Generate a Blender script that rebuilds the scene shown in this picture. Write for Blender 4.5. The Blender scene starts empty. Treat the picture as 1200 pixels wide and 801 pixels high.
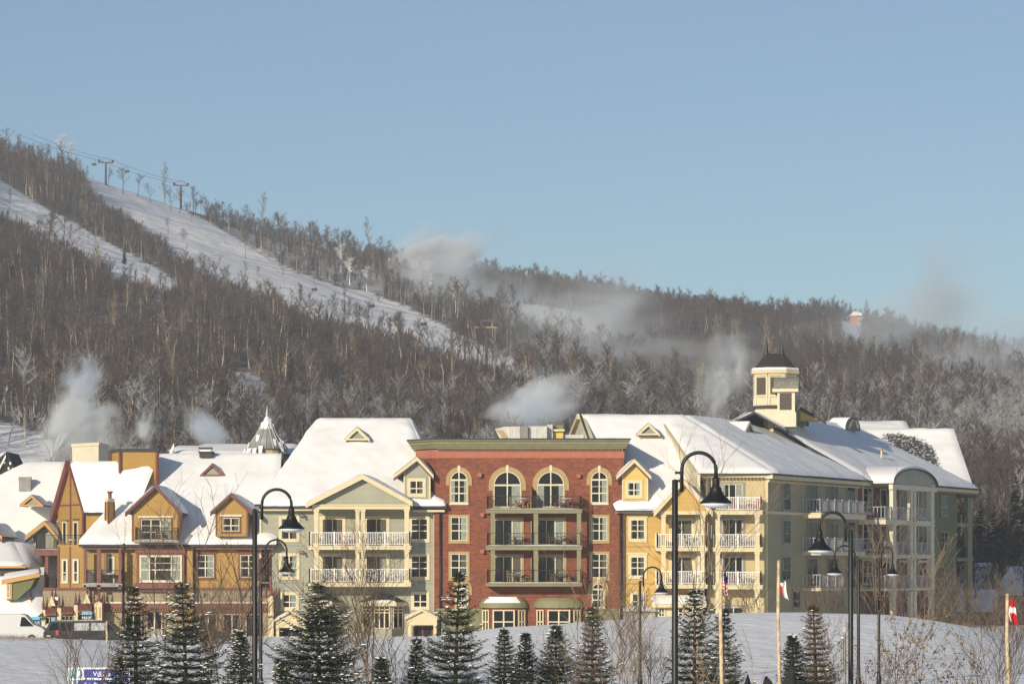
import bpy, bmesh, math, random
import numpy as np, time; _t0 = time.time()
from mathutils import Vector, Matrix, noise
R = math.radians
rnd = random.Random(7)
SC = bpy.context.scene
COL = SC.collection
FP, CX, HY, CZ = 3878.0, 600.0, 665.0, 5.7      # lens (in photo pixels), axis, horizon, camera height (m)
def YY(y):
    """station along the view axis -> metres from the camera"""
    return y * 1.8467 if y < 115 else y + 127.0 if y <= 300 else 427 + (y - 300) * 1.6

def W(px, py, Y):
    Y = YY(Y); return Vector(((px - CX) / FP * Y, Y, CZ + (HY - py) / FP * Y))
def V(*a): return Vector(a)

# ------------------------------------------------------------------ materials
M = {}
def nmat(name):
    m = bpy.data.materials.new(name); m.use_nodes = True
    nt = m.node_tree; return m, nt, nt.nodes['Principled BSDF']
def N(nt, t, **k):
    n = nt.nodes.new(t)
    for a, b in k.items(): setattr(n, a, b)
    return n
def mat(name, col, rough=0.7, var=0.0, scale=2.0, bump=0.0, bscale=20.0, bdist=.1, metal=0.0, col2=None, spec=None):
    m, nt, p = nmat(name); L = nt.links
    p.inputs['Base Color'].default_value = (*col, 1)
    p.inputs['Roughness'].default_value = rough
    p.inputs['Metallic'].default_value = metal
    if spec is not None: p.inputs['Specular IOR Level'].default_value = spec
    tc = N(nt, 'ShaderNodeTexCoord')
    if var or col2:
        n = N(nt, 'ShaderNodeTexNoise'); n.inputs['Scale'].default_value = scale; n.inputs['Detail'].default_value = 5
        L.new(tc.outputs['Object'], n.inputs['Vector'])
        mx = N(nt, 'ShaderNodeMix', data_type='RGBA')
        c2 = col2 or tuple(c * (1 - var) for c in col)
        c1 = tuple(min(1, c * (1 + var * .5)) for c in col) if not col2 else col
        mx.inputs[6].default_value = (*c1, 1); mx.inputs[7].default_value = (*c2, 1)
        mr = N(nt, 'ShaderNodeMapRange'); mr.inputs[1].default_value = .35; mr.inputs[2].default_value = .65
        L.new(n.outputs['Fac'], mr.inputs[0]); L.new(mr.outputs[0], mx.inputs[0]); L.new(mx.outputs[2], p.inputs['Base Color'])
    if bump:
        n2 = N(nt, 'ShaderNodeTexNoise'); n2.inputs['Scale'].default_value = bscale; n2.inputs['Detail'].default_value = 4
        L.new(tc.outputs['Object'], n2.inputs['Vector'])
        b = N(nt, 'ShaderNodeBump'); b.inputs['Strength'].default_value = bump; b.inputs['Distance'].default_value = bdist
        L.new(n2.outputs['Fac'], b.inputs['Height']); L.new(b.outputs[0], p.inputs['Normal'])
    M[name] = m; return m
def siding(name, col, pitch=.16, vertical=False, strength=.6):
    """painted board siding: saw tooth bump across the boards, slight fading of the paint"""
    m, nt, p = nmat(name); L = nt.links
    p.inputs['Roughness'].default_value = .65
    tc = N(nt, 'ShaderNodeTexCoord'); sp = N(nt, 'ShaderNodeSeparateXYZ'); L.new(tc.outputs['Object'], sp.inputs[0])
    if vertical:
        ad = N(nt, 'ShaderNodeMath', operation='ADD'); L.new(sp.outputs[0], ad.inputs[0]); L.new(sp.outputs[1], ad.inputs[1]); src = ad.outputs[0]
    else: src = sp.outputs[2]
    dv = N(nt, 'ShaderNodeMath', operation='DIVIDE'); dv.inputs[1].default_value = pitch; L.new(src, dv.inputs[0])
    fr = N(nt, 'ShaderNodeMath', operation='FRACT'); L.new(dv.outputs[0], fr.inputs[0])
    b = N(nt, 'ShaderNodeBump'); b.inputs['Strength'].default_value = strength; b.inputs['Distance'].default_value = .02
    L.new(fr.outputs[0], b.inputs['Height']); L.new(b.outputs[0], p.inputs['Normal'])
    fl = N(nt, 'ShaderNodeMath', operation='FLOOR'); L.new(dv.outputs[0], fl.inputs[0])
    wn = N(nt, 'ShaderNodeTexWhiteNoise', noise_dimensions='1D'); L.new(fl.outputs[0], wn.inputs['W'])
    n = N(nt, 'ShaderNodeTexNoise'); n.inputs['Scale'].default_value = .6; n.inputs['Detail'].default_value = 6; L.new(tc.outputs['Object'], n.inputs['Vector'])
    a2 = N(nt, 'ShaderNodeMath', operation='MULTIPLY_ADD'); a2.inputs[1].default_value = .25; L.new(wn.outputs[0], a2.inputs[0]); L.new(n.outputs['Fac'], a2.inputs[2])
    mr = N(nt, 'ShaderNodeMapRange'); mr.inputs[1].default_value = .35; mr.inputs[2].default_value = .95; L.new(a2.outputs[0], mr.inputs[0])
    mx = N(nt, 'ShaderNodeMix', data_type='RGBA'); mx.inputs[6].default_value = (*[c * .88 for c in col], 1); mx.inputs[7].default_value = (*[min(1, c * 1.1) for c in col], 1)
    L.new(mr.outputs[0], mx.inputs[0]); L.new(mx.outputs[2], p.inputs['Base Color'])
    M[name] = m; return m

mat('snow_roof', (.86, .86, .87), .8, var=.05, scale=.4, bump=.35, bscale=1.1, spec=.2)
mat('snow', (.84, .85, .87), .85, bump=.5, bscale=5, spec=.2)
siding('mustard', (0.361, 0.215, 0.053), .2)
siding('mustard_vert', (0.447, 0.267, 0.077), .3, True)
siding('taupe', (0.306, 0.246, 0.162), .16)
siding('grey_green', (0.318, 0.318, 0.249), .16)
siding('ochre', (0.528, 0.339, 0.092), .16)
siding('yellow', (0.594, 0.441, 0.126), .16)
siding('cream_wall', (0.490, 0.404, 0.215), 40, strength=.05)
siding('drab_wall', (.31, .265, .15), 40, strength=.05)  # cream wall again, darkened to carry the wing's shade
siding('burgundy', (.13, .035, .03), .16)
siding('dark_green', (.115, .125, .045), .3, True)
mat('maroon', (.17, .055, .04), .6, var=.2, scale=3)
mat('maroon_dark', (.09, .03, .03), .6, var=.2, scale=3)
mat('cream', (.60, .52, .33), .55, var=.06, scale=2)
mat('cream_pale', (.61, .565, .42), .55, var=.06, scale=2)
mat('white_paint', (.80, .80, .80), .5, var=.04)
mat('frame_grey', (.24, .25, .24), .5)
mat('olive', (.17, .165, .085), .6, var=.12, scale=2)
mat('olive_pale', (.20, .19, .10), .6, var=.12, scale=2)
mat('salmon', (.36, .125, .075), .8, var=.1, scale=2)
mat('tan', (.37, .26, .115), .7, var=.1, scale=2)
mat('orange_trim', (.50, .27, .06), .6, var=.1)
mat('roof_dark', (.045, .043, .045), .8, var=.3, scale=4)
mat('shingle', (.032, .030, .026), .9, var=.5, scale=9, bump=.6, bscale=18)
mat('metal_black', (.012, .013, .014), .45, var=.3, scale=8, spec=.4)
mat('metal_grey', (.20, .20, .19), .5, var=.2, metal=.3)
mat('interior', (.010, .011, .014), .9)  # near-black sheet standing in for the darkness of rooms and car cabins
mat('curtain', (.62, .58, .48), .9, var=.2, scale=6)
mat('drape', (.20, .17, .13), .9, var=.2, scale=6)
mat('louvre', (.11, .085, .06), .7)
mat('wood_post', (.58, .45, .29), .8, var=.35, scale=5, bump=.5, bscale=14)
mat('wood_brown', (.17, .075, .03), .6, var=.3, scale=8)
mat('wood_pale', (.45, .30, .17), .6, var=.3, scale=8)
mat('concrete', (.33, .32, .30), .9, var=.2)
mat('bark', (.085, .062, .045), .9, var=.4, scale=8)
mat('twig', (.12, .085, .06), .9, var=.4, scale=3)
mat('twig_pale', (.23, .165, .105), .9, var=.4, scale=3)
mat('needle', (.020, .032, .014), .8, var=.55, scale=6)
mat('needle_brown', (.10, .065, .028), .8, var=.5, scale=6)
mat('needle_far', (.018, .026, .016), .8, var=.4, scale=.4)
mat('dry_leaf', (.20, .125, .045), .8, var=.5, scale=7)
mat('red_leaf', (.12, .035, .02), .8, var=.5, scale=7)
mat('frost', (.72, .74, .78), .9, var=.2, scale=2)
mat('car_black', (.007, .008, .010), .38, spec=.3)
mat('car_white', (.50, .51, .52), .35)
mat('rail_shade', (.42, .44, .47), .5)  # bluish grey of the wing's own balcony rails
mat('frosted_glass', (.36, .37, .38), .7, var=.3, scale=5)
mat('shingle_grey', (.20, .20, .165), .9, var=.3, scale=6)
mat('car_silver', (.33, .34, .36), .3, metal=.5)
mat('tyre', (.015, .015, .015), .9)
mat('tail_red', (.45, .01, .008), .3)
mat('plate', (.55, .52, .25), .5)
mat('sign_blue', (.008, .035, .32), .4)
mat('sign_cyan', (.10, .42, .60), .4)
mat('sign_sky', (.12, .35, .75), .4)
mat('flag_red', (.45, .012, .02), .8); mat('flag_white', (.75, .75, .75), .8); mat('flag_blue', (.01, .02, .13), .8); mat('flag_green', (.008, .06, .035), .8)
mat('boulder_dark', (.02, .02, .024), .9, var=.4, scale=6, bump=.7, bscale=8)
mat('brick_orange', (.52, .17, .06), .8, var=.2)
mat('galv', (.46, .46, .44), .45, var=.15, metal=.2)
mat('lens', (.72, .76, .80), .3)
mat('fabric_red', (.42, .08, .05), .9)

def brick_mat():
    m, nt, p = nmat('brick'); L = nt.links
    tc = N(nt, 'ShaderNodeTexCoord'); sp = N(nt, 'ShaderNodeSeparateXYZ'); L.new(tc.outputs['Object'], sp.inputs[0])
    ad = N(nt, 'ShaderNodeMath', operation='ADD'); L.new(sp.outputs[0], ad.inputs[0]); L.new(sp.outputs[1], ad.inputs[1])
    cb = N(nt, 'ShaderNodeCombineXYZ'); L.new(ad.outputs[0], cb.inputs[0]); L.new(sp.outputs[2], cb.inputs[1])
    b = N(nt, 'ShaderNodeTexBrick'); L.new(cb.outputs[0], b.inputs['Vector'])
    b.inputs['Scale'].default_value = 1.0; b.inputs['Brick Width'].default_value = .30; b.inputs['Row Height'].default_value = .11
    b.inputs['Mortar Size'].default_value = .010; b.inputs['Color1'].default_value = (.26, .060, .022, 1); b.inputs['Color2'].default_value = (.11, .028, .015, 1)
    b.inputs['Mortar'].default_value = (.20, .11, .07, 1)
    n = N(nt, 'ShaderNodeTexNoise'); n.inputs['Scale'].default_value = 1.2; n.inputs['Detail'].default_value = 7; L.new(tc.outputs['Object'], n.inputs['Vector'])
    mr = N(nt, 'ShaderNodeMapRange'); mr.inputs[1].default_value = .3; mr.inputs[2].default_value = .7; mr.inputs[3].default_value = .92; mr.inputs[4].default_value = 1.06; L.new(n.outputs['Fac'], mr.inputs[0])
    mx = N(nt, 'ShaderNodeMix', data_type='RGBA', blend_type='MULTIPLY'); mx.inputs[0].default_value = 1
    L.new(b.outputs['Color'], mx.inputs[6]); L.new(mr.outputs[0], mx.inputs[7]); L.new(mx.outputs[2], p.inputs['Base Color'])
    p.inputs['Roughness'].default_value = .85; M['brick'] = m
brick_mat()
def glass_mat():
    m = bpy.data.materials.new('glass'); m.use_nodes = True; nt = m.node_tree; L = nt.links
    nt.nodes.remove(nt.nodes['Principled BSDF'])
    t = N(nt, 'ShaderNodeBsdfTransparent'); t.inputs[0].default_value = (.80, .84, .86, 1)
    g = N(nt, 'ShaderNodeBsdfGlossy'); g.inputs['Roughness'].default_value = .04
    f = N(nt, 'ShaderNodeFresnel'); f.inputs['IOR'].default_value = 1.27
    x = N(nt, 'ShaderNodeMixShader'); L.new(f.outputs[0], x.inputs[0]); L.new(t.outputs[0], x.inputs[1]); L.new(g.outputs[0], x.inputs[2])
    L.new(x.outputs[0], nt.nodes['Material Output'].inputs['Surface']); M['glass'] = m
glass_mat()
def shingle_snow():
    """snow blown thin over shingles: dark shingle rows show in one patch"""
    m, nt, p = nmat('patchy_snow'); L = nt.links
    tc = N(nt, 'ShaderNodeTexCoord')
    n = N(nt, 'ShaderNodeTexNoise'); n.inputs['Scale'].default_value = 3.5; n.inputs['Detail'].default_value = 6; n.inputs['Roughness'].default_value = .75; L.new(tc.outputs['Object'], n.inputs['Vector'])
    at = N(nt, 'ShaderNodeAttribute', attribute_name='bare')
    s = N(nt, 'ShaderNodeMath', operation='ADD'); L.new(n.outputs['Fac'], s.inputs[0]); L.new(at.outputs['Fac'], s.inputs[1])
    mr = N(nt, 'ShaderNodeMapRange'); mr.inputs[1].default_value = .92; mr.inputs[2].default_value = 1.04; L.new(s.outputs[0], mr.inputs[0])
    mx = N(nt, 'ShaderNodeMix', data_type='RGBA'); mx.inputs[6].default_value = (.86, .86, .87, 1); mx.inputs[7].default_value = (.03, .028, .025, 1)
    L.new(mr.outputs[0], mx.inputs[0]); L.new(mx.outputs[2], p.inputs['Base Color']); p.inputs['Roughness'].default_value = .85; M['patchy_snow'] = m
shingle_snow()

# ------------------------------------------------------------------ mesh builder
ROOTLOC = {}
def set_props(o, label=None, cat=None, group=None, kind=None):
    if label: o['label'] = label
    if cat: o['category'] = cat
    if group: o['group'] = group
    if kind: o['kind'] = kind
    return o
def root_of(o):
    while o.parent: o = o.parent
    return o
def thing(name, loc, label, cat, group=None, kind=None):
    o = bpy.data.objects.new(name, None); COL.objects.link(o); o.location = loc; o.empty_display_size = .3
    return set_props(o, label, cat, group, kind)
def link(o, parent=None):
    COL.objects.link(o)
    if parent: o.parent = parent
    return o

class Frame:
    """a vertical wall plane: origin O (x, y), horizontal unit U along it, N out of it"""
    def __init__(s, ox, oy, ux=1.0, uy=0.0):
        l = math.hypot(ux, uy); s.O = (ox, oy); s.U = (ux / l, uy / l); s.N = (uy / l, -ux / l)
    def off(s, n):
        f = Frame(s.O[0] + s.N[0] * n, s.O[1] + s.N[1] * n, *s.U); return f
    def u(s, px, n=0.0):
        t = (px - CX) / FP; ox = s.O[0] + s.N[0] * n; oy = s.O[1] + s.N[1] * n
        return (t * oy - ox) / (s.U[0] - t * s.U[1])
    def uz(s, px, py, n=0.0):
        u = s.u(px, n); Y = s.O[1] + s.N[1] * n + u * s.U[1]
        return u, CZ + (HY - py) / FP * Y
    def P(s, u, z, n=0.0):
        return Vector((s.O[0] + s.U[0] * u + s.N[0] * n, s.O[1] + s.U[1] * u + s.N[1] * n, z))
def front(Y): return Frame(0.0, YY(Y), 1, 0)

class MB:
    def __init__(s): s.v = []; s.f = []; s.m = []; s.mats = []
    def mi(s, m):
        if m not in s.mats: s.mats.append(m)
        return s.mats.index(m)
    def face(s, pts, m):
        b = len(s.v); s.v += [Vector(p) for p in pts]; s.f.append(tuple(range(b, b + len(pts)))); s.m.append(s.mi(m))
    def quads(s, ring, m):
        pass
    def hexa(s, p, m):
        """8 corners: 0-3 one side, 4-7 the opposite one"""
        b = len(s.v); s.v += [Vector(q) for q in p]; k = s.mi(m)
        for f in ((0, 1, 2, 3), (7, 6, 5, 4), (0, 4, 5, 1), (1, 5, 6, 2), (2, 6, 7, 3), (3, 7, 4, 0)):
            s.f.append(tuple(b + i for i in f)); s.m.append(k)
    def box(s, fr, u0, u1, z0, z1, n0, n1, m):
        P = fr.P
        s.hexa([P(u0, z0, n0), P(u1, z0, n0), P(u1, z1, n0), P(u0, z1, n0), P(u0, z0, n1), P(u1, z0, n1), P(u1, z1, n1), P(u0, z1, n1)], m)
    def pbox(s, fr, x0, y0, x1, y1, n0, n1, m):
        """box on a wall plane given by photo px of its face at offset n1"""
        nn = max(n0, n1) if abs(n1) > 0 else n1
        ua, za = fr.uz(x0, y1, n1); ub, zb = fr.uz(x1, y0, n1)
        s.box(fr, ua, ub, za, zb, n0, n1, m)
    def prism(s, poly, off, m, m2=None):
        """polygon extruded by a vector"""
        b = len(s.v); n = len(poly); off = Vector(off)
        s.v += [Vector(p) for p in poly] + [Vector(p) + off for p in poly]; k = s.mi(m); k2 = s.mi(m2) if m2 else k
        s.f.append(tuple(range(b, b + n))); s.m.append(k); s.f.append(tuple(range(b + 2 * n - 1, b + n - 1, -1))); s.m.append(k)
        for i in range(n):
            j = (i + 1) % n; s.f.append((b + i, b + n + i, b + n + j, b + j)); s.m.append(k2)
    def tube(s, pts, r, m, seg=6, r2=None, cap=True):
        pts = [Vector(p) for p in pts]; b = len(s.v); k = s.mi(m); n = len(pts)
        for i, p in enumerate(pts):
            t = (pts[min(i + 1, n - 1)] - pts[max(i - 1, 0)]).normalized()
            a = t.cross(V(0, 0, 1)) if abs(t.z) < .95 else t.cross(V(0, 1, 0))
            a.normalize(); c = t.cross(a); rr = r if r2 is None else r + (r2 - r) * i / (n - 1)
            for q in range(seg):
                g = 2 * math.pi * q / seg; s.v.append(p + (a * math.cos(g) + c * math.sin(g)) * rr)
        for i in range(n - 1):
            for q in range(seg):
                q2 = (q + 1) % seg
                s.f.append((b + i * seg + q, b + i * seg + q2, b + (i + 1) * seg + q2, b + (i + 1) * seg + q)); s.m.append(k)
        if cap:
            s.f.append(tuple(b + q for q in range(seg))[::-1]); s.m.append(k)
            s.f.append(tuple(b + (n - 1) * seg + q for q in range(seg))); s.m.append(k)
    def lathe(s, c, prof, m, seg=20, axis=None):
        """profile [(r, z)] turned about a vertical through c"""
        b = len(s.v); k = s.mi(m); c = Vector(c)
        for r, z in prof:
            for q in range(seg):
                g = 2 * math.pi * q / seg; s.v.append(c + V(r * math.cos(g), r * math.sin(g), z))
        for i in range(len(prof) - 1):
            for q in range(seg):
                q2 = (q + 1) % seg; s.f.append((b + i * seg + q, b + i * seg + q2, b + (i + 1) * seg + q2, b + (i + 1) * seg + q)); s.m.append(k)
        s.f.append(tuple(b + q for q in range(seg))[::-1]); s.m.append(k)
        e = b + (len(prof) - 1) * seg; s.f.append(tuple(e + q for q in range(seg))); s.m.append(k)
    def build(s, name, parent=None, smooth=False, bevel=0, fix=True):
        me = bpy.data.meshes.new(name)
        off = root_of(parent).location if parent else V(0, 0, 0)
        me.from_pydata([tuple(v - off) for v in s.v], [], s.f); me.polygons.foreach_set('material_index', s.m)
        for k in s.mats: me.materials.append(M[k])
        if fix:
            bm = bmesh.new(); bm.from_mesh(me); bmesh.ops.recalc_face_normals(bm, faces=bm.faces); bm.to_mesh(me); bm.free()
        if smooth: me.polygons.foreach_set('use_smooth', [True] * len(me.polygons))
        me.update()
        o = bpy.data.objects.new(name, me); link(o, parent)
        if bevel:
            md = o.modifiers.new('bevel', 'BEVEL'); md.width = bevel; md.segments = 2; md.limit_method = 'ANGLE'
        return o
    def build_at(s, name, loc, label, cat, group=None, kind=None, smooth=False):
        """a top-level thing that is one mesh, its origin at loc"""
        loc = Vector(loc); s.v = [v - loc for v in s.v]; o = s.build(name, None, smooth); o.location = loc
        return set_props(o, label, cat, group, kind)

# ------------------------------------------------------------------ building kit
def sheet(mb, q, T, m='snow_roof', amp=.06, edge=.7, seed=0, fun=None):
    """a soft blanket of snow on the quad q (4 corners, may collapse to 3), rounded down to its edges"""
    T *= .78; a, b, c, d = [Vector(p) for p in q]
    w = max((b - a).length, (c - d).length); h = max((d - a).length, (c - b).length)
    nu = max(4, min(60, int(w / .45))); nv = max(4, min(40, int(h / .45)))
    base = len(mb.v); k = mb.mi(m); P = []
    nrm = (b - a).cross(d - a)
    if nrm.length < 1e-6: nrm = (c - a).cross(d - a)
    nrm.normalize()
    if nrm.z < 0: nrm = -nrm
    for j in range(nv + 1):
        for i in range(nu + 1):
            u = i / nu; v = j / nv
            p = (a * (1 - u) + b * u) * (1 - v) + (d * (1 - u) + c * u) * v
            ww = (b - a).length * (1 - v) + (c - d).length * v; e = min(u * ww, (1 - u) * ww, v * h, (1 - v) * h)
            t = T * min(1, max(0, e / edge)) ** .45
            nz = noise.noise(p * .35 + V(seed, 0, 0)) * .6 + noise.noise(p * 1.1 + V(0, seed, 0)) * .4
            t += amp * nz * min(1, e / edge + .25) * 2
            # scalloped lip along the lower edge
            if j == 0: p = p - (d - a).normalized() * (.05 + .10 * abs(noise.noise(p * 1.7 + V(0, 0, seed))))
            mb.v.append(p + nrm * max(.0, t)); P.append((u, v))
    for j in range(nv):
        for i in range(nu):
            q0 = base + j * (nu + 1) + i; mb.f.append((q0, q0 + 1, q0 + nu + 2, q0 + nu + 1)); mb.m.append(k)
    # underside closes the blanket
    b2 = len(mb.v); mb.v += [a - nrm * .02, b - nrm * .02, c - nrm * .02, d - nrm * .02]; mb.f.append((b2 + 3, b2 + 2, b2 + 1, b2)); mb.m.append(k)
    return P
def deck(mb, q, th, m):
    q = [Vector(p) for p in q]
    if (q[2] - q[3]).length < .05: q = q[:3]
    mb.prism(q, V(0, 0, -th), m)
def roof(parent, quads, T=.32, dm='roof_dark', th=.18, name='roof', amp=.06, snowmat='snow_roof'):
    d = MB(); s = MB()
    for i, q in enumerate(quads):
        deck(d, q, th, dm); sheet(s, q, T, snowmat, amp, seed=len(bpy.data.objects) + i)
    o = d.build(name, parent); n = s.build('snow', o, smooth=True, fix=False)
    return o, n
def full_roof(eL, eR, rR, rL, hipL=True, hipR=True):
    """front slope from photo points, the mirrored back slope and the hips"""
    eL, eR, rR, rL = [W(*p) if not isinstance(p, Vector) else p for p in (eL, eR, rR, rL)]
    bL = V(eL.x, 2 * rL.y - eL.y, eL.z); bR = V(eR.x, 2 * rR.y - eR.y, eR.z)
    q = [(eL, eR, rR, rL), (bR, bL, rL, rR)]
    if hipL: q.append((bL, eL, rL, rL))
    if hipR: q.append((eR, bR, rR, rR))
    return q, bL, bR

def window(parent, fr, x0, y0, x1, y1, cols=2, rows=2, trim='cream', tw=.13, frame='cream_pale', n=0.0, split=None, curt=None, flat=False,
           name='window', head=None, fw=.055, colw=None):
    """surround, frame, glazing bars, dark room, curtains; the pane is a part of it"""
    u0, z0 = fr.uz(x0, y1, n); u1, z1 = fr.uz(x1, y0, n)
    if u1 < u0: u0, u1 = u1, u0
    mb = MB(); n0 = n + .003
    if trim:
        for a, b, c, d in ((u0 - tw, u0, z0 - tw, z1 + tw), (u1, u1 + tw, z0 - tw, z1 + tw), (u0, u1, z1, z1 + tw), (u0, u1, z0 - tw, z0)):
            mb.box(fr, a, b, c, d, n0, n + .09, trim)
        mb.box(fr, u0 - tw - .06, u1 + tw + .06, z0 - tw - .05, z0 - tw - .002, n0, n + .14, trim)
    if head:
        mb.box(fr, u0 - tw - .12, u1 + tw + .12, z1 + tw + .002, z1 + tw + .16, n0, n + .15, head)
    mb.box(fr, u0, u1, z0, z1, n0, n + .012, 'interior')
    f1 = n + .085; f0 = n + .045
    for a, b, c, d in ((u0, u0 + fw, z0, z1), (u1 - fw, u1, z0, z1), (u0 + fw, u1 - fw, z0, z0 + fw), (u0 + fw, u1 - fw, z1 - fw, z1)):
        mb.box(fr, a, b, c, d, f0, f1, frame)
    edges = [u0 + (u1 - u0) * (sum(colw[:i]) / sum(colw) if colw else i / cols) for i in range(cols + 1)]
    for e in edges[1:-1]: mb.box(fr, e - fw * .8, e + fw * .8, z0 + fw, z1 - fw, f0, f1 - .003, frame)
    if split is None: split = .42
    if rows >= 2:
        zs = z0 + (z1 - z0) * split; mb.box(fr, u0 + fw, u1 - fw, zs - fw * .8, zs + fw * .8, f0, f1 - .006, frame)
        if rows > 2:
            zz = zs + (z1 - zs) * .5; mb.box(fr, u0 + fw, u1 - fw, zz - .022, zz + .022, f0, f1 - .02, frame)
    cu = mb if flat else MB()
    if curt is None: curt = rnd.choice(['sides', 'right', 'left', 'both', 'low', 'sides'])
    cm = rnd.choice(['curtain', 'curtain', 'drape']); w = (u1 - u0)
    def cloth(a, b, c, d):
        k = max(2, int((b - a) / .07))
        for i in range(k):
            ua = a + (b - a) * i / k; ub = a + (b - a) * (i + 1) / k
            cu.face([fr.P(ua, c, n + .018 + .012 * (i % 2)), fr.P(ub, c, n + .018 + .012 * ((i + 1) % 2)), fr.P(ub, d, n + .018 + .012 * ((i + 1) % 2)), fr.P(ua, d, n + .018 + .012 * (i % 2))], cm)
    if curt == 'both': cloth(u0 + fw, u0 + w * .24, z0 + fw, z1 - fw); cloth(u1 - w * .24, u1 - fw, z0 + fw, z1 - fw)
    elif curt == 'sides': cloth(u0 + fw, u0 + w * .14, z0 + fw, z1 - fw); cloth(u1 - w * .30, u1 - fw, z0 + fw, z1 - fw)
    elif curt == 'right': cloth(u1 - w * .38, u1 - fw, z0 + fw, z1 - fw)
    elif curt == 'left': cloth(u0 + fw, u0 + w * .33, z0 + fw, z1 - fw)
    elif curt == 'low': cloth(u0 + fw, u1 - fw, z0 + fw, z0 + (z1 - z0) * .3)
    g = mb if flat else MB()
    g.box(fr, u0 + fw * .5, u1 - fw * .5, z0 + fw * .5, z1 - fw * .5, n + .052, n + .058, 'glass')
    o = mb.build(name, parent)
    if not flat:
        g.build('pane', o)
        if cu.f: cu.build('curtain', o, fix=False)
    return o

def arched(parent, fr, x0, y0, x1, y1, trim='tan', frame='cream_pale', tw=.38, name='window', key=True, spring=None, ring_to=None, blind=False, n=0.0):
    """round-headed window with a masonry ring and a keystone"""
    u0, z0 = fr.uz(x0, y1, n); u1, z1 = fr.uz(x1, y0, n); r = (u1 - u0) / 2; uc = (u0 + u1) / 2; zs = z1 - r
    S = 14; mb = MB(); arc = [(uc - r * math.cos(math.pi * i / S), zs + r * math.sin(math.pi * i / S)) for i in range(S + 1)]
    P = fr.P
    poly = [P(u0, z0, n + .004)] + [P(a, b, n + .004) for a, b in arc] + [P(u1, z0, n + .004)]
    mb.prism(poly, V(fr.N[0], fr.N[1], 0) * .01, 'interior')
    def ring(ra, rb, na, nb, m, low):
        for i in range(S):
            a, b = math.pi * i / S, math.pi * (i + 1) / S
            q = [(uc - ra * math.cos(a), zs + ra * math.sin(a)), (uc - ra * math.cos(b), zs + ra * math.sin(b)), (uc - rb * math.cos(b), zs + rb * math.sin(b)), (uc - rb * math.cos(a), zs + rb * math.sin(a))]
            mb.hexa([P(x, y, na) for x, y in q] + [P(x, y, nb) for x, y in q], m)
        mb.box(fr, uc - rb, uc - ra, low, zs, na, nb, m); mb.box(fr, uc + ra, uc + rb, low, zs, na, nb, m)
    ring(r - .07, r, n + .05, n + .09, frame, z0)
    ring(r + .001, r + .1, n + .003, n + .10, trim, z0)
    ring(r + .101, r + tw, n + .003, n + .075, trim, zs - .45)
    if key: mb.box(fr, uc - .11, uc + .11, zs + r + .02, zs + r + tw + .12, n + .003, n + .13, 'cream_pale')
    mb.box(fr, u0, u1, z0, z0 + .08, n + .05, n + .088, frame)
    if not blind:
        mb.box(fr, uc - .05, uc + .05, z0 + .08, zs + r - .07, n + .05, n + .086, frame)
        mb.box(fr, u0 + .07, u1 - .07, zs - .07, zs + .07, n + .05, n + .087, frame)
        zz = z0 + (zs - z0) * .42
        if name == 'window':
            mb.box(fr, u0 + .07, u1 - .07, zz - .05, zz + .05, n + .05, n + .084, frame)
            mb.box(fr, u0 + .07, u1 - .07, (zz + zs) / 2 - .02, (zz + zs) / 2 + .02, n + .05, n + .07, frame)
        mb.box(fr, u0 - .1, u1 + .1, z0 - .16, z0 - .002, n + .003, n + .16, 'cream_pale')
    o = mb.build(name, parent)
    g = MB(); gp = [P(u0 + .02, z0 + .02, n + .052)] + [P(uc + (a - uc) * .97, zs + (b - zs) * .97, n + .052) for a, b in arc] + [P(u1 - .02, z0 + .02, n + .052)]
    g.prism(gp, V(fr.N[0], fr.N[1], 0) * .004, 'glass' if not blind else 'frame_grey'); g.build('pane', o)
    if not blind:
        cu = MB(); w = u1 - u0
        for a, b in ((u1 - w * .34, u1 - .08),) if rnd.random() < .5 else ((u0 + .08, u0 + w * .25), (u1 - w * .2, u1 - .08)):
            k = max(2, int((b - a) / .07))
            for i in range(k):
                ua = a + (b - a) * i / k; ub = a + (b - a) * (i + 1) / k; e = .012
                cu.face([P(ua, z0 + .08, n + .02 + e * (i % 2)), P(ub, z0 + .08, n + .02 + e * ((i + 1) % 2)), P(ub, zs + .1, n + .02 + e * ((i + 1) % 2)), P(ua, zs + .1, n + .02 + e * (i % 2))], 'curtain')
        cu.build('curtain', o, fix=False)
    return o

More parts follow.
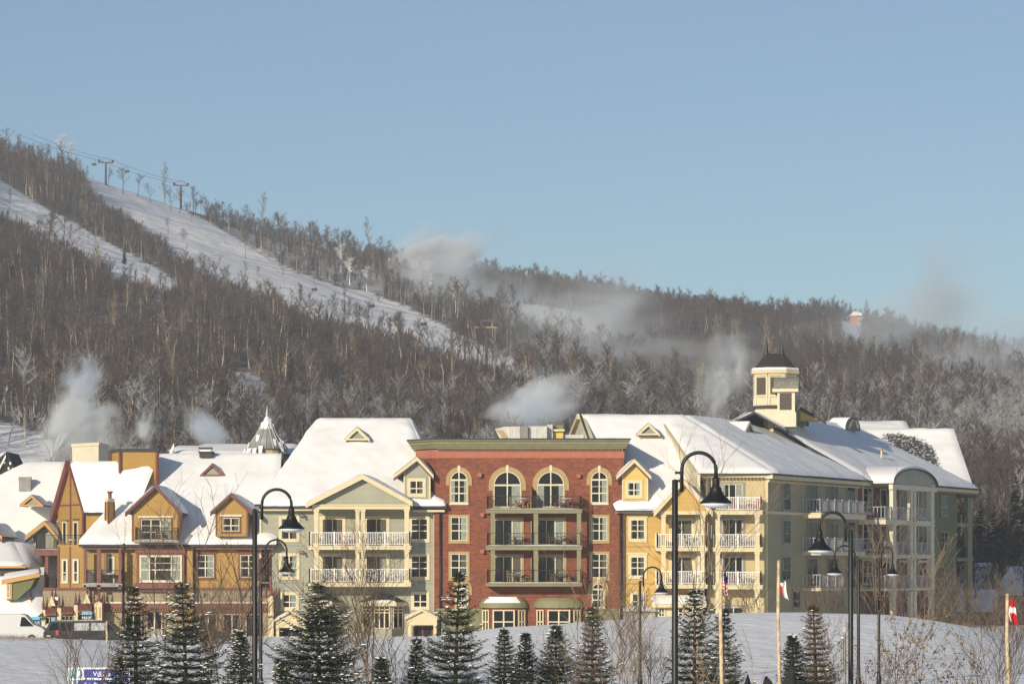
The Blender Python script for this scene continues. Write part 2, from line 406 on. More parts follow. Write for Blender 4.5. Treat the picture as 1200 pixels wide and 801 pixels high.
def railing(mb, pts, h, m, gap=.13, bar=.018, post=.045, mid=None, solid=False):
    """pts: 3D floor points; rails, balusters and a post at each point"""
    for i in range(len(pts) - 1):
        a, b = Vector(pts[i]), Vector(pts[i + 1]); L = (b - a).length; d = (b - a) / L; f = Frame(a.x, a.y, d.x, d.y)
        z = a.z
        mb.box(f, 0, L, z + h - .05, z + h, -.03, .03, m); mb.box(f, 0, L, z + .08, z + .12, -.025, .025, m)
        k = max(1, int(L / gap))
        for j in range(1, k):
            u = L * j / k; mb.box(f, u - bar, u + bar, z + .12, z + h - .05, -bar, bar, m)
        nposts = max(1, round(L / 1.9))
        for j in range(nposts + 1):
            u = L * j / nposts; mb.box(f, u - post, u + post, z, z + h + .06, -post, post, m)
def balcony(parent, fr, x0, x1, ytop, ybot, depth, slab='cream', rail='white_paint', h=1.05, snow=True, gap=.13, wall_n=0.0, left=True, right=True, over=.12, name='balcony', fascia=None, rin=.12):
    """slab whose outer face is photo px x0-x1, ytop-ybot at offset wall_n + depth"""
    n1 = wall_n + depth
    u0, z0 = fr.uz(x0, ybot, n1); u1, z1 = fr.uz(x1, ytop, n1)
    mb = MB(); mb.box(fr, u0, u1, z0, z1, wall_n + .004, n1, slab)
    mb.box(fr, u0 - .05, u1 + .05, z1 - .10, z1 - .002, wall_n + .006, n1 + .05, slab)
    o = mb.build(name, parent)
    if snow:
        s = MB(); sheet(s, [fr.P(u0, z1, n1 + .02), fr.P(u1, z1, n1 + .02), fr.P(u1, z1, n1 - .45), fr.P(u0, z1, n1 - .45)], .09, 'snow', .03, .15, seed=x0); s.build('snow', o, smooth=True, fix=False)
    r = MB(); pts = [fr.P(u0 + rin, z1, n1 - rin), fr.P(u1 - rin, z1, n1 - rin)]
    if left: pts.insert(0, fr.P(u0 + rin, z1, wall_n + .05))
    if right: pts.append(fr.P(u1 - rin, z1, wall_n + .05))
    fine = rail == 'metal_black'
    railing(r, pts, h, rail, gap, .009 if fine else .02, .025 if fine else .05); r.build('railing', o)
    return o, (u0, u1, z1, n1)
def column(parent, fr, x0, y0, x1, y1, n1, m, w=None, cap=True, name='column'):
    u0, za = fr.uz(x0, y1, n1); u1, zb = fr.uz(x1, y0, n1); w = w or (u1 - u0)
    mb = MB(); mb.box(fr, u0, u1, za, zb, n1 - w, n1, m)
    if cap:
        mb.box(fr, u0 - .05, u1 + .05, zb - .18, zb - .01, n1 - w - .05, n1 + .05, m); mb.box(fr, u0 - .05, u1 + .05, za, za + .2, n1 - w - .05, n1 + .05, m)
    return mb.build(name, parent)
def dormer(parent, fr, xl, xr, ye, xa, ya, yb, back, wall, trim, oh=.35, win=None, T=.16, tr=.16, wx=None, name='dormer', soff='maroon_dark', tail=0, vent=False):
    """gabled dormer: face xl-xr at the wall plane fr, eaves at ye, apex (xa, ya), base yb, running back"""
    uL, zE = fr.uz(xl, ye); uR, _ = fr.uz(xr, ye); uA, zA = fr.uz(xa, ya); _, zB = fr.uz(xa, yb)
    P = fr.P; wl, wr = (uL, uR) if wx is None else (fr.u(wx[0]), fr.u(wx[1]))
    # slope of each side from apex to eave ends
    def zl(u): return zA - (uA - u) * (zA - zE) / (uA - uL)
    def zr(u): return zA - (u - uA) * (zA - zE) / (uR - uA)
    mb = MB(); t = .22 if not vent else .05
    poly = [(wl, zB), (wr, zB), (wr, zr(wr) - t), (uA, zA - t), (wl, zl(wl) - t)]
    mb.prism([P(a, b, 0) for a, b in poly], -V(fr.N[0], fr.N[1], 0) * back, wall)
    o = mb.build(name, parent)
    d = MB(); s = MB(); tb = MB(); nz = oh
    for (ua, za, ub, zb) in ((uL, zE, uA, zA), (uR, zE, uA, zA)):
        q = [P(ua, za, nz), P(ub, zb, nz), P(ub, zb, -back), P(ua, za, -back)]
        d.prism(q, V(0, 0, -.14), 'roof_dark')
        if T:
            sheet(s, [P(ua, za + .02, nz - .03), P(ua, za + .02, -back), P(ub, zb + .02, -back), P(ub, zb + .02, nz - .03)], T, amp=.03, edge=.3, seed=ua)
        # rake board
        tb.hexa([P(ua, za - .03 - tr, nz + .003), P(ub, zb - .03 - tr * 1.2, nz + .003), P(ub, zb - .03, nz + .003), P(ua, za - .03, nz + .003),
                 P(ua, za - .03 - tr, nz + .05), P(ub, zb - .03 - tr * 1.2, nz + .05), P(ub, zb - .03, nz + .05), P(ua, za - .03, nz + .05)], trim)
        if soff and not vent:
            e = tr * 1.2
            tb.hexa([P(ua, za - .17 - e, .006), P(ub, zb - .17 - e, .006), P(ub, zb - .145, .006), P(ua, za - .145, .006), P(ua, za - .17 - e, nz - .005), P(ub, zb - .17 - e, nz - .005), P(ub, zb - .145, nz - .005), P(ua, za - .145, nz - .005)], soff)
    if not vent:
        for a in (wl, wr - .13): tb.box(fr, a, a + .13, zB, (zl(a + .13) if a == wl else zr(a)) - .25, .004, .05, trim)
    d.build('roof', o)
    if s.f: s.build('snow', o, smooth=True, fix=False)
    tb.build('trim', o)
    if vent:
        v = MB(); c = [(uL + (uA - uL) * .38, zE + .04), (uR + (uA - uR) * .38, zE + .04), (uA, zE + (zA - zE) * .60)]
        v.prism([P(a, b, .003) for a, b in c], V(fr.N[0], fr.N[1], 0) * .05, 'frame_grey')
        v.box(fr, uL + .1, uR - .1, zE - .12, zE + .02, .003, oh + .04, trim); v.build('louvre', o)
    if win: window(o, fr, *win[0], flat=True, **win[1])
    return o
def wallbox(parent, fr, x0, x1, ytop, ybot, depth, m, name='wall', n=0.0):
    u0, z0 = fr.uz(x0, ybot, n); u1, z1 = fr.uz(x1, ytop, n); mb = MB(); mb.box(fr, u0, u1, z0, z1, n - depth, n, m); return mb.build(name, parent)
def strip(parent, fr, items, name='trim'):
    """flat trim boards [(x0, y0, x1, y1, proud, material)] in photo px, one mesh"""
    mb = MB()
    for x0, y0, x1, y1, pr, m in items: mb.pbox(fr, x0, y0, x1, y1, .003, pr, m)
    return mb.build(name, parent)
def beam(parent, a, b, w, h, m, name='trim'):
    a, b = Vector(a), Vector(b); d = (b - a); f = Frame(a.x, a.y, d.x, d.y) if (d.x or d.y) else Frame(a.x, a.y)
    mb = MB(); L = math.hypot(d.x, d.y); P = f.P
    mb.hexa([P(0, a.z - h, -w / 2), P(L, b.z - h, -w / 2), P(L, b.z, -w / 2), P(0, a.z, -w / 2), P(0, a.z - h, w / 2), P(L, b.z - h, w / 2), P(L, b.z, w / 2), P(0, a.z, w / 2)], m)
    return mb.build(name, parent)

def inpoly(px, py, P):
    c = False; n = len(P)
    for i in range(n):
        x0, y0 = P[i]; x1, y1 = P[i - 1]
        if (y0 > py) != (y1 > py) and px < (x1 - x0) * (py - y0) / (y1 - y0) + x0: c = not c
    return c
HAZE = .00019; PD = 18; SUN_AZ = 28; SUN_EL = 16; SUN_E = 5.0; SKY_S = .095; SKY_AIR = .95; SKY_DUST = .6; SKY_OZ = 3.0; EXPO = -0.02
# ================================================================== BUILDINGS
def base(px, Y): Y = YY(Y); return V((px - CX) / FP * Y, Y, 0)
def base_loc(px, Y): return base(px, Y)

# ---- mustard half-timbered hotel -------------------------------------------------
B = thing('mustard_hotel', base(190, 150), 'mustard yellow hotel with dark red trim and snowy roof, left of the grey-green building', 'hotel')
f150 = front(150.0)
wallbox(B, f150, 67, 318, 638, 690, 14, 'mustard')
wallbox(B, f150, 50, 318, 690, 790, 14, 'taupe', n=.03)
fU = front(155.0)
wallbox(B, fU, 96, 123.5, 596, 690, 3, 'mustard')
q, bL, bR = full_roof((92, 637, 148.9), (324, 637, 148.9), (330, 531, 163), (188, 531, 163), True, False)
roof(B, q, T=.38)
# left cross gable, turned a little to the left
apex = W(80, 540, 158); gl = W(61.5, 604, 161.5); gr = W(97.5, 599, 154.4)
gi = W(68, 600, 160.6); fG = Frame(gi.x, gi.y, gr.x - gi.x, gr.y - gi.y + .3)
g = MB(); k0 = fG.uz(68, 600); k1 = fG.uz(97, 600); ka = fG.uz(80, 546); P_ = lambda u, z, n=0: fG.P(u, z, n)
g.prism([P_(k0[0], 3.5), P_(k1[0], 3.5), P_(k1[0], fG.uz(97, 601)[1]), P_(*ka), P_(k0[0], fG.uz(68, 588)[1])], V(fG.N[0], fG.N[1], 0) * -3, 'mustard'); g.build('gable_wall', B)
ridgeE = W(184, 540, 158); eaveE = W(160, 599, 154.4)
roof(B, [(gr, eaveE, ridgeE, apex)], T=.34)
roof(B, [(V(ridgeE.x, gl.y, gl.z), gl, apex, ridgeE)], T=.2)
beam(B, gl + V(0, -.06, .05), apex + V(0, -.1, .05), .5, .95, 'maroon', 'rake_board'); beam(B, gr + V(0, -.06, .05), apex + V(0, -.1, .05), .14, .25, 'maroon', 'rake_board')
strip(B, fG, [(81.6, 553, 83, 690, .05, 'maroon'), (69, 590, 94.8, 592.8, .07, 'maroon'), (95.8, 600, 97.2, 690, .07, 'maroon'), (72.5, 608.7, 79.8, 610.5, .1, 'maroon'), (85.2, 607.2, 92.3, 609, .1, 'maroon')])
strip(B, fU, [(97.4, 599, 100, 650, .07, 'maroon'), (97, 596.5, 124, 600.3, .3, 'roof_dark'), (100, 600.3, 123, 602.4, .12, 'maroon')])
for x0, x1 in ((74.2, 78.2), (86.8, 91.4)): window(B, fG, x0, 611.5, x1, 640, 1, 1, 'cream_pale', .08, curt='left')
# ladder of trims on the main face
strip(B, f150, [(50, 688, 318, 691.5, .09, 'maroon'), (67, 640, 69.3, 688, .08, 'maroon'), (81.3, 640, 82.6, 688, .06, 'maroon'), (315.5, 642, 318, 700, .09, 'maroon'),
                (120, 704.5, 313, 706.6, .55, 'cream_pale'), (120, 706.6, 313, 712.5, .5, 'maroon'), (120, 714.4, 313, 716.3, .3, 'maroon'), (98, 640.5, 322, 643.2, .9, 'maroon'), (142, 645, 144, 690, .06, 'maroon')])
d_ = MB()
for i in range(64): x = 121 + i * 3; d_.pbox(f150, x, 712.6, x + 1.3, 714.3, .003, .4, 'mustard')
d_.build('dentils', B)
g_ = MB(); g_.pbox(f150, 92, 637.5, 324, 640.3, .3, 1.2, 'roof_dark'); g_.build('gutter', B)
for x0, x1 in ((73.6, 78.2), (86.4, 91)): window(B, f150, x0, 656, x1, 681, 1, 2, 'cream_pale', .1, curt='low')
# big red bay
bb = MB(); bb.pbox(f150, 158, 640.5, 217, 648, .003, .75, 'maroon'); bb.pbox(f150, 157, 683.5, 218, 689, .003, .85, 'maroon'); bb.pbox(f150, 160, 648, 216, 683.5, .003, .6, 'maroon'); bb.pbox(f150, 163, 689, 212, 693, .003, .5, 'maroon_dark')
bay = bb.build('bay', B); window(B, f150, 165, 651.5, 212, 680, 4, 3, 'cream_pale', .1, n=.6, colw=[1.2, .8, 2.2, 1.3], split=.45, curt='both')
window(B, f150, 231, 650, 250.5, 676, 2, 3, 'maroon', .16, n=0, curt='right', head='maroon'); window(B, f150, 281.5, 650, 301.5, 676, 2, 3, 'maroon', .16, curt='sides', head='maroon')
ch = MB(); ch.pbox(f150, 219, 641, 226, 745, .003, .5, 'mustard'); ch.build('wall_bay', B)
dp = MB(); dp.tube([W(145, 637, 148.8), W(145, 641, 149), W(144.7, 646, 149.4), W(144.4, 760, 149.4)], .11, 'metal_black'); dp.build('downpipe', B, smooth=True); dp = MB(); dp.tube([W(227, 640, 148.9), W(227, 650, 149.4), W(227, 740, 149.4)], .09, 'metal_black'); dp.build('downpipe', B, smooth=True); dp = MB(); dp.tube([W(319, 638, 149.2), W(312.5, 650, 149.4), W(312.5, 672, 149.4)], .07, 'metal_black'); dp.build('downpipe', B, smooth=True)
# corner porch: flat dark sheet for its shaded recess, posts, rail
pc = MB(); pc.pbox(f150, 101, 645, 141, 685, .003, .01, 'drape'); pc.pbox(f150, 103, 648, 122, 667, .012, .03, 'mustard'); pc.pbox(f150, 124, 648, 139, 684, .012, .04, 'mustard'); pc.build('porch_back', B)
window(B, f150, 127, 653, 133, 683, 1, 2, 'cream_pale', .1, n=.04, curt='right')
for x in (98, 113.5, 139): column(B, f150, x, 643, x + (4.6 if x == 113.5 else 3), 690, 1.5, 'maroon', cap=False)
balcony(B, f150, 97, 142.5, 683.5, 687, 1.5, 'concrete', 'metal_black', 1.15, gap=.1)
# upper left balcony and the post below it
balcony(B, fU, 40.5, 96, 643.5, 650.5, 5.6, 'maroon', 'metal_black', 1.25, gap=.1, wall_n=-3.4)
column(B, fU, 52.6, 650, 56.5, 692, 2.0, 'maroon', cap=False)
rr = MB(); railing(rr, [W(56, 689, 153), W(66.5, 689, 153)], 1.2, 'metal_black', .09, .012); rr.build('railing', B)
# dormers over the eaves
fD = front(148.4)
dormer(B, fD, 147.5, 214, 600, 183, 567.5, 634, 9, 'mustard', 'maroon', wx=(154.5, 209.5), win=((165.5, 608, 200, 634), dict(cols=3, rows=3, trim='maroon', tw=.12, curt='right', head='cream_pale')), oh=.6)
balcony(B, fD, 157, 209.5, 632.6, 635, 1.0, 'concrete', 'metal_black', 1.05, gap=.09)
dormer(B, fD, 247, 296.5, 599.3, 271.2, 577.3, 628, 7, 'mustard', 'maroon', wx=(252.5, 290.5), win=((261, 606.5, 280.5, 622), dict(cols=2, rows=2, trim='maroon', tw=.12, curt='sides', head='cream_pale')), oh=.5)
fv = front(158.9)
dormer(B, fv, 234.8, 264, 556.3, 249, 542.5, 557, 3, 'maroon', 'maroon', vent=True, T=.06, oh=.2, tr=.2, name='roof_vent')
# roof boxes
def pxbox(parent, foot, ytop, ybot, m, name, capm=None, trims=None, tr_=.16):
    foot = [(p, YY(y)) for p, y in foot]; zt = CZ + (HY - ytop) / FP * foot[0][1]; zb = CZ + (HY - ybot) / FP * foot[0][1] - 1.5
    pts = [V((p - CX) / FP * Y, Y, zb) for p, Y in foot]
    if len(pts) == 3: pts.append(pts[0] + (pts[2] - pts[1]))
    mb = MB(); mb.prism(pts, V(0, 0, zt - zb), m)
    o = mb.build(name, parent)
    if capm:
        c = sum(pts, V(0, 0, 0)) / len(pts); k = MB(); k.prism([c + (p - c) * 1.05 + V(0, 0, zt - zb) for p in pts], V(0, 0, .28), capm); k.build('cap', o)
    if trims:
        t = MB()
        for p in pts[:3]: t.tube([p + V(0, -.06, 0), p + V(0, -.06, zt - zb - .02)], tr_, trims, 4)
        t.build('trim', o)
    return o, pts, zt
pxbox(B, [(84.5, 170), (115.5, 166.5), (127, 172)], 523.5, 541, 'cream_pale', 'stair_box', 'cream_pale')
_, pts, zt = pxbox(B, [(130.5, 159.6), (141, 156.9), (184.5, 157.4)], 530.5, 553, 'mustard', 'stair_box', 'roof_dark', 'maroon')
rr = MB(); railing(rr, [W(136, 530, 158.5), W(163, 530, 158.5), W(163, 530, 160.5)], .45, 'metal_grey', .5); rr.build('railing', B)
pxbox(B, [(123.5, 152), (127, 151.4), (134, 152.3)], 587.5, 607, 'mustard', 'chimney', 'cream', 'maroon', .07)
cp = MB(); cp.lathe(W(128.8, 587, 152), [(.16, 0), (.15, .65), (.25, .72), (.25, .85)], 'maroon'); cp.build('chimney_pot', B)
bv = MB(); fb = front(161.2); bv.pbox(fb, 233.5, 530, 248.5, 535.5, -1.2, 0, 'roof_dark'); bv.pbox(fb, 232, 528.5, 250, 530, -1.3, .1, 'metal_black'); bv.pbox(fb, 234.5, 525.5, 247, 528.5, -1.1, -.1, 'white_paint'); bv.pbox(fb, 232.5, 523.8, 248, 525.5, -1.2, .1, 'metal_black'); bv.build('roof_fan', B)
# shop front with pinnacled pillars
sf = front(149.6)
piers = [(48.5, 53, 714), (67, 71.5, 712), (86.5, 91, 708.5)]
for a, b2, y in piers:
    m_ = MB(); m_.pbox(sf, a, y, b2, 765, -.3, .5, 'cream'); m_.pbox(sf, a - .4, y + 12, b2 + .4, y + 13.5, -.3, .6, 'cream')
    u, z = sf.uz((a + b2) / 2, y, .1); c = sf.P(u, z, .1); p_ = m_.build('pier', B)
    k = MB(); k.lathe(c, [(.17, 0), (.19, .1), (.08, .4), (.12, .45), (.07, .7), (.015, 1.2), (.005, 1.3)], 'maroon', 8); k.build('finial', p_)
for x, y, h in ((60.5, 709.5, 1), (101.7, 706.5, 1), (35.8, 714, .9)):
    m_ = MB(); u, z = sf.uz(x, y, .3); a = .32
    m_.prism([sf.P(u - a, z, .3), sf.P(u + a, z, .3), sf.P(u, z + .85, .3)], V(0, .35, 0), 'cream'); m_.lathe(sf.P(u, z + .8, .1), [(.1, 0), (.13, .2), (.05, .5), (.01, 1.0)], 'maroon', 8); m_.build('gablet', B)
for (a, b2, y0, y1) in ((53, 67, 711.5, 718.5), (71.5, 86.5, 710, 717), (91, 108, 707, 714.5)):
    m_ = MB(); n0, n1 = .2, 1.0
    u0, z0 = sf.uz(a, y1, .9); u1, z1 = sf.uz(b2, y0, .2)
    m_.hexa([sf.P(u0, z0, .9), sf.P(u1, z0, .9), sf.P(u1, z0 - .12, .9), sf.P(u0, z0 - .12, .9), sf.P(u0, z1, .1), sf.P(u1, z1, .1), sf.P(u1, z0 - .12, .1), sf.P(u0, z0 - .12, .1)], 'maroon')
    m_.pbox(sf, a, y1 + .8, b2, y1 + 2.6, .1, .5, 'tan'); m_.build('awning', B)
    window(B, sf, a + 1, y1 + 4, b2 - 1, 745, 3, 1, 'maroon', .08, n=.2, curt='none', frame='tan')
def pavilion(parent, x0, x1, ya, yb, side=True):
    m_ = MB(); u0, z0 = sf.uz(x0, yb, 1.2); u1, zt = sf.uz(x1, ya + 3.2, 1.2); uc = (u0 + u1) / 2; za = sf.uz(x0, ya, 1.2)[1]
    m_.box(sf, u0, u1, z0, zt, .1, 1.2, 'cream'); m_.prism([sf.P(u0 - .08, zt, 1.22), sf.P(u1 + .08, zt, 1.22), sf.P(uc, za, 1.22)], V(0, 1.1, 0), 'cream')
    for k in (-.16, .16): m_.box(sf, uc + k - .06, uc + k + .06, zt - 1.2, zt - .3, 1.2, 1.23, 'tan')
    zz = zt - 1.5; m_.box(sf, u0 - .06, u1 + .06, zz - .12, zz, .1, 1.27, 'maroon'); m_.box(sf, u1 + .003, u1 + .12, z0, zt, .3, 1.0, 'maroon')
    o = m_.build('pavilion', parent)
    r_ = MB()
    for s in (-1, 1): r_.hexa([sf.P(uc, za, 1.3), sf.P(uc + s * (uc - u0 + .15), zt - .05, 1.3), sf.P(uc + s * (uc - u0 + .15), zt + .07, 1.3), sf.P(uc, za + .14, 1.3), sf.P(uc, za, .0), sf.P(uc + s * (uc - u0 + .15), zt - .05, .0), sf.P(uc + s * (uc - u0 + .15), zt + .07, .0), sf.P(uc, za + .14, .0)], 'maroon_dark')
    r_.build('roof', o)
    for s in (-1, 0, 1):
        k = MB(); k.lathe(sf.P(uc + s * .42, (za if s == 0 else zt) - .05, .7), [(.14, 0), (.16, .15), (.08, .45), (.12, .5), (.01, 1.15)], 'maroon', 8); k.build('finial', o)
pavilion(B, 110.5, 119.5, 703.5, 765); pavilion(B, 314, 320.5, 697, 765)
window(B, f150, 147, 718, 166, 745, 2, 1, 'maroon', .12, curt='none', n=.03); window(B, f150, 172, 716, 190, 745, 2, 1, 'maroon', .12, curt='low', n=.03)
for i, (x, w_) in enumerate(((234, 20), (262, 20), (288, 18))): window(B, f150, x, 719, x + w_, 748, 2, 1, 'maroon', .1, n=.03, curt='none')
vl = MB(); vl.pbox(f150, 64, 699, 68, 702.6, .04, .3, 'white_paint'); vl.build('lamp', B); vl = MB(); vl.pbox(f150, 235, 694.5, 239, 698.5, .04, .3, 'metal_grey'); vl.build('lamp', B); vl = MB(); vl.pbox(f150, 280, 694.5, 287, 698, .04, .3, 'metal_grey'); vl.build('lamp', B)

def text(parent, s, fr, x0, y1, size, n, m, name='lettering'):
    cu = bpy.data.curves.new(name, 'FONT'); cu.body = s; cu.size = size; cu.extrude = .01; cu.materials.append(M[m])
    tmp = bpy.data.objects.new(name, cu); COL.objects.link(tmp); bpy.context.view_layer.update()
    me = bpy.data.meshes.new_from_object(tmp.evaluated_get(bpy.context.evaluated_depsgraph_get())); bpy.data.objects.remove(tmp); me.materials.clear(); me.materials.append(M[m])
    o = bpy.data.objects.new(name, me); link(o, parent); u, z = fr.uz(x0, y1, n); p = fr.P(u, z, n) - root_of(parent).location
    o.location = p; o.rotation_euler = (math.pi / 2, 0, math.atan2(fr.U[1], fr.U[0])); return o
def shop_sign(x0, y0, x1, y1, t, lab, Yf=148.0):
    f = front(Yf); r = thing('shop_sign', base((x0 + x1) / 2, Yf), lab, 'shop sign')
    m_ = MB(); m_.pbox(f, x0, y0 + 4, x1, y1 - 3.2, -.12, 0, 'metal_black'); m_.build('board', r)
    a = MB(); a.pbox(f, x0 + 1, y0, x1 - 1, y0 + 3.6, -.5, .03, 'sign_cyan'); a.build('awning', r)
    b_ = MB(); b_.pbox(f, x0 + 1, y1 - 3, x0 + (x1 - x0) * .45, y1, -.1, 0, 'sign_sky'); b_.pbox(f, x0 + (x1 - x0) * .55, y1 - 3, x1 - 1, y1, -.1, 0, 'sign_sky'); b_.build('poster', r)
    c = MB(); c.pbox(f, x1 - 3.6, y0 + 5.2, x1 - 1.3, y0 + 8, .002, .03, 'sign_sky'); c.build('emblem', r)
    for k in (x0 + .3, x1 - .6):
        q_ = MB(); q_.pbox(f, k, y1 - 3, k + .35, 757, -.1, -.04, 'metal_black'); q_.build('post', r)
    text(r, t, f, x0 + 1.0, y0 + 9, .34, .003, 'white_paint')
shop_sign(95, 716, 108.5, 729.5, 'MAX', 'black shop sign with white letters and pale blue awning, beside the cream corner pavilion')
shop_sign(35.5, 722, 47.5, 736, 'MAX', 'black shop sign with light blue top behind the white van', 147.0)
f_ = front(149.0); sg = thing('window_poster', base(62, 149), 'small bright blue square poster in the leftmost shop window', 'poster')
m_ = MB(); m_.pbox(f_, 60, 722.8, 64.6, 728.8, -.05, 0, 'sign_sky'); m_.build('board', sg); m_ = MB(); m_.pbox(f_, 61.2, 724.5, 63.2, 727.2, .002, .02, 'sign_cyan'); m_.build('emblem', sg)

# ---- far-left lodge with big snowy roofs ---------------------------------------
A = thing('snowy_lodge', base(20, 158), 'lodge at the left edge that is almost all steep snowy roof with orange-trimmed dormers', 'lodge')
wallbox(A, front(157), -90, 58, 735, 790, 25, 'cream_wall')
q, _, _ = full_roof(W(-370, 742, 153), W(74, 742, 153), W(81, 540.5, 176), W(34, 540.5, 176), True, False)
roof(A, [q[0]], T=.45, amp=.12); roof(A, q[1:2], T=.2)
fA = front(159.0)
fa1 = front(163.5); dormer(A, fa1, 23.5, 51, 591, 37.5, 579.2, 592, 5, 'cream_pale', 'orange_trim', vent=True, T=.08, oh=.25, name='roof_vent', tr=.22)
fa2 = front(159.5); dormer(A, fa2, 31, 69, 628, 54, 609.5, 648, 8, 'grey_green', 'orange_trim', wx=(38.5, 66), oh=.8, T=.2, tr=.32, soff='roof_dark')
fa3 = front(156.0); dormer(A, fa3, -26, 4.2, 628, -10, 612, 650, 8, 'grey_green', 'orange_trim', wx=(-22, 0), oh=.8, T=.2, tr=.3)
# lower hipped porch roof
roof(A, [(W(-20, 662.5, 150.5), W(30, 662.5, 150.5), W(16, 634, 156.5), W(-8, 634, 156.5)), (W(30, 662.5, 150.5), W(58, 676, 154), W(52, 640, 160), W(16, 634, 156.5))], T=.3, dm='orange_trim')
wallbox(A, front(151.2), -20, 26, 663, 674, 4, 'roof_dark'); strip(A, front(151.2), [(-20, 662.4, 29, 665.2, .4, 'orange_trim')])
# green dormer cut by the roof
fa4 = front(148.6)
g = MB(); g.prism([fa4.P(*fa4.uz(8, 681)), fa4.P(*fa4.uz(43, 674)), fa4.P(*fa4.uz(36, 688)), fa4.P(*fa4.uz(20, 702)), fa4.P(*fa4.uz(8, 703))], V(0, 2.5, 0), 'dark_green'); dg = g.build('dormer', A)
tb = MB(); a_, b_ = fa4.P(*fa4.uz(2.5, 680.5)), fa4.P(*fa4.uz(47, 671.5))
tb.prism([a_, b_, b_ - V(0, 0, .28), a_ - V(0, 0, .28)], V(0, -.3, 0), 'orange_trim'); tb.pbox(fa4, 11.5, 683, 14, 702, .003, .1, 'orange_trim'); tb.build('trim', dg)
window(dg, fa4, 8.3, 684, 11, 700, 1, 2, 'cream', .04, flat=True)
roof(A, [(W(2, 679, 148.3), W(46, 671, 148.3), W(45, 666, 151), W(6, 671, 151))], T=.14, dm='orange_trim')
# lowest slope running down to the shops
roof(A, [(W(-110, 727, 147.5), W(49, 722, 148.6), W(52, 664, 153.2), W(-110, 670, 150.9))], T=.4, amp=.1)
pxbox(A, [(22, 171), (36, 171), (37, 172)], 562, 564, 'metal_grey', 'roof_fan', 'metal_grey')
gw = MB(); gw.prism([W(30, 724, 150), W(41, 724, 150), W(36, 704, 150)], V(0, .6, 0), 'cream'); gw.build('gablet', A)

AF = thing('shingled_lodge', base(0, 205), 'dark shingled steep gable house peeping over the left end of the snowy roofs', 'house')
m_ = MB(); m_.prism([W(-30, 562, 205), W(24, 562, 205), W(8, 529, 205)], V(0, 8, 0), 'shingle'); m_.prism([W(-30, 562, 205), W(24, 562, 205), W(24, 760, 205), W(-30, 760, 205)], V(0, 8, 0), 'shingle'); m_.build('wall', AF)
beam(AF, W(-6, 557, 204.9), W(7, 532, 204.9), .3, .35, 'white_paint', 'rake_board')
mm = MB(); sheet(mm, [W(-31, 562, 205), W(7.5, 528.5, 205), W(7.5, 528.5, 213), W(-31, 562, 213)], .3); mm.build('snow', AF, smooth=True, fix=False)
for x, y in ((4, 540), (11, 541), (9, 547), (14, 548)):
    mm = MB(); mm.pbox(front(205), x, y, x + 2, y + 3, .003, .1, 'white_paint'); mm.build('window', AF)

# ---- roofs behind the mustard hotel, and the spire --------------------------------
BK = thing('village_building', base(260, 190), 'low cream building behind the mustard hotel of which only the snowy roof shows', 'building')
wallbox(BK, front(186), 196, 345, 531, 740, 18, 'cream_wall')
roof(BK, [(W(196, 531.5, 184.5), W(350, 531.5, 184.5), W(350, 521.5, 191), W(240, 521.5, 191)), (W(196, 528, 186), W(240, 528, 186), W(240, 523.5, 190), W(205, 523.5, 190))], T=.3)
dormer(BK, front(185.0), 311, 326, 530.5, 318, 526, 532, 4, 'cream', 'cream', vent=True, T=.1, oh=.2, name='roof_vent'); dormer(BK, front(185.0), 326, 341, 530.5, 333, 526, 532, 4, 'cream', 'cream', vent=True, T=.1, oh=.2, name='roof_vent')
beam(BK, W(199, 529, 184), W(204, 519, 184), .4, .5, 'white_paint', 'parapet')
SP = thing('spire_pavilion', base(313, 182), 'pointed conical spire with pale ribs and clinging snow behind the roofs', 'spire')
c = base(313, 182); z0 = W(313, 526, 182).z; z1 = W(313, 489, 182).z; z2 = W(313, 475, 182).z; R0 = 24 / FP * YY(182)
m_ = MB(); m_.lathe(c, [(R0 * .8, -.5 + 0), (R0 * .8, z0)], 'cream_wall', 16); m_.build('wall', SP)
m_ = MB(); m_.lathe(c, [(R0, z0), (R0 * .55, z0 + (z1 - z0) * .42), (R0 * .22, z0 + (z1 - z0) * .78), (.12, z1), (.10, z1 + .1)], 'frame_grey', 24); m_.build('roof', SP, smooth=True)
m_ = MB()
for k in range(16):
    g = 2 * math.pi * k / 16; pr = [(R0 * 1.02, z0), (R0 * .57, z0 + (z1 - z0) * .42), (R0 * .24, z0 + (z1 - z0) * .78), (.13, z1)]
    m_.tube([c + V(r * math.cos(g), r * math.sin(g), z) for r, z in pr], .055, 'galv', 4)
m_.build('ribs', SP); m_ = MB(); m_.lathe(c, [(.16, z1), (.10, z1 + .5), (.02, z2)], 'galv', 8); m_.build('finial', SP)
m_ = MB(); r4 = random.Random(3)
for k in range(30):
    g = r4.uniform(0, 6.28); t = r4.random() ** 1.6; r = R0 * (1 - t) ** 1.15 + .12; z = z0 + (z1 - z0) * t
    l = r4.uniform(.3, 1.1) * (1 - t * .4); d = V(math.cos(g), math.sin(g), 0); e = V(-d.y, d.x, 0) * r4.uniform(.12, .3); p = c + d * (r + .05) + V(0, 0, z)
    m_.prism([p - e, p + e, p + e * .6 - V(0, 0, l) + d * l * .35, p - e * .4 - V(0, 0, l * .9) + d * l * .33], d * .08, 'snow')
m_.lathe(c, [(R0 * .36, z0 + (z1 - z0) * .62), (R0 * .25, z0 + (z1 - z0) * .8), (.2, z1), (.1, z1 + .12)], 'snow', 14); m_.build('snow', SP)

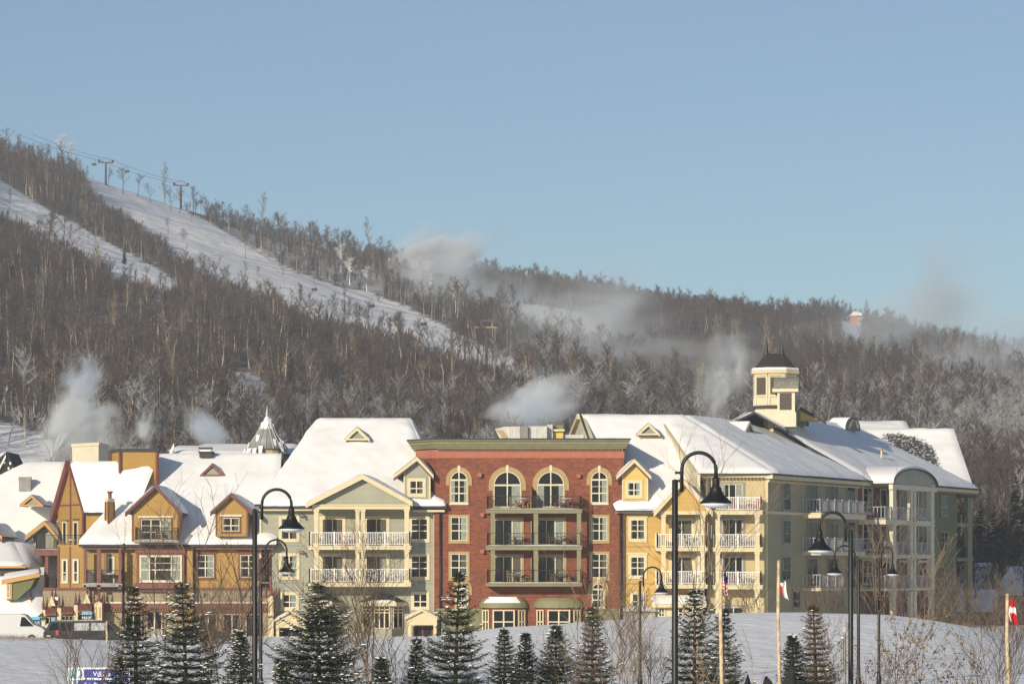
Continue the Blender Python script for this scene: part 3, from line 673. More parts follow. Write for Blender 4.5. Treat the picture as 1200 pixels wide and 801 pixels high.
# ---- grey-green building -------------------------------------------------------
Cb = thing('grey_green_hotel', base(410, 150), 'grey-green hotel with white balconies under a wide pediment, left of the brick building', 'hotel')
wallbox(Cb, f150, 304, 511, 592, 790, 16, 'grey_green')
q, _, _ = full_roof((303, 592, 148.8), (522, 592, 148.8), (480, 489.5, 161.5), (375, 489.5, 161.5))
roof(Cb, q, T=.36, amp=.09)
strip(Cb, f150, [(304, 595.2, 366, 598, .9, 'cream'), (484, 597, 521, 599.5, .9, 'cream'), (304, 638, 366, 639.2, .04, 'frame_grey'), (304, 681.6, 366, 682.8, .04, 'frame_grey'), (480, 682, 508, 683.2, .04, 'frame_grey'), (480, 638.5, 508, 639.7, .04, 'frame_grey'), (508, 598, 512, 745, .12, 'cream'), (304, 598, 306.4, 745, .12, 'cream')])
g_ = MB(); g_.pbox(f150, 303, 592.3, 365, 595.2, .9, 1.15, 'roof_dark'); g_.pbox(f150, 485, 592.3, 523, 595.2, .9, 1.15, 'roof_dark'); g_.build('gutter', Cb)
for y0, y1 in ((607, 631.5), (650.5, 675.5)): window(Cb, f150, 329.5, y0, 348.3, y1, 2, 3, 'cream', .2, curt='sides')
window(Cb, f150, 331.5, 696, 347.5, 711.5, 2, 2, 'cream', .2, curt='right')
for y in (603.5, 646.5):
    m_ = MB(); u, z = f150.uz(356, y); m_.tube([f150.P(u - .3, z, .02), f150.P(u - .3, z, .3), f150.P(u, z, .4), f150.P(u + .05, z - .25, .4)], .13, 'metal_grey', 8); m_.build('vent_pipe', Cb, smooth=True)
for y0, y1 in ((607.5, 632), (651, 676)): window(Cb, f150, 482, y0, 501, y1, 2, 3, 'cream', .18, curt='none')
window(Cb, f150, 484.5, 695.5, 500.5, 711, 2, 2, 'cream', .2, curt='none')
# portico with two balcony levels
fP = f150.off(2.3); nP = 2.3
pe = MB(); pe.prism([fP.P(*fP.uz(368, 592)), fP.P(*fP.uz(480, 592)), fP.P(*fP.uz(480, 586)), fP.P(*fP.uz(425, 559)), fP.P(*fP.uz(368, 586))], V(0, .2, 0), 'grey_green'); pe.build('pediment', Cb)
pa = W(424.8, 555, 147.1); pl = W(358.5, 588.5, 147.1); pr_ = W(483.5, 587, 147.1)
bk = V(0, 11, 0)
roof(Cb, [(pl, pl + bk, pa + bk, pa), (pr_ + bk, pr_, pa, pa + bk)], T=.26)
beam(Cb, pl + V(0, -.02, -.02), pa + V(0, -.02, -.02), .35, .42, 'cream', 'rake_board'); beam(Cb, pr_ + V(0, -.02, -.02), pa + V(0, -.02, -.02), .35, .42, 'cream', 'rake_board')
tm = MB(); tm.pbox(fP, 366, 592, 480.5, 596.3, -.4, .1, 'cream'); tm.pbox(fP, 366, 590.6, 480.5, 592, -.3, .22, 'cream'); tm.build('beam', Cb)
cl = MB(); u0, z0 = fP.uz(367, 596); u1, _ = fP.uz(480, 596); cl.box(fP, u0, u1, z0 + .1, z0 + .2, -2.28, -.3, 'cream'); cl.build('porch_ceiling', Cb)
for yt, yb in ((639, 643.6), (682, 687)):
    balcony(Cb, f150, 361, 481.5, yt, yb, 2.4, 'cream', 'white_paint', 1.12, gap=.14, snow=False)
for x0, x1 in ((368, 373.3), (416.7, 421.2), (423, 427.6), (474, 479.2)):
    for y0, y1 in ((596.3, 639), (643.6, 682)): column(Cb, f150, x0, y0, x1, y1, 2.3, 'cream', w=.36)
for y0, y1 in ((607.5, 639), (651, 683)):
    for x0, x1, c_ in ((377.5, 402, 'sides'), (429, 453.5, 'right')):
        window(Cb, f150, x0, y0, x1, y1, 2, 1, 'cream', .22, curt=c_, name='balcony_door')
# bay windows with bell roofs on the ground floor
def bay_window(parent, xl, xr, yt, ye, yb, Yf=150.0, piers='grey_green', rm='shingle', snowlip=True):
    f = front(Yf); d = 1.6; a = MB()
    u0, zt = f.uz(xl, yt); u1, _ = f.uz(xr, yt); _, ze = f.uz(xl, ye); zb = f.uz(xl, yb)[1]; c = .9
    ft = [(u0 + .4, 0), (u0 + .4 + c, d), (u1 - .4 - c, d), (u1 - .4, 0)]
    pts = [f.P(u, zb, n) for u, n in ft]; a.prism(pts, V(0, 0, ze - zb), piers); o = a.build('bay', parent)
    r_ = MB(); e = [(u0, 0), (u0 + c, d + .45), (u1 - c, d + .45), (u1, 0)]
    lo = [f.P(u, ze, n) for u, n in e]; hi = [f.P(u0 + 1.6, zt, .05), f.P(u0 + 1.9, zt, .5), f.P(u1 - 1.9, zt, .5), f.P(u1 - 1.6, zt, .05)]
    for i in range(3): r_.face([lo[i], lo[i + 1], hi[i + 1], hi[i]], rm)
    r_.face(lo, rm); r_.face(hi, rm); r_.build('roof', o)
    t = MB()
    for i in range(3):
        p, q_ = lo[i], lo[i + 1]; dd = (q_ - p); t.hexa([p, q_, q_ - V(0, 0, .3), p - V(0, 0, .3), p + V(0, .25, 0), q_ + V(0, .25, 0), q_ + V(0, .25, -.3), p + V(0, .25, -.3)], 'cream')
    t.build('trim', o)
    if snowlip:
        s = MB(); sheet(s, [lo[1], lo[2], lo[2] * .75 + hi[2] * .25, lo[1] * .75 + hi[1] * .25], .14, 'snow', .04, .3, seed=xl); s.build('snow', o, smooth=True, fix=False)
    # glazing
    for i in range(3):
        p, q_ = pts[i], pts[i + 1]; dd = q_ - p; fr = Frame(p.x, p.y, dd.x, dd.y); L = math.hypot(dd.x, dd.y); w = MB()
        ua, ub = .18, L - .18; za, zz = zb + 1.2, ze - .35
        w.box(fr, ua, ub, za, zz, .004, .02, 'interior')
        for k in range(4 if i == 1 else 3):
            n_ = 3 if i == 1 else 2; u = ua + (ub - ua) * k / n_; w.box(fr, u - .05, u + .05, za, zz, .03, .1, 'cream')
        for z in (za, za + (zz - za) * .72, za + (zz - za) * .86, zz): w.box(fr, ua - .05, ub + .05, z - .045, z + .045, .032, .095, 'cream')
        w.box(fr, ua, ub, za, zz, .04, .045, 'glass'); w.build('window', o)
    return o
bay_window(Cb, 419, 478, 695, 705, 752); bay_window(Cb, 362, 404, 695, 705, 752)
def gable_porch(parent, xl, xr, ya, ye, yb, Yf=150.0):
    f = front(Yf); d = 1.3; fr = f.off(d); u0, ze = fr.uz(xl, ye); u1, _ = fr.uz(xr, ye); uc = (u0 + u1) / 2; za = fr.uz(xl, ya)[1]; zb = fr.uz(xl, yb)[1]
    m_ = MB(); m_.prism([fr.P(u0 + .2, ze - .15), fr.P(u1 - .2, ze - .15), fr.P(u1 - .2, ze), fr.P(uc, za - .12), fr.P(u0 + .2, ze)], V(0, .25, 0), 'cream'); m_.box(fr, u0 + .2, u1 - .2, ze - .6, ze - .15, -.25, 0, 'cream')
    o = m_.build('porch', parent); r_ = MB(); s = MB()
    for a in (u0, u1):
        q_ = [fr.P(a, ze, .2), fr.P(uc, za, .2), fr.P(uc, za, -d), fr.P(a, ze, -d)]; r_.prism(q_, V(0, 0, -.14), 'roof_dark'); sheet(s, [q_[0], q_[3], q_[2], q_[1]], .15, 'snow', .03, .2)
        r_.hexa([fr.P(a, ze - .16, .2), fr.P(uc, za - .16, .2), fr.P(uc, za, .2), fr.P(a, ze, .2), fr.P(a, ze - .16, .27), fr.P(uc, za - .16, .27), fr.P(uc, za, .27), fr.P(a, ze, .27)], 'cream')
    r_.build('roof', o); s.build('snow', o, smooth=True, fix=False)
    for a in (u0 + .25, u1 - .5):
        k = MB(); k.box(fr, a, a + .25, zb, ze - .6, -.25, 0, 'cream'); k.build('column', o)
    dd = MB(); dd.box(f, u0 + .6, u1 - .6, zb, ze - .7, .004, .06, 'maroon'); dd.box(f, u0 + .7, uc - .05, zb + .8, ze - .85, .06, .08, 'interior'); dd.box(f, uc + .05, u1 - .7, zb + .8, ze - .85, .06, .08, 'interior'); dd.build('door', o)
gable_porch(Cb, 320, 361, 715, 726.5, 765); gable_porch(Cb, 474.5, 515, 713.5, 723.5, 765)
dormer(Cb, front(149.2), 461.5, 508.3, 556, 489, 534.5, 589, 8, 'grey_green', 'cream', wx=(473, 504.5), win=((480.2, 563, 496, 578.5), dict(cols=2, rows=2, trim='cream', tw=.22, curt='sides')), oh=.5, tr=.28)
dormer(Cb, front(157.2), 404, 433.5, 514, 418.7, 500, 514.5, 4, 'cream', 'cream', vent=True, T=.08, oh=.3, tr=.25, name='roof_vent', soff=None)

# ---- brick building --------------------------------------------------------------
D = thing('brick_hotel', base(620, 150), 'red brick hotel with flat olive cornice, arched top windows and olive balconies', 'hotel')
yf = YY(149.6); fB = front(149.6); chA = W(488, 0, 152.4); chB = W(511, 0, 149.6)
zt = fB.uz(600, 516)[1]
m_ = MB(); xa, xb = chB.x, fB.P(fB.u(731), 0).x
m_.prism([V(xa, yf, -.5), V(xb, yf, -.5), V(xb, yf + 18, -.5), V(chA.x, yf + 18, -.5), V(chA.x, yf + 2.8, -.5)], V(0, 0, zt + .5), 'brick'); m_.build('wall', D)
mc = MB()
def cornice(mb, out, za, zb, m):
    mb.prism([V(xa - out * .4, yf - out, za), V(xb + out * .7, yf - out, za), V(xb + out * .7, yf + 18, za), V(chA.x - out, yf + 18, za), V(chA.x - out, yf + 2.8 - out * .6, za)], V(0, 0, zb - za), m)
ys = lambda y: fB.uz(600, y)[1]
for o_, a, b_, m in ((.06, 536.5, 526.5, 'salmon'), (.30, 525.2, 523.2, 'olive_pale'), (.42, 523.2, 520.5, 'olive'), (.55, 520.5, 517, 'olive_pale'), (.72, 517, 515, 'olive'), (.82, 515, 513.6, 'roof_dark')): cornice(mc, o_, ys(a), ys(b_) - .004, m)
for i in range(70):
    x = 513 + i * 3.12
    if x < 730: mc.pbox(fB, x, 525.2, x + 1.7, 527.4, .062, .30, 'olive')
mc.build('cornice', D)
# inner parapet snow
sn = MB(); sheet(sn, [W(513, 515.2, 150.5), W(733, 515.2, 150.5), V(xb, yf + 17, zt - .1), V(chA.x, yf + 17, zt - .1)], .22, amp=.04); sn.build('snow', D, smooth=True, fix=False)
for x0, x1 in ((528, 547.7), (692.7, 711.8)): arched(D, fB, x0, 552.3, x1, 589)
for x0, x1 in ((578.6, 610.4), (629.8, 661)): arched(D, fB, x0, 552.3, x1, 594, tw=.42, name='balcony_door')
for y0, y1 in ((605.5, 633), (648.5, 676.5)):
    for x0, x1 in ((528.5, 547.5), (693, 711.5)): window(D, fB, x0, y0, x1, y1, 2, 3, 'tan', .2, curt=rnd.choice(['right', 'sides']))
for y0, y1 in ((608.5, 638), (651.5, 682)):
    for x0, x1 in ((579.5, 611), (630, 661)): window(D, fB, x0, y0, x1, y1, 3, 1, 'tan', .2, curt=rnd.choice(['right', 'both']), name='balcony_door')
for x0, x1 in ((534, 548), (694, 708)): arched(D, fB, x0, 683, x1, 711.5, tw=.36)
strip(D, fB, [(511, 712.5, 565, 714.6, .35, 'olive_pale'), (511, 714.6, 565, 760, .25, 'olive')], 'plinth')
strip(D, fB, [(686, 712.5, 727, 714.6, .35, 'olive_pale'), (686, 714.6, 727, 760, .25, 'olive')], 'plinth')
for i, (yt, yb) in enumerate(((596.2, 601), (639, 644), (682.6, 686.6))):
    balcony(D, fB, 569.5, 682, yt, yb, 2.1, 'olive_pale', 'metal_black', 1.08, gap=.12)
for x0, x1 in ((575, 580), (625.3, 630.6), (676, 681)):
    for y0, y1 in ((600.6, 639), (643.8, 682.6)): column(D, fB, x0, y0, x1, y1, 2.0, 'olive_pale', w=.36, cap=False)
for yt, yb in ((568, 596), (610, 639), (653, 682)):
    m_ = MB(); u, z0 = fB.uz(622.5, yb, 1); _, z1 = fB.uz(622.5, yt, 1)
    m_.hexa([fB.P(u - .04, z0, .1), fB.P(u + .04, z0, .1), fB.P(u + .04, z1, .1), fB.P(u - .04, z1, .1), fB.P(u - .04, z0, 1.9), fB.P(u + .04, z0, 1.9), fB.P(u + .04, z1 - (.9 if yt == 568 else 0), 1.9), fB.P(u - .04, z1 - (.9 if yt == 568 else 0), 1.9)], 'olive_pale'); m_.build('partition', D)
for x, y in ((562, 556), (678, 557), (565, 602.5), (565, 645.5)):
    m_ = MB(); m_.pbox(fB, x - 2.4, y - 2, x + 2.4, y + 2.2, .003, .42, 'salmon'); m_.pbox(fB, x - 1.2, y + 2.2, x + 1.2, y + 2.8, .05, .3, 'lens'); m_.build('wall_lamp', D)
dp = MB(); dp.tube([W(516, 600, 149.4), W(516, 770, 149.4)], .09, 'metal_black'); dp.build('downpipe', D, smooth=True); dp = MB(); dp.tube([W(727.5, 600, 149.4), W(727.5, 770, 149.4)], .10, 'metal_black'); dp.build('downpipe', D, smooth=True)
def bow_bay(x0, x1, yt, ye):
    u0, _ = fB.uz(x0, ye); u1, ze = fB.uz(x1, ye); zt_ = fB.uz(x0, yt)[1]; uc = (u0 + u1) / 2; ra = (u1 - u0) / 2; S = 16; zb = fB.uz(x0, 762)[1]
    m_ = MB(); rb = ra * .84
    ring = lambda r, z, k=.62: [fB.P(uc - r * math.cos(math.pi * i / S), z, max(.004, r * k * math.sin(math.pi * i / S))) for i in range(S + 1)]
    m_.prism(ring(rb, zb), V(0, 0, ze - zb), 'brick'); o = m_.build('shop_bay', D)
    a = MB(); H = [(1.0, ze - .15), (1.0, ze + .12), (.93, ze + .42), (.8, ze + .68), (.62, zt_ - .06), (.0, zt_)]
    for (ka, za), (kb, zb2) in zip(H, H[1:]):
        A1, B1 = ring(ra * ka, za), ring(max(ra * kb, .01), zb2)
        for i in range(S): a.face([A1[i], A1[i + 1], B1[i + 1], B1[i]], 'olive_pale')
    a.face(ring(ra, ze - .15), 'olive_pale'); a.build('awning', o, smooth=True)
    for (a0, a1) in ((18, 48), (60, 120), (132, 162)):
        g0, g1 = R(a0), R(a1); r = rb + .01; p, q_ = fB.P(uc - r * math.cos(g0), 0, r * .62 * math.sin(g0)), fB.P(uc - r * math.cos(g1), 0, r * .62 * math.sin(g1))
        dd = q_ - p; fr = Frame(p.x, p.y, dd.x, dd.y); L = dd.length; w = MB(); za, zz = fB.uz(x0, 748)[1], ze - .35; nn = .22 if a1 - a0 > 40 else .08
        w.box(fr, 0, L, za, zz, nn, nn + .02, 'interior')
        for u in (0, L / 2, L): w.box(fr, u - .06, u + .06, za, zz, nn + .03, nn + .1, 'cream')
        for z in (za, za + (zz - za) * .6, zz): w.box(fr, -.06, L + .06, z - .05, z + .05, nn + .032, nn + .11, 'cream')
        w.box(fr, 0, L, za, zz, nn + .04, nn + .05, 'glass'); w.build('window', o)
    return o, ring, ra, ze, zt_
o1, ring, ra, ze, zt_ = bow_bay(561.5, 619, 699, 709.5)
A1, B1 = ring(ra * .99, ze + .2), ring(ra * .72, zt_ - .1); s = MB()
for i in range(3, 12): s.face([A1[i] + V(0, -.08, .06), A1[i + 1] + V(0, -.08, .06), B1[i + 1] + V(0, -.05, .12), B1[i] + V(0, -.05, .12)], 'snow')
s.build('snow', o1, fix=False)
bow_bay(625, 684, 699, 709.5)
# roof plant
m_ = MB(); fq = front(158)
m_.prism([fq.P(*fq.uz(580, 502)), fq.P(*fq.uz(592, 499.5)), fq.P(*fq.uz(641, 499)), fq.P(*fq.uz(641, 520)), fq.P(*fq.uz(589, 520))], V(0, 3.5, 0), 'galv'); ru = m_.build('air_unit', D)
for x in (596, 603, 620, 627, 634):
    k = MB(); k.pbox(fq, x, 500.5, x + .5, 514, .003, .06, 'white_paint'); k.build('panel_seam', ru)
k = MB(); k.pbox(fq, 609, 499, 618.5, 514, .003, .5, 'metal_grey'); k.build('duct', ru); k = MB(); k.prism([fq.P(*fq.uz(582, 504), .01), fq.P(*fq.uz(589, 504), .01), fq.P(*fq.uz(596, 513), .01), fq.P(*fq.uz(589, 513), .01)], V(0, -.05, 0), 'tan'); k.build('louvre', ru)
fq2 = front(160); k = MB(); k.pbox(fq2, 641, 497, 647.5, 514, -1, 1.2, 'galv'); k.build('air_unit', D)
k = MB(); k.pbox(fq2, 648, 502.5, 661.5, 505, -2, 1.0, 'cream'); k.pbox(fq2, 649, 505, 660, 515, -2, .6, 'yellow'); k.pbox(fq2, 649, 498, 660, 502.5, -2, 0, 'olive'); k.pbox(fq2, 661, 509, 684, 518, -2, .2, 'galv'); k.build('air_unit', D)

# ---- yellow and cream building with the long receding wing -----------------------
E = thing('cream_hotel', base(800, 150), 'long cream and yellow hotel with cupolas and a wing running back to the right', 'hotel')
wallbox(E, f150, 728, 830, 597, 790, 14, 'ochre'); 
C0 = W(900, 0, 150.0); wl_ = wallbox(E, f150, 826, 899.9, 553, 790, 14, 'cream_wall')
eq, _, _ = full_roof((721, 597, 148.8), (832, 597, 148.8), (801, 485.5, 162), (680, 485.5, 162), False, False)
roof(E, [eq[0]], T=.36, amp=.1); 
pA, pB, pC = W(680, 486, 162), W(694, 524, 155), W(667, 524, 171)
g = MB(); g.prism([pA, pB, pC], V(.4, 0, 0), 'cream_pale'); g.build('gable_wall', E); beam(E, W(666.5, 516, 170), pA + V(-.05, 0, .1), .5, .45, 'cream', 'rake_board'); beam(E, pB, pA + V(0, 0, .1), .12, .2, 'roof_dark', 'rake_board')
roof(E, [(pC, W(850, 524, 175), W(801, 485.5, 162), W(680, 485.5, 162))], T=.2)
# step wall where the cream roof rises above the yellow one
rk0 = W(773, 488, 162); rk1 = W(817, 554, 148.9)
g = MB(); g.prism([rk0 + V(0, 0, -.1), rk1 + V(0, 0, -.1), V(rk1.x, rk1.y, 4), V(rk0.x, rk0.y, 4)], V(.25, 0, 0), 'cream_pale'); g.build('step_wall', E); beam(E, rk1 + V(-.02, 0, .05), rk0 + V(-.02, 0, .05), .3, .28, 'cream', 'rake_board')
Uw = (24.9, 55.0); fW = Frame(C0.x, YY(150), *Uw); UB = fW.u(1010)
def wp(u, d, z): return fW.P(u, z, -d)
zE_ = W(900, 554, 149.4).z; zR = W(800, 485.5, 162).z
hip = W(800, 486, 162); DR = -((hip.x - fW.O[0]) * fW.N[0] + (hip.y - fW.O[1]) * fW.N[1]); r1 = wp(UB, DR, zR); e0 = fW.P(-.35, zE_, .65); e0 = V(C0.x + .6, YY(149.3), zE_)
roof(E, [(rk1, e0, hip, rk0)], T=.32)
roof(E, [(e0, fW.P(UB, zE_, .6), r1, hip)], T=.30)
roof(E, [(wp(UB, 24, zE_), V(2, YY(178), zE_), hip, r1)], T=.2)
L2 = fW.u(1140); zR2 = zR + .95; LR = L2 - 6.5
roof(E, [(fW.P(UB, zE_ + .03, .66), fW.P(L2, zE_ + .03, .66), wp(LR, DR, zR2), wp(UB, DR, zR2))], T=.30)
roof(E, [(wp(LR, 24, zE_), wp(UB, 24, zE_), wp(UB, DR, zR2), wp(LR, DR, zR2))], T=.25)
g = MB(); a, b_, c_, d_ = fW.P(UB, zE_ - .1, .66), wp(UB, DR, zR2 - .12), wp(UB, DR, zR - .6), fW.P(UB, zE_ - .3, .66)
g.prism([a, b_, c_, d_], V(fW.U[0], fW.U[1], 0) * .2, 'roof_dark'); bb = wp(UB, 24, zE_); g.prism([bb, b_, c_, bb - V(0, 0, .5)], V(fW.U[0], fW.U[1], 0) * .2, 'roof_dark'); g.build('parapet', E)
# far cross roof with the wind-bared patch
cq = [W(985, 574.5, 204.3), W(1142, 574.5, 204.3), W(1117.5, 502, 215), W(985, 502, 215)]
PATCH = [(1024, 507), (1045, 503), (1078, 509), (1100, 524), (1110, 556), (1085, 547), (1060, 537), (1040, 523)]
_, xs = roof(E, [cq], T=.4, amp=.12, snowmat='patchy_snow')
me = xs.data; at = me.attributes.new('bare', 'FLOAT', 'POINT'); rl = E.location
vals = []
for v in me.vertices:
    p = v.co + rl; px = CX + p.x / p.y * FP; py = HY - (p.z - CZ) / p.y * FP
    vals.append(.56 * sum(inpoly(px + a_, py + b2, PATCH) for a_ in (-5, 0, 5) for b2 in (-4, 0, 4)) / 9)
at.data.foreach_set('value', vals)
bq = [cq[1] + V(0, 21, 0), cq[0] + V(0, 21, 0), cq[3], cq[2]]; roof(E, [bq], T=.25)
g = MB(); g.prism([cq[1] + V(-.3, .3, -.2), cq[2] + V(-.3, 0, -.2), cq[1] + V(-.3, 20.5, -.2)], V(-.3, 0, 0), 'dark_green'); g.build('gable_wall', E)
# wing walls: cream with its shade in the colour, burgundy, dark green
def wseg(xa_, xb_, m, d=11.5, name='wall', n=0.0, zt=None):
    u0, u1 = (fW.u(xa_, n) if xa_ else .0), fW.u(xb_, n); mb = MB(); mb.box(fW, u0, u1, -.5, zt or zE_ - .05, n - d, n, m); return mb.build(name, E)
wseg(None, 1006, 'drab_wall'); wseg(1006.03, 1094, 'burgundy', n=.03); wseg(1094.03, 1121, 'dark_green')
wk = MB(); u0 = fW.u(1121); wk.box(fW, u0, L2 - .5, -.5, zE_ - .1, -11.4, -2.6, 'dark_green'); wk.build('wall', E)
def wz(y, x): return fW.uz(x, y)[1]
tm = MB(); ze0 = zE_ - .12
tm.box(fW, -.6, L2, zE_ - .46, zE_ - .14, .003, .62, 'cream'); tm.box(fW, -.3, fW.u(1006), ze0 - .62, ze0 - .36, .003, .22, 'cream')
for i in range(int((L2) / .55)): tm.box(fW, .1 + i * .55, .32 + i * .55, zE_ - .62, zE_ - .46, .003, .5, 'tan')
tm.box(fW, 0, fW.u(944), 10.22, 10.45, .003, .10, 'cream'); tm.box(fW, 0, fW.u(1006), 7.2, 7.27, .003, .04, 'frame_grey'); tm.box(fW, 0, fW.u(1006), 4.1, 4.25, .003, .05, 'tan')
tm.build('trim', E)
gt = MB(); gt.box(fW, -.7, L2 + .2, zE_ - .16, zE_ + .0, .62, .8, 'roof_dark'); gt.build('gutter', E)
for y0, y1 in ((566, 597), (609.5, 636), (652, 679)): window(E, fW, 916.8, y0, 925.5, y1, 2, 3, 'frame_grey', .12, curt='low', frame='metal_grey')
window(E, fW, 928.5, 692, 937, 712, 2, 2, 'frame_grey', .1, frame='metal_grey')
for y0, y1 in ((568.5, 603), (611.5, 647), (654, 688)):
    for x0, x1 in ((946, 957), (969.5, 981), (992, 1001)): window(E, fW, x0, y0, x1, y1, 2, 1, 'frame_grey', .14, curt=rnd.choice(['right', 'sides', 'none']), name='balcony_door', frame='metal_grey')
for i, (yt, yb) in enumerate(((602.5, 606.5), (646, 650), (688, 692))):
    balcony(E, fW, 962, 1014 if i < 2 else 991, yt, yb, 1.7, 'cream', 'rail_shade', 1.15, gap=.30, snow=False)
for y0, y1 in ((572, 600), (614, 643), (656, 683)):
    window(E, fW, 1011, y0, 1021.5, y1, 2, 3, 'cream_pale', .14, n=.03, curt='low')
    for x0, x1 in ((1031.5, 1044), (1054, 1065.5), (1075.5, 1085.5)): window(E, fW, x0, y0 + 2, x1, y1 + 6, 2, 1, 'cream_pale', .14, n=.03, curt=rnd.choice(['right', 'none']), name='balcony_door')
for y0, y1 in ((581, 604), (623, 645.5), (664, 688)): window(E, fW, 1102, y0, 1109.8, y1, 2, 3, 'olive_pale', .08, curt='both', frame='frame_grey')
# porch with barrel vault
pn = 2.6
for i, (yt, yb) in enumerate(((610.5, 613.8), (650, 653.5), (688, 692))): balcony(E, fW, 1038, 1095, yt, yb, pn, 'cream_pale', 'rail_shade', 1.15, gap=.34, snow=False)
for x0, x1 in ((1046.5, 1050.5), (1067.5, 1070), (1071.5, 1074), (1091.5, 1095)):
    for y0, y1 in ((568, 611), (614, 650), (653.5, 688), (692, 735)): column(E, fW, x0, y0, x1, y1, pn, 'cream_pale', w=.34)
u0, zb_ = fW.uz(1046, 567, pn + .05); u1, _ = fW.uz(1097.5, 569, pn + .05); za_ = fW.uz(1070, 550, pn)[1]
vm = MB(); vf = MB(); vs = MB(); S = 18; uc = (u0 + u1) / 2; rr_ = (u1 - u0) / 2; hh = za_ - zb_
arc = [(uc - rr_ * math.cos(math.pi * i / S), zb_ + hh * math.sin(math.pi * i / S)) for i in range(S + 1)]
vf.prism([fW.P(a, z, pn) for a, z in arc], V(fW.N[0], fW.N[1], 0) * -.2, 'grey_green'); vf.box(fW, u0, u1, zb_ - .45, zb_ - .004, pn - .3, pn + .08, 'cream_pale'); vf.build('vault_gable', E)
for i in range(S):
    (a, z), (b_, y) = arc[i], arc[i + 1]
    vm.hexa([fW.P(a, z, pn + .25), fW.P(b_, y, pn + .25), fW.P(b_, y + .1, pn + .25), fW.P(a, z + .1, pn + .25), fW.P(a, z, -8), fW.P(b_, y, -8), fW.P(b_, y + .1, -8), fW.P(a, z + .1, -8)], 'roof_dark')
    k = V(0, 0, .11 + .22 * math.sin(math.pi * (i + .0) / S)); k2 = V(0, 0, .11 + .22 * math.sin(math.pi * (i + 1.0) / S)); e1 = pn + .12
    vs.face([fW.P(a, z, e1) + k, fW.P(b_, y, e1) + k2, fW.P(b_, y, -8) + k2, fW.P(a, z, -8) + k], 'snow_roof'); vs.face([fW.P(a, z, e1) + k, fW.P(b_, y, e1) + k2, fW.P(b_, y + .1, e1), fW.P(a, z + .1, e1)], 'snow_roof')
vo = vm.build('vault_roof', E); vs.build('snow', vo, smooth=True, fix=False)
# far corner balconies
for x0, x1 in ((1134.5, 1139.5),):
    for y0, y1 in ((577, 613), (616.5, 654), (657, 745)): column(E, fW, x0, y0, x1, y1, .1, 'olive_pale', w=.4, cap=False)
for yt, yb in ((613, 616.5), (653.5, 657)): balcony(E, fW, 1121.5, 1141, yt, yb, 2.6, 'olive_pale', 'metal_black', 1.1, wall_n=-2.55, gap=.14, snow=False)
tb = MB(); tb.box(fW, fW.u(1121), L2 + .3, zE_ - .9, zE_ - .16, -2.5, .3, 'roof_dark'); tb.build('porch_ceiling', E)
# eyebrow vents and the small triangular one on the wing roof
def roof_pt(px, py, zr, uo=0):
    """point of the wing roof slope seen at a photo pixel"""
    k = (zr - zE_) / (DR + .6); dx, dy, dz = (px - CX) / FP, 1.0, (HY - py) / FP
    # z = zE_ + k * (d + .6), d = -( (x - ox) nx + (y - oy) ny )
    nx, ny = fW.N; ox, oy = fW.O
    t = (zE_ - CZ + k * (.6 + ox * nx + oy * ny)) / (dz + k * (dx * nx + dy * ny)); return V(dx * t, t, CZ + dz * t)
for px, py, wd, ht in ((938, 504, 8.5, 14), (999, 509.5, 8, 14.5)):
    p = roof_pt(px, py, zR2) + V(0, 0, .5); fr = Frame(p.x, p.y, 1, .45); ra = wd / FP * p.y * 1.05; hh = ht / FP * p.y * 1.0; S = 12
    arc = [(-ra * math.cos(math.pi * i / S), hh * math.sin(math.pi * i / S) + 0) for i in range(S + 1)]
    m_ = MB(); m_.prism([fr.P(a, p.z + b2 - .1, .1) for a, b2 in arc], V(fr.N[0], fr.N[1], 0) * -.15, 'frame_grey'); o = m_.build('eyebrow_vent', E)
    k = MB(); k.prism([fr.P(a * .6, p.z + b2 * .72, .103) for a, b2 in arc], V(fr.N[0], fr.N[1], 0) * .04, 'metal_grey'); k.build('louvre', o)
    k = MB(); s = MB()
    for i in range(S):
        (a, z), (b2, y) = arc[i], arc[i + 1]; k.hexa([fr.P(a, p.z + z - .1, .25), fr.P(b2, p.z + y - .1, .25), fr.P(b2 * 1.08, p.z + y - .02, .25), fr.P(a * 1.08, p.z + z - .02, .25), fr.P(a, p.z + z - .1, -3.5), fr.P(b2, p.z + y - .1, -3.5), fr.P(b2 * 1.08, p.z + y - .02, -3.5), fr.P(a * 1.08, p.z + z - .02, -3.5)], 'roof_dark')
        s.face([fr.P(a * 1.1, p.z + z + .04, -.1), fr.P(b2 * 1.1, p.z + y + .04, -.1), fr.P(b2 * 1.12, p.z + y + .16, -3.5), fr.P(a * 1.12, p.z + z + .16, -3.5)], 'snow_roof')
    k.build('roof', o); s.build('snow', o, smooth=True, fix=False)
p = roof_pt(876.5, 508, zR); fr = Frame(p.x, p.y, *Uw); x_ = CX + p.x / p.y * FP
dormer(E, fr, x_ - 6, x_ + 6.5, 507, x_ + .3, 493.5, 509, 3.5, 'cream', 'cream', vent=True, T=.08, oh=.15, name='roof_vent', tr=.2)
p = roof_pt(1033, 540, zR2); k = MB(); k.tube([p - V(0, 0, .3), p + V(0, 0, 1.0)], .10, 'cream', 8); k.lathe(p + V(0, 0, 1.0), [(.15, 0), (.17, .1), (.02, .2)], 'tan', 8); k.build('vent_pipe', E)
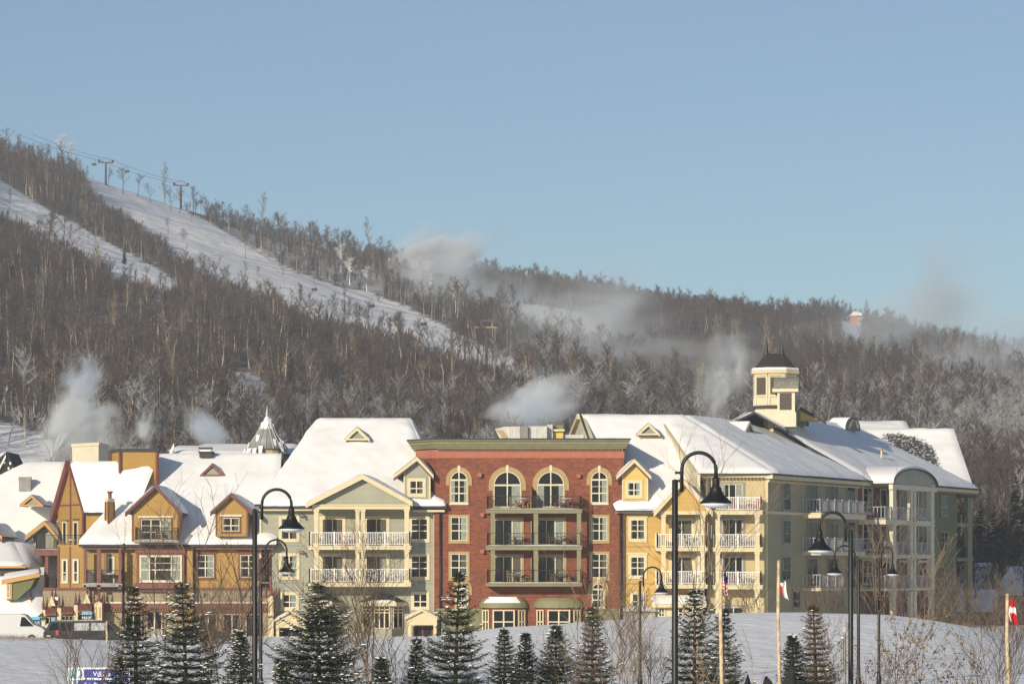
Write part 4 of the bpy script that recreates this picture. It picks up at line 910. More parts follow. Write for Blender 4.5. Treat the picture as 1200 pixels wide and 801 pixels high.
# front: yellow part
for y0, y1 in ((608.5, 631.5), (652, 674.5)): window(E, f150, 739, y0, 755.3, y1, 2, 3, 'cream', .2, curt='sides', head='cream')
window(E, f150, 741, 695.5, 754.5, 710.5, 2, 2, 'cream', .2, curt='right')
strip(E, f150, [(728, 639, 790, 640.6, .05, 'tan'), (728, 682.5, 790, 684, .05, 'tan'), (727.5, 600, 732, 745, .06, 'cream'), (721.5, 597.8, 775, 600.8, .9, 'cream'), (728, 600.8, 775, 602.6, .3, 'tan')])
g_ = MB(); g_.pbox(f150, 720.5, 596, 772, 597.8, .95, 1.2, 'roof_dark'); g_.build('gutter', E)
dormer(E, front(149.3), 722, 763, 557.5, 743.3, 537, 586, 9, 'yellow', 'cream', wx=(729, 759.5), win=((735.5, 565, 750.3, 580.5), dict(cols=2, rows=2, trim='cream', tw=.2, curt='sides')), oh=.45, tr=.28)
dormer(E, front(157.5), 746, 773, 508, 760, 495, 508.5, 4, 'cream', 'cream', vent=True, T=.08, oh=.3, tr=.25, name='roof_vent', soff=None)
ga = W(801.5, 560, 147.2); gl_ = W(766, 599.5, 147.2); gr_ = W(835, 598, 147.2)
g = MB(); g.prism([fP.P(*fP.uz(773, 601)), fP.P(*fP.uz(829, 601)), fP.P(*fP.uz(829, 596)), fP.P(*fP.uz(801.5, 565)), fP.P(*fP.uz(773, 596))], V(0, .2, 0), 'ochre'); g.build('pediment', E)
roof(E, [(gl_, gl_ + V(0, 9, 0), ga + V(0, 9, 0), ga), (gr_ + V(0, 2.6, 0), gr_, ga, ga + V(0, 2.6, 0))], T=.24)
beam(E, gl_ + V(0, -.03, -.02), ga + V(0, -.03, -.02), .3, .42, 'cream', 'rake_board'); beam(E, gr_ + V(0, -.03, -.02), ga + V(0, -.03, -.02), .3, .5, 'cream', 'rake_board')
tm = MB(); tm.pbox(fP, 773, 598.5, 829, 602.5, -.35, .05, 'cream'); tm.build('beam', E)
for yt, yb in ((641, 645.2), (684.5, 689)): balcony(E, f150, 768.5, 829, yt, yb, 2.4, 'cream', 'white_paint', 1.12, gap=.14, snow=False)
for x0, x1 in ((775, 780), (821.3, 826.3)):
    for y0, y1 in ((602.5, 641), (645.2, 684.5)): column(E, f150, x0, y0, x1, y1, 2.3, 'cream', w=.36)
for y0, y1 in ((609, 641), (652, 684.5)): window(E, f150, 786.5, y0, 811, y1, 2, 1, 'cream', .2, curt='right', name='balcony_door')
# porch roof over the ground floor of the yellow part
roof(E, [(W(764, 707, 147.6), W(828, 707, 147.6), W(826, 696, 149.9), W(763, 696.5, 149.9))], T=.2, dm='cream', th=.3)
wallbox(E, front(148.4), 769, 824, 709, 765, 1.5, 'cream'); 
for x0, x1 in ((772, 778.5), (790, 800), (806, 816)): window(E, front(148.4), x0, 711.5, x1, 722, 2, 2, 'cream_pale', .1, curt='none')
wallbox(E, front(148.0), 731, 768, 714.5, 765, 1.9, 'concrete'); roof(E, [(W(730, 715, 147.7), W(770, 715, 147.7), W(766, 711, 149.9), W(731, 711, 149.9))], T=.15, dm='concrete', th=.1)
# cream corner front with its balconies
strip(E, f150, [(817, 556, 901, 559, .62, 'cream'), (826, 559, 900, 561.5, .14, 'cream'), (897.3, 560, 900, 745, .05, 'cream')])
g_ = MB(); g_.pbox(f150, 817, 554.2, 903, 556, .62, .8, 'roof_dark'); g_.build('gutter', E)
bt = MB()
for i in range(19): bt.pbox(f150, 820 + i * 4.2, 559, 821.6 + i * 4.2, 560.8, .15, .5, 'tan')
bt.build('dentils', E)
for y0, y1 in ((567, 597), (608, 641), (652, 685)): window(E, f150, 846.5, y0, 870, y1, 3, 1, 'frame_grey', .2, curt=rnd.choice(['right', 'left', 'sides']), name='balcony_door')
window(E, f150, 848, 711, 871, 735, 2, 1, 'frame_grey', .2, curt='none')
for yt, yb in ((597.5, 602.5), (641, 646), (685, 690)): balcony(E, f150, 836, 893.5, yt, yb, 2.2, 'cream', 'white_paint', 1.1, gap=.14, snow=False)
for x0, x1 in ((838.5, 843.5), (884.8, 890)):
    for y0, y1 in ((602.5, 641), (646, 685), (690, 765)): column(E, f150, x0, y0, x1, y1, 2.1, 'cream', w=.36)
dp = MB(); dp.tube([W(829.5, 560, 149.6), W(829, 720, 149.6)], .09, 'metal_grey'); dp.build('downpipe', E, smooth=True)
# big cupola: octagonal belvedere with truncated roof and two spikes
cc = base(908, 178); sc = YY(178) / FP; zz = lambda y: CZ + (HY - y) * sc
rb = 25.5 * sc; oct_ = lambda r, z, ph=R(22.5): [cc + V(r * math.cos(ph + math.pi / 4 * i), r * math.sin(ph + math.pi / 4 * i), z) for i in range(8)]
m_ = MB(); m_.prism(oct_(rb, zz(520)), V(0, 0, zz(436) - zz(520)), 'cream_pale'); cup = m_.build('cupola', E)
m_ = MB(); r8 = oct_(rb, 0)
for i in range(8):
    a, b_ = r8[i], r8[(i + 1) % 8]; d_ = b_ - a; fr = Frame(a.x, a.y, d_.x, d_.y)
    if fr.N[0] * (a.x - cc.x) + fr.N[1] * (a.y - cc.y) < 0: fr = Frame(b_.x, b_.y, -d_.x, -d_.y)
    L = d_.length; m_.box(fr, .22, L - .22, zz(463), zz(443), .004, .03, 'louvre'); m_.box(fr, .0, .2, zz(478), zz(438), .0, .09, 'cream_pale'); m_.box(fr, L - .2, L, zz(478), zz(438), .0, .09, 'cream_pale')
    m_.box(fr, .2, L - .2, zz(466), zz(463.5), .004, .1, 'cream'); m_.box(fr, .0, L, zz(441.5), zz(438), .0, .12, 'cream')
    for j in range(9): z = zz(463) + (zz(443) - zz(463)) * j / 9; m_.box(fr, .24, L - .24, z + .03, z + .07, .03, .08, 'roof_dark')
m_.build('louvre', cup)
m_ = MB(); m_.prism(oct_(29.8 * sc, zz(438.5)), V(0, 0, .32), 'cream'); m_.build('cornice', cup)
s = MB(); s.prism(oct_(29.4 * sc, zz(438.5) + .323), V(0, 0, .22), 'snow'); s.build('snow', cup, bevel=.08)
m_ = MB(); lo = oct_(26.8 * sc, zz(436) + .28)
hi = [cc + V(x * sc, y * sc, zz(414.5)) for x, y in ((11, 3), (9.5, 5), (-9.5, 5), (-11, 3), (-11, -3), (-9.5, -5), (9.5, -5), (11, -3))]
lo2 = sorted(lo, key=lambda p: math.atan2(p.y - cc.y, p.x - cc.x) % (2 * math.pi)); hi2 = sorted(hi, key=lambda p: math.atan2(p.y - cc.y, p.x - cc.x) % (2 * math.pi))
for i in range(8): j = (i + 1) % 8; m_.face([lo2[i], lo2[j], hi2[j], hi2[i]], 'shingle')
m_.face(hi2, 'shingle'); m_.face(lo2, 'shingle'); m_.build('roof', cup)
for x in (-10, 8.5):
    m_ = MB(); m_.lathe(cc + V(x * sc, -2 * sc, zz(416)), [(.30, -.2), (.22, .25), (.15, .5), (.05, 1.35), (.01, 1.7)], 'metal_black', 8); m_.build('spike', cup)
m_ = MB(); m_.prism(oct_(27.5 * sc, zz(479.5)), V(0, 0, .3), 'roof_dark'); m_.build('skirt', cup)
# small cupola with barrel roof
fS = Frame(*W(911, 0, 174.0).xy, 1, -.12); sc2 = YY(174) / FP; zq = lambda y: CZ + (HY - y) * sc2; wS = 20.5 * sc2; dS = 2.3
m_ = MB(); m_.box(fS, 0, wS, zq(500), zq(459), -dS, 0, 'cream_pale'); m_.box(fS, -.25, wS + .1, zq(500), zq(483), -dS - .2, .25, 'cream_pale'); sm = m_.build('cupola', E)
m_ = MB(); m_.box(fS, .2, wS - .3, zq(480), zq(460.5), .004, .03, 'louvre')
for j in range(10): z = zq(480) + (zq(460.5) - zq(480)) * j / 10; m_.box(fS, .22, wS - .32, z + .02, z + .07, .03, .08, 'roof_dark')
m_.build('louvre', sm)
fSs = Frame(*fS.P(wS, 0, 0).xy, -fS.N[0], -fS.N[1]); m_ = MB(); m_.box(fSs, .2, dS - .2, zq(481), zq(460.5), .004, .05, 'metal_black'); m_.build('side_louvre', sm)
m_ = MB(); m_.box(fS, -.45, wS + .3, zq(459), zq(455), -dS - .3, .35, 'cream_pale'); m_.build('cornice', sm)
m_ = MB(); S = 12; yc = -dS / 2; ry = dS / 2 + .45; hz = zq(441) - zq(455)
for i in range(S):
    a, b_ = math.pi * i / S, math.pi * (i + 1) / S; p = lambda g, u, k=1: fS.P(u, zq(455) + hz * k * math.sin(g), yc + ry * math.cos(g) * k)
    m_.hexa([p(a, -.3), p(b_, -.3), p(b_, -.3, .93), p(a, -.3, .93), p(a, wS + .35), p(b_, wS + .35), p(b_, wS + .35, .93), p(a, wS + .35, .93)], 'shingle_grey')
m_.prism([fS.P(wS + .1, zq(455) + hz * .92 * math.sin(math.pi * i / S), yc + ry * .92 * math.cos(math.pi * i / S)) for i in range(S + 1)], V(-.1, 0, 0), 'metal_grey'); m_.build('roof', sm, smooth=False)
# little snowy gables under the cupolas
gA, gB, gC = W(884, 482, 172.5), W(862, 492, 172.5), W(921, 503, 170.5)
roof(E, [(gB, gB + V(2, 8, 0), gA + V(1, 8, 0), gA), (gC + V(1, 8, 0), gC, gA, gA + V(1, 8, 0))], T=.22)
gY = MB(); gY.prism([W(938, 477.5, 178), W(964, 491.5, 178), W(938, 491.5, 178)], V(0, 4, 0), 'yellow'); gY.build('gable_wall', E); beam(E, W(938, 476.5, 177.9), W(968, 493, 177.9), .4, .3, 'roof_dark', 'rake_board')
# roof behind the wing
BW = thing('rear_building', base(1010, 228), 'building behind the far wing of which only a flat-topped snowy roof shows', 'building')
wallbox(BW, front(228), 950, 1062, 506, 740, 20, 'cream_wall')
roof(BW, [(W(925, 512, 222), W(1070, 512, 222), W(1062, 494, 228), W(968, 494, 228))], T=.35, amp=.1)
# houses down at the right edge
def far_house(xl, xr, ye, xa, ya, Y, lab, wall='olive_pale', depth=10, ang=.35):
    h = thing('far_house', base((xl + xr) / 2, Y), lab, 'house'); p0, p1 = W(xl, ye, Y), W(xr, ye, Y); a = W(xa, ya, Y + 2.5); b = depth
    w = p1.x - p0.x; top = V(p1.x - w * .1, a.y, a.z)
    Y = YY(Y); m_ = MB(); m_.prism([V(p0.x + .3, Y + .4, -.5), V(p1.x - .3, Y + .4, -.5), V(p1.x - .3, Y + 9, -.5), V(p0.x + .3, Y + 9, -.5)], V(0, 0, p0.z + .5), wall); m_.build('wall', h)
    r0 = V((xa - CX) / FP * (Y + 5), Y + 5, CZ + (HY - ya) / FP * (Y + 5)); r1_ = V(p1.x + 1.0, Y + 5, r0.z)
    roof(h, [(p0, p1, r1_, r0), (p1 + V(0, 10, 0), p0 + V(0, 10, 0), r0, r1_)], T=.3)
    m_ = MB(); m_.prism([p1 + V(-.2, .2, -.1), V(p1.x + .6, Y + 5, r0.z - .3), p1 + V(-.2, 9.5, -.1)], V(-.2, 0, 0), wall); m_.build('gable_wall', h)
    return h
h1 = far_house(1121, 1152, 692, 1128, 659, 248, 'snow-roofed olive house just right of the green end of the long hotel')
dormer(h1, front(246.0), 1156, 1170, 663.5, 1163, 659, 692, 6, 'cream', 'cream', T=.12, oh=.3, win=((1160, 667, 1166, 684), dict(cols=2, rows=1, trim='cream', tw=.1)), name='dormer', soff=None)
h2 = far_house(1166, 1215, 697, 1180, 663, 242, 'snow-roofed house at the right edge of the frame behind the flag', 'tan')
h3 = far_house(1118, 1168, 716, 1126, 690, 225, 'lower snowy roof showing through brown brush at the right', 'olive')
h4 = far_house(1096, 1140, 640, 1110, 609, 298, 'distant brown gabled house among the dark conifers at the right', 'wood_brown')
# ================================================================== GROUND AND HILL
def lerp_tab(tab, x):
    if x <= tab[0][0]: return tab[0][1]
    for (a, b), (c, d) in zip(tab, tab[1:]):
        if x <= c: return b + (d - b) * (x - a) / (c - a)
    return tab[-1][1]
def sm(t): t = max(0, min(1, t)); return t * t * (3 - 2 * t)
CREST = [(-500, 747), (0, 746.5), (60, 749), (120, 752), (160, 759), (300, 757), (420, 753), (480, 747), (543, 742), (590, 735), (670, 731), (750, 726), (850, 719.5), (940, 718), (1050, 721), (1125, 732), (1200, 750), (1300, 765), (1600, 775)]
def ground_z(x, y):
    px = CX + x / max(y, 37) * FP
    y = y / 1.8467 if y < 212 else 121 + (y - 212); cz = CZ + (HY - lerp_tab(CREST, px)) / FP * YY(97)
    if y < 97: z = 1.62 + (cz - 1.62) * sm((y - 60) / 37) if y > 60 else 1.62 - (60 - y) * .028
    else: z = cz * (1 - sm((y - 97) / 24))
    if y < 97 and px < 480: z = 1.55 + (cz - 1.55) * max(0, min(1, (y - 60) / 37)) if y > 60 else z - .07 * (1 if y > 60 else 1)
    p = V(x * .07, y * .07, 3.1); z += .16 * noise.noise(p) * (1 if y < 115 else 0) + .05 * noise.noise(V(x * .5, y * .3, 0)) * (1 if y < 115 else .2)
    return z
def grid(name, xs, ys, f, m, kind='structure'):
    v = [(x, y, z) for (x, y, z) in (f(a, b) for b in ys for a in xs)]; n = len(xs)
    fc = [(j * n + i, j * n + i + 1, (j + 1) * n + i + 1, (j + 1) * n + i) for j in range(len(ys) - 1) for i in range(n - 1)]
    me = bpy.data.meshes.new(name); me.from_pydata(v, [], fc); me.materials.append(M[m]); me.polygons.foreach_set('use_smooth', [True] * len(fc))
    o = bpy.data.objects.new(name, me); link(o); o['kind'] = kind; return o
mat('snow_ground', (.87, .87, .88), .85, bump=.8, bscale=.9, bdist=.28, spec=.2)
mat('snow_hill', (.87, .87, .89), .9, bump=.9, bscale=.09, bdist=2.2, col2=(.78, .78, .79), scale=.05, spec=.1)
ys_ = [30 + i * 1.5 for i in range(60)] + [120 + i * 1.1 for i in range(95)] + [226 + i * 5 for i in range(36)]
grid('snow_ground', [-700 + 20 * i for i in range(31)] + [-98 + 1.6 * i for i in range(123)] + [100 + 20 * i for i in range(40)], ys_, lambda a, b: (a * (1.0), b, ground_z(a, b) if b < 332 else ground_z(a, b) - (b - 332) * .1), 'snow_ground')

SKY = [(-700, -40), (-200, 90), (0, 172), (100, 206), (200, 240), (300, 268), (400, 294), (500, 314), (600, 328), (700, 346), (800, 362), (900, 366), (980, 368), (1040, 384), (1100, 404), (1200, 416), (1500, 440), (2000, 470)]
Y0, Z0 = 520.0, 14.0
def ridge_y(px): return 1450 + 130 * sm((px - 0) / 1200)
def hill_z(x, y):
    px = CX + x / y * FP; yr = ridge_y(px); zr = CZ + (HY - lerp_tab(SKY, px)) / FP * yr
    t = (y - Y0) / (yr - Y0)
    if t <= 0: z = Z0 * sm((y - 332) / 188) - .6
    elif t <= 1: z = Z0 - .6 + (zr - Z0 + .6) * (.82 * t + .18 * t * t)
    else: z = zr - (t - 1) * (yr - Y0) * .35 + 0
    k = sm((y - 400) / 200) * (1 - .75 * sm((t - .75) / .25))
    return z + k * (7 * noise.noise(V(x * .010, y * .010, 1)) + 2.4 * noise.noise(V(x * .035, y * .03, 5)))
def on_hill(px, py, lo=480, hi=None):
    """the point of the hillside seen at a photo pixel"""
    yr = hi or ridge_y(px); best = None; y = yr
    while y > lo:
        x = (px - CX) / FP * y; q = HY - (hill_z(x, y) - CZ) / y * FP
        if q >= py: return V(x, y, hill_z(x, y))
        y -= 4
    x = (px - CX) / FP * lo; return V(x, lo, hill_z(x, lo))

# ================================================================== FOREST
def tree_template(r, h=1.0, limbs=9, twigs=11, spread=.26, lean=.04, tw=.0046, low=.30, seg=3):
    """bare crown: returns triangles (n, 3, 3) and their tone (0 trunk .. 1 twig)"""
    T = []; C = []
    def stick(a, b, ra, rb, c, k=3):
        d = b - a; L = np.linalg.norm(d); d = d / (L + 1e-9); s = np.cross(d, [0, 0, 1.0]); ns = np.linalg.norm(s)
        s = np.array([1.0, 0, 0]) if ns < 1e-3 else s / ns; t = np.cross(d, s)
        if k == 1:
            g = r.uniform(0, math.pi); e = (s * math.cos(g) + t * math.sin(g)) * ra; T.append((a - e, a + e, b)); C.append(c); return
        for i in range(k):
            g0, g1 = 2 * math.pi * i / k, 2 * math.pi * (i + 1) / k; e0 = s * math.cos(g0) + t * math.sin(g0); e1 = s * math.cos(g1) + t * math.sin(g1)
            T.append((a + e0 * ra, a + e1 * ra, b + e1 * rb)); T.append((a + e0 * ra, b + e1 * rb, b + e0 * rb)); C.extend([c, c])
    base_ = np.array([0, 0, -.08]); pts = [base_]; dx = np.array([r.uniform(-lean, lean), r.uniform(-lean, lean), 0])
    for i in range(1, 5): pts.append(np.array([0, 0, h * i / 4 * .97]) + dx * i + np.array([r.uniform(-.012, .012), r.uniform(-.012, .012), 0]))
    rad = [.014, .0115, .009, .006, .002]
    for i in range(4): stick(pts[i], pts[i + 1], rad[i], rad[i + 1], 0.0, seg)
    def at(t): f = min(3.999, t * 4); i = int(f); return pts[i] + (pts[i + 1] - pts[i]) * (f - i)
    for k in range(limbs):
        t = low + (1 - low) * ((k + r.random()) / limbs) * .97; a = at(t); g = r.uniform(0, 2 * math.pi); ln = spread * (1.25 - t) * r.uniform(.7, 1.25)
        d = np.array([math.cos(g), math.sin(g), r.uniform(.7, 1.6)]); d /= np.linalg.norm(d); m = a + d * ln * .6; d2 = d + np.array([0, 0, .35]); d2 /= np.linalg.norm(d2); e = m + d2 * ln * .6
        stick(a, m, .006, .004, .4, 1); stick(m, e, .0045, .001, .5, 1)
        for q in range(twigs):
            s = r.random(); p = a + (m - a) * s * 1.0 if q % 2 else m + (e - m) * s; gg = r.uniform(0, 2 * math.pi); dd = np.array([math.cos(gg), math.sin(gg), r.uniform(.3, 1.8)]); dd /= np.linalg.norm(dd)
            stick(p, p + dd * r.uniform(.07, .17), tw, .0, 1.0, 1)
    for q in range(12):
        p = at(r.uniform(.6, .98)); gg = r.uniform(0, 6.28); dd = np.array([math.cos(gg), math.sin(gg), r.uniform(.8, 2)]); dd /= np.linalg.norm(dd); stick(p, p + dd * r.uniform(.06, .12), tw, 0, 1.0, 1)
    return np.array(T), np.array(C)
def pine_template(r):
    T = []; C = []
    for k in range(40):
        t = k / 40; z = .06 + .93 * t; rr = .15 * (1 - t) ** .85 + .008
        for j in range(9):
            g = r.uniform(0, 6.28); z = .06 + .93 * t + r.uniform(-.012, .012); d = np.array([math.cos(g), math.sin(g), r.uniform(-.75, .1)]); a = np.array([0, 0, z]); b = a + d * rr * r.uniform(.75, 1.2); e = np.array([-d[1], d[0], 0]) * rr * .35
            m = (a + b) / 2; T.append((a, m + e, b)); T.append((a, b, m - e)); C += [2.0, 2.0]
    return np.array(T), np.array(C)
def bush_template(r, n=34):
    T = []; C = []
    for k in range(n):
        g = r.uniform(0, 6.28); q = r.uniform(0, .8); b = np.array([math.cos(g) * q * .2, math.sin(g) * q * .2, 0]); e = np.array([math.cos(g) * q * .55, math.sin(g) * q * .55, r.uniform(.5, 1)]); w = np.array([-math.sin(g + 1), math.cos(g + 1), 0]) * .022
        m = b + (e - b) * r.uniform(.3, .6); T.append((m - w, m + w, e)); T.append((b - w * .5, b + w * .5, m)); C += [1.0, 1.0]
    return np.array(T), np.array(C)
BUSHES = [bush_template(random.Random(2)), bush_template(random.Random(3))]
fm, nt, p_ = nmat('forest'); L_ = nt.links
at_ = N(nt, 'ShaderNodeAttribute', attribute_name='tint'); L_.new(at_.outputs['Color'], p_.inputs['Base Color']); p_.inputs['Roughness'].default_value = .95; p_.inputs['Specular IOR Level'].default_value = .1; M['forest'] = fm
def tri_mesh(name, T, Ccol, m='forest'):
    me = bpy.data.meshes.new(name); n = len(T); me.vertices.add(n * 3); me.loops.add(n * 3); me.polygons.add(n)
    me.vertices.foreach_set('co', T.reshape(-1).astype(np.float32)); me.loops.foreach_set('vertex_index', np.arange(n * 3, dtype=np.int32))
    me.polygons.foreach_set('loop_start', np.arange(0, n * 3, 3, dtype=np.int32)); me.polygons.foreach_set('loop_total', np.full(n, 3, dtype=np.int32))
    at = me.attributes.new('tint', 'FLOAT_COLOR', 'FACE'); at.data.foreach_set('color', Ccol.reshape(-1).astype(np.float32))
    me.materials.append(M[m]); me.update(); me.validate(); return me
tr = random.Random(11)
KINDS = [tree_template(tr, limbs=tr.randint(9, 11), twigs=15, spread=tr.uniform(.28, .44), lean=tr.uniform(.01, .05), low=tr.uniform(.25, .55)) for _ in range(14)]
PINE = pine_template(tr)
DARK, BROWN, GREY, PALE, FROST, RED = [np.array(c + (1,)) for c in ((.040, .034, .030), (.088, .068, .054), (.115, .103, .092), (.46, .38, .28), (.55, .55, .57), (.088, .055, .044))]
def colours(C, trunk, twig):
    o = np.zeros((len(C), 4)); w = C[:, None]; o[:] = trunk * (1 - np.clip(w, 0, 1)) + twig * np.clip(w, 0, 1); o[C > 1.5] = (.022, .032, .02, 1); return o
RUNS = [[(-40, 195), (0, 212), (60, 247), (120, 281), (190, 318), (215, 335), (190, 342), (165, 330), (110, 302), (50, 272), (0, 245), (-40, 225)],
        [(84, 196), (140, 217), (200, 238), (250, 263), (300, 293), (350, 320), (400, 337), (440, 345), (480, 361), (520, 382), (560, 402), (600, 422), (650, 446), (655, 455), (600, 440), (540, 415), (480, 392), (440, 384), (400, 374), (360, 362), (300, 340), (250, 325), (215, 300), (160, 256), (110, 218)],
        [(-20, 488), (0, 492), (35, 503), (62, 514), (70, 575), (-20, 590)],
        [(985, 376), (1010, 376), (1014, 392), (1000, 402), (984, 392)],
        [(590, 352), (640, 368), (700, 392), (700, 400), (640, 378), (590, 362)], [(640, 444), (700, 466), (735, 478), (735, 484), (690, 470), (640, 452)],
        [(260, 432), (300, 440), (320, 452), (300, 460), (262, 446)]]
SPARSE = [([(255, 262), (330, 285), (400, 300), (450, 318), (450, 345), (400, 335), (350, 318), (290, 290)], .55), ([(560, 330), (720, 380), (740, 430), (640, 420), (560, 380)], .35)]
def tree_ok(x, y, h, r, pz):
    px = CX + x / y * FP; b = HY - (pz - CZ) / y * FP; tpy = b - h * .8 / y * FP
    for i, P in enumerate(RUNS):
        if inpoly(px, b, P) or inpoly(px, tpy, P) or inpoly(px, (b + tpy) / 2, P): return r.random() < (.05 if i in (0,) else .015 if i != 4 else .25)
    for P, q in SPARSE:
        if inpoly(px, b, P) and r.random() < q: return False
    return True
azs = [(-900 + 2900 * i / 480) for i in range(481)]; hy = [332 + 10 * i for i in range(20)] + [532 + 6.2 * i for i in range(170)] + [1590 + 20 * i for i in range(6)]
ho_ = grid('snow_hill', azs, hy, lambda a, b: ((a - CX) / FP * b, b, hill_z((a - CX) / FP * b, b)), 'snow_hill')
def open_ground(x, y, z):
    px = CX + x / y * FP; b = HY - (z - CZ) / y * FP
    if not -150 < px < 1350: return 0.0
    if any(inpoly(px, b, P) or inpoly(px, b - 12, P) for P in RUNS): return 1.0
    return max([q * .6 for P, q in SPARSE if inpoly(px, b, P)] + [0.0])
ca = ho_.data.attributes.new('open', 'FLOAT', 'POINT'); ca.data.foreach_set('value', [open_ground(*v.co) for v in ho_.data.vertices])
nt = M['snow_hill'].node_tree; pb = nt.nodes['Principled BSDF']; lk = pb.inputs['Base Color'].links[0].from_socket; mxh = N(nt, 'ShaderNodeMix', data_type='RGBA'); aa = N(nt, 'ShaderNodeAttribute', attribute_name='open'); tch = N(nt, 'ShaderNodeTexCoord')
nh = N(nt, 'ShaderNodeTexNoise'); nh.inputs['Scale'].default_value = .35; nh.inputs['Detail'].default_value = 6; nt.links.new(tch.outputs['Object'], nh.inputs['Vector'])
mh = N(nt, 'ShaderNodeMapRange'); mh.inputs[1].default_value = .60; mh.inputs[2].default_value = .70; ad = N(nt, 'ShaderNodeMath', operation='ADD', use_clamp=True); nt.links.new(nh.outputs['Fac'], mh.inputs[0]); nt.links.new(mh.outputs[0], ad.inputs[0]); nt.links.new(aa.outputs['Fac'], ad.inputs[1])
nt.links.new(ad.outputs[0], mxh.inputs[0]); mxh.inputs[6].default_value = (.17, .14, .12, 1); nt.links.new(lk, mxh.inputs[7]); nt.links.new(mxh.outputs[2], pb.inputs['Base Color'])
fr_ = random.Random(23); inst = {k: [] for k in range(17)}
tries = 0; count = 0
while count < 17500 and tries < 60000:
    tries += 1; px = fr_.uniform(-260, 1460); u = fr_.random(); y = math.sqrt((360 if px > 1090 else 500) ** 2 + u * (1610 ** 2 - 500 ** 2))
    if y > ridge_y(px) + 30: continue
    x = (px - CX) / FP * y
    h = fr_.uniform(8.5, 15.5) * (.7 + .45 * noise.noise(V(x * .02, y * .02, 9)) + .15); z = hill_z(x, y)
    h *= 1 - .33 * sm((y - ridge_y(px) + 120) / 100)
    if not tree_ok(x, y, h, fr_, z): continue
    if noise.noise(V(x * .022, y * .010, 77)) > .30 and fr_.random() < .6: continue
    h *= .68 + .4 * fr_.random() ** 2; count += 1; n1 = noise.noise(V(x * .012, y * .012, 20)); n2 = noise.noise(V(x * .03, y * .03, 40)); c = fr_.random()
    py = HY - (z - CZ) / y * FP
    frost = (px > 1090 and 560 < py) * -1 + min(.5, max(0, (py - 475) / 60) * .5) + min(.6, max(0, (px - 1040) / 260) * (1 if 395 < py else .3)) + (.12 if 560 < px < 760 and 380 < py < 480 else 0)
    trunk = PALE if c < .22 + .2 * (px < 700) else GREY if c < .6 else DARK
    twig = BROWN if n1 > -.1 else RED if n2 > 0 else DARK * .5 + BROWN * .5
    twig = twig * (.75 + .5 * fr_.random())
    if fr_.random() < frost: twig = FROST * fr_.uniform(.3, .62) * ((1.25) if px > 1060 else 1); trunk = GREY
    k = 14 if fr_.random() < (.035 if n2 > .1 else .008) else fr_.randrange(14)
    inst[k].append((x, y, z, h * (1.0 if k < 14 else .8), fr_.uniform(0, 6.28), fr_.uniform(.8, 1.35), trunk, twig))
for _ in range(13000):
    px = fr_.uniform(-200, 1400); u = fr_.random(); y = math.sqrt(500 ** 2 + u * (1600 ** 2 - 500 ** 2)); x = (px - CX) / FP * y; z = hill_z(x, y); 
    if open_ground(x, y, z) > (.9 if fr_.random() < .12 else .3): continue
    n1 = noise.noise(V(x * .012, y * .012, 20)); py = HY - (z - CZ) / y * FP; tw_ = (BROWN if n1 > 0 else RED) * fr_.uniform(.55, 1.05)
    if fr_.random() < max(0, (py - 478) / 70) * .35 + max(0, (px - 1030) / 300) * .5: tw_ = FROST * fr_.uniform(.3, .6)
    inst[15 + fr_.randrange(2)].append((x, y, z, fr_.uniform(3, 6.5), fr_.uniform(0, 6.28), fr_.uniform(.9, 1.6), tw_, tw_))
TT = []; CC = []
for k, L in inst.items():
    if not L: continue
    T, C = KINDS[k] if k < 14 else PINE if k == 14 else BUSHES[k - 15]
    for (x, y, z, h, g, s, tk, tg) in L:
        c, sn = math.cos(g), math.sin(g); Q = T.copy(); X = Q[..., 0] * c - Q[..., 1] * sn; Yq = Q[..., 0] * sn + Q[..., 1] * c
        Q[..., 0] = X * h * s + x; Q[..., 1] = Yq * h * s + y; Q[..., 2] = Q[..., 2] * h + z; TT.append(Q.astype(np.float32)); CC.append(colours(C, tk, tg).astype(np.float32))
TT = np.concatenate(TT); CC = np.concatenate(CC); print('forest tris', len(TT))
fo = bpy.data.objects.new('forest', tri_mesh('forest', TT, CC)); link(fo); fo['kind'] = 'stuff'; fo['label'] = 'dense leafless brown forest covering the ski hill'; del TT, CC
# trees one can tell apart
def far_tree(name, k, px, py, h, lab, grp, trunk, twig, s=1.0, variants={}):
    key = (name, k, tuple(trunk), tuple(twig))
    if key not in variants:
        T, C = KINDS[k] if k < 14 else PINE; variants[key] = tri_mesh(name, T, colours(C, trunk, twig))
    p = on_hill(px, py); o = bpy.data.objects.new(name, variants[key]); link(o); o.location = p; o.scale = (h * s, h * s, h); o.rotation_euler = (0, 0, fr_.uniform(0, 6.28)); set_props(o, lab, 'tree', grp); return o
sk = random.Random(5)
GS, GP, GR = 'bare trees standing along the skyline', 'pale birches on the hillside', 'ski run edge trees'
for i in range(110):
    px = 5 + i * 10.9 + sk.uniform(-5, 5); py = lerp_tab(SKY, px) + sk.uniform(1, 7)
    if 85 < px < 240 and sk.random() < .2: continue
    far_tree('bare_tree', sk.randrange(14), px, py, sk.uniform(6, 11) * (1.1 if px < 520 else .85), 'leafless tree rising above the others on the skyline of the hill', GS, DARK if sk.random() < .5 else GREY, BROWN, 1.45)
sp_lab = {(434, 300): 'tall pale birch with frosted crown sticking up alone on the ridge', (305, 262): 'tall pale two-topped birch on the ridge right of the ski lift pylons', (190, 232): 'slim dark tree on the skyline between the two upper ski lift pylons'}
for (px, py), lab in sp_lab.items(): far_tree('birch_tree', 3, px, py, 17, lab, None, PALE, GREY, .9)
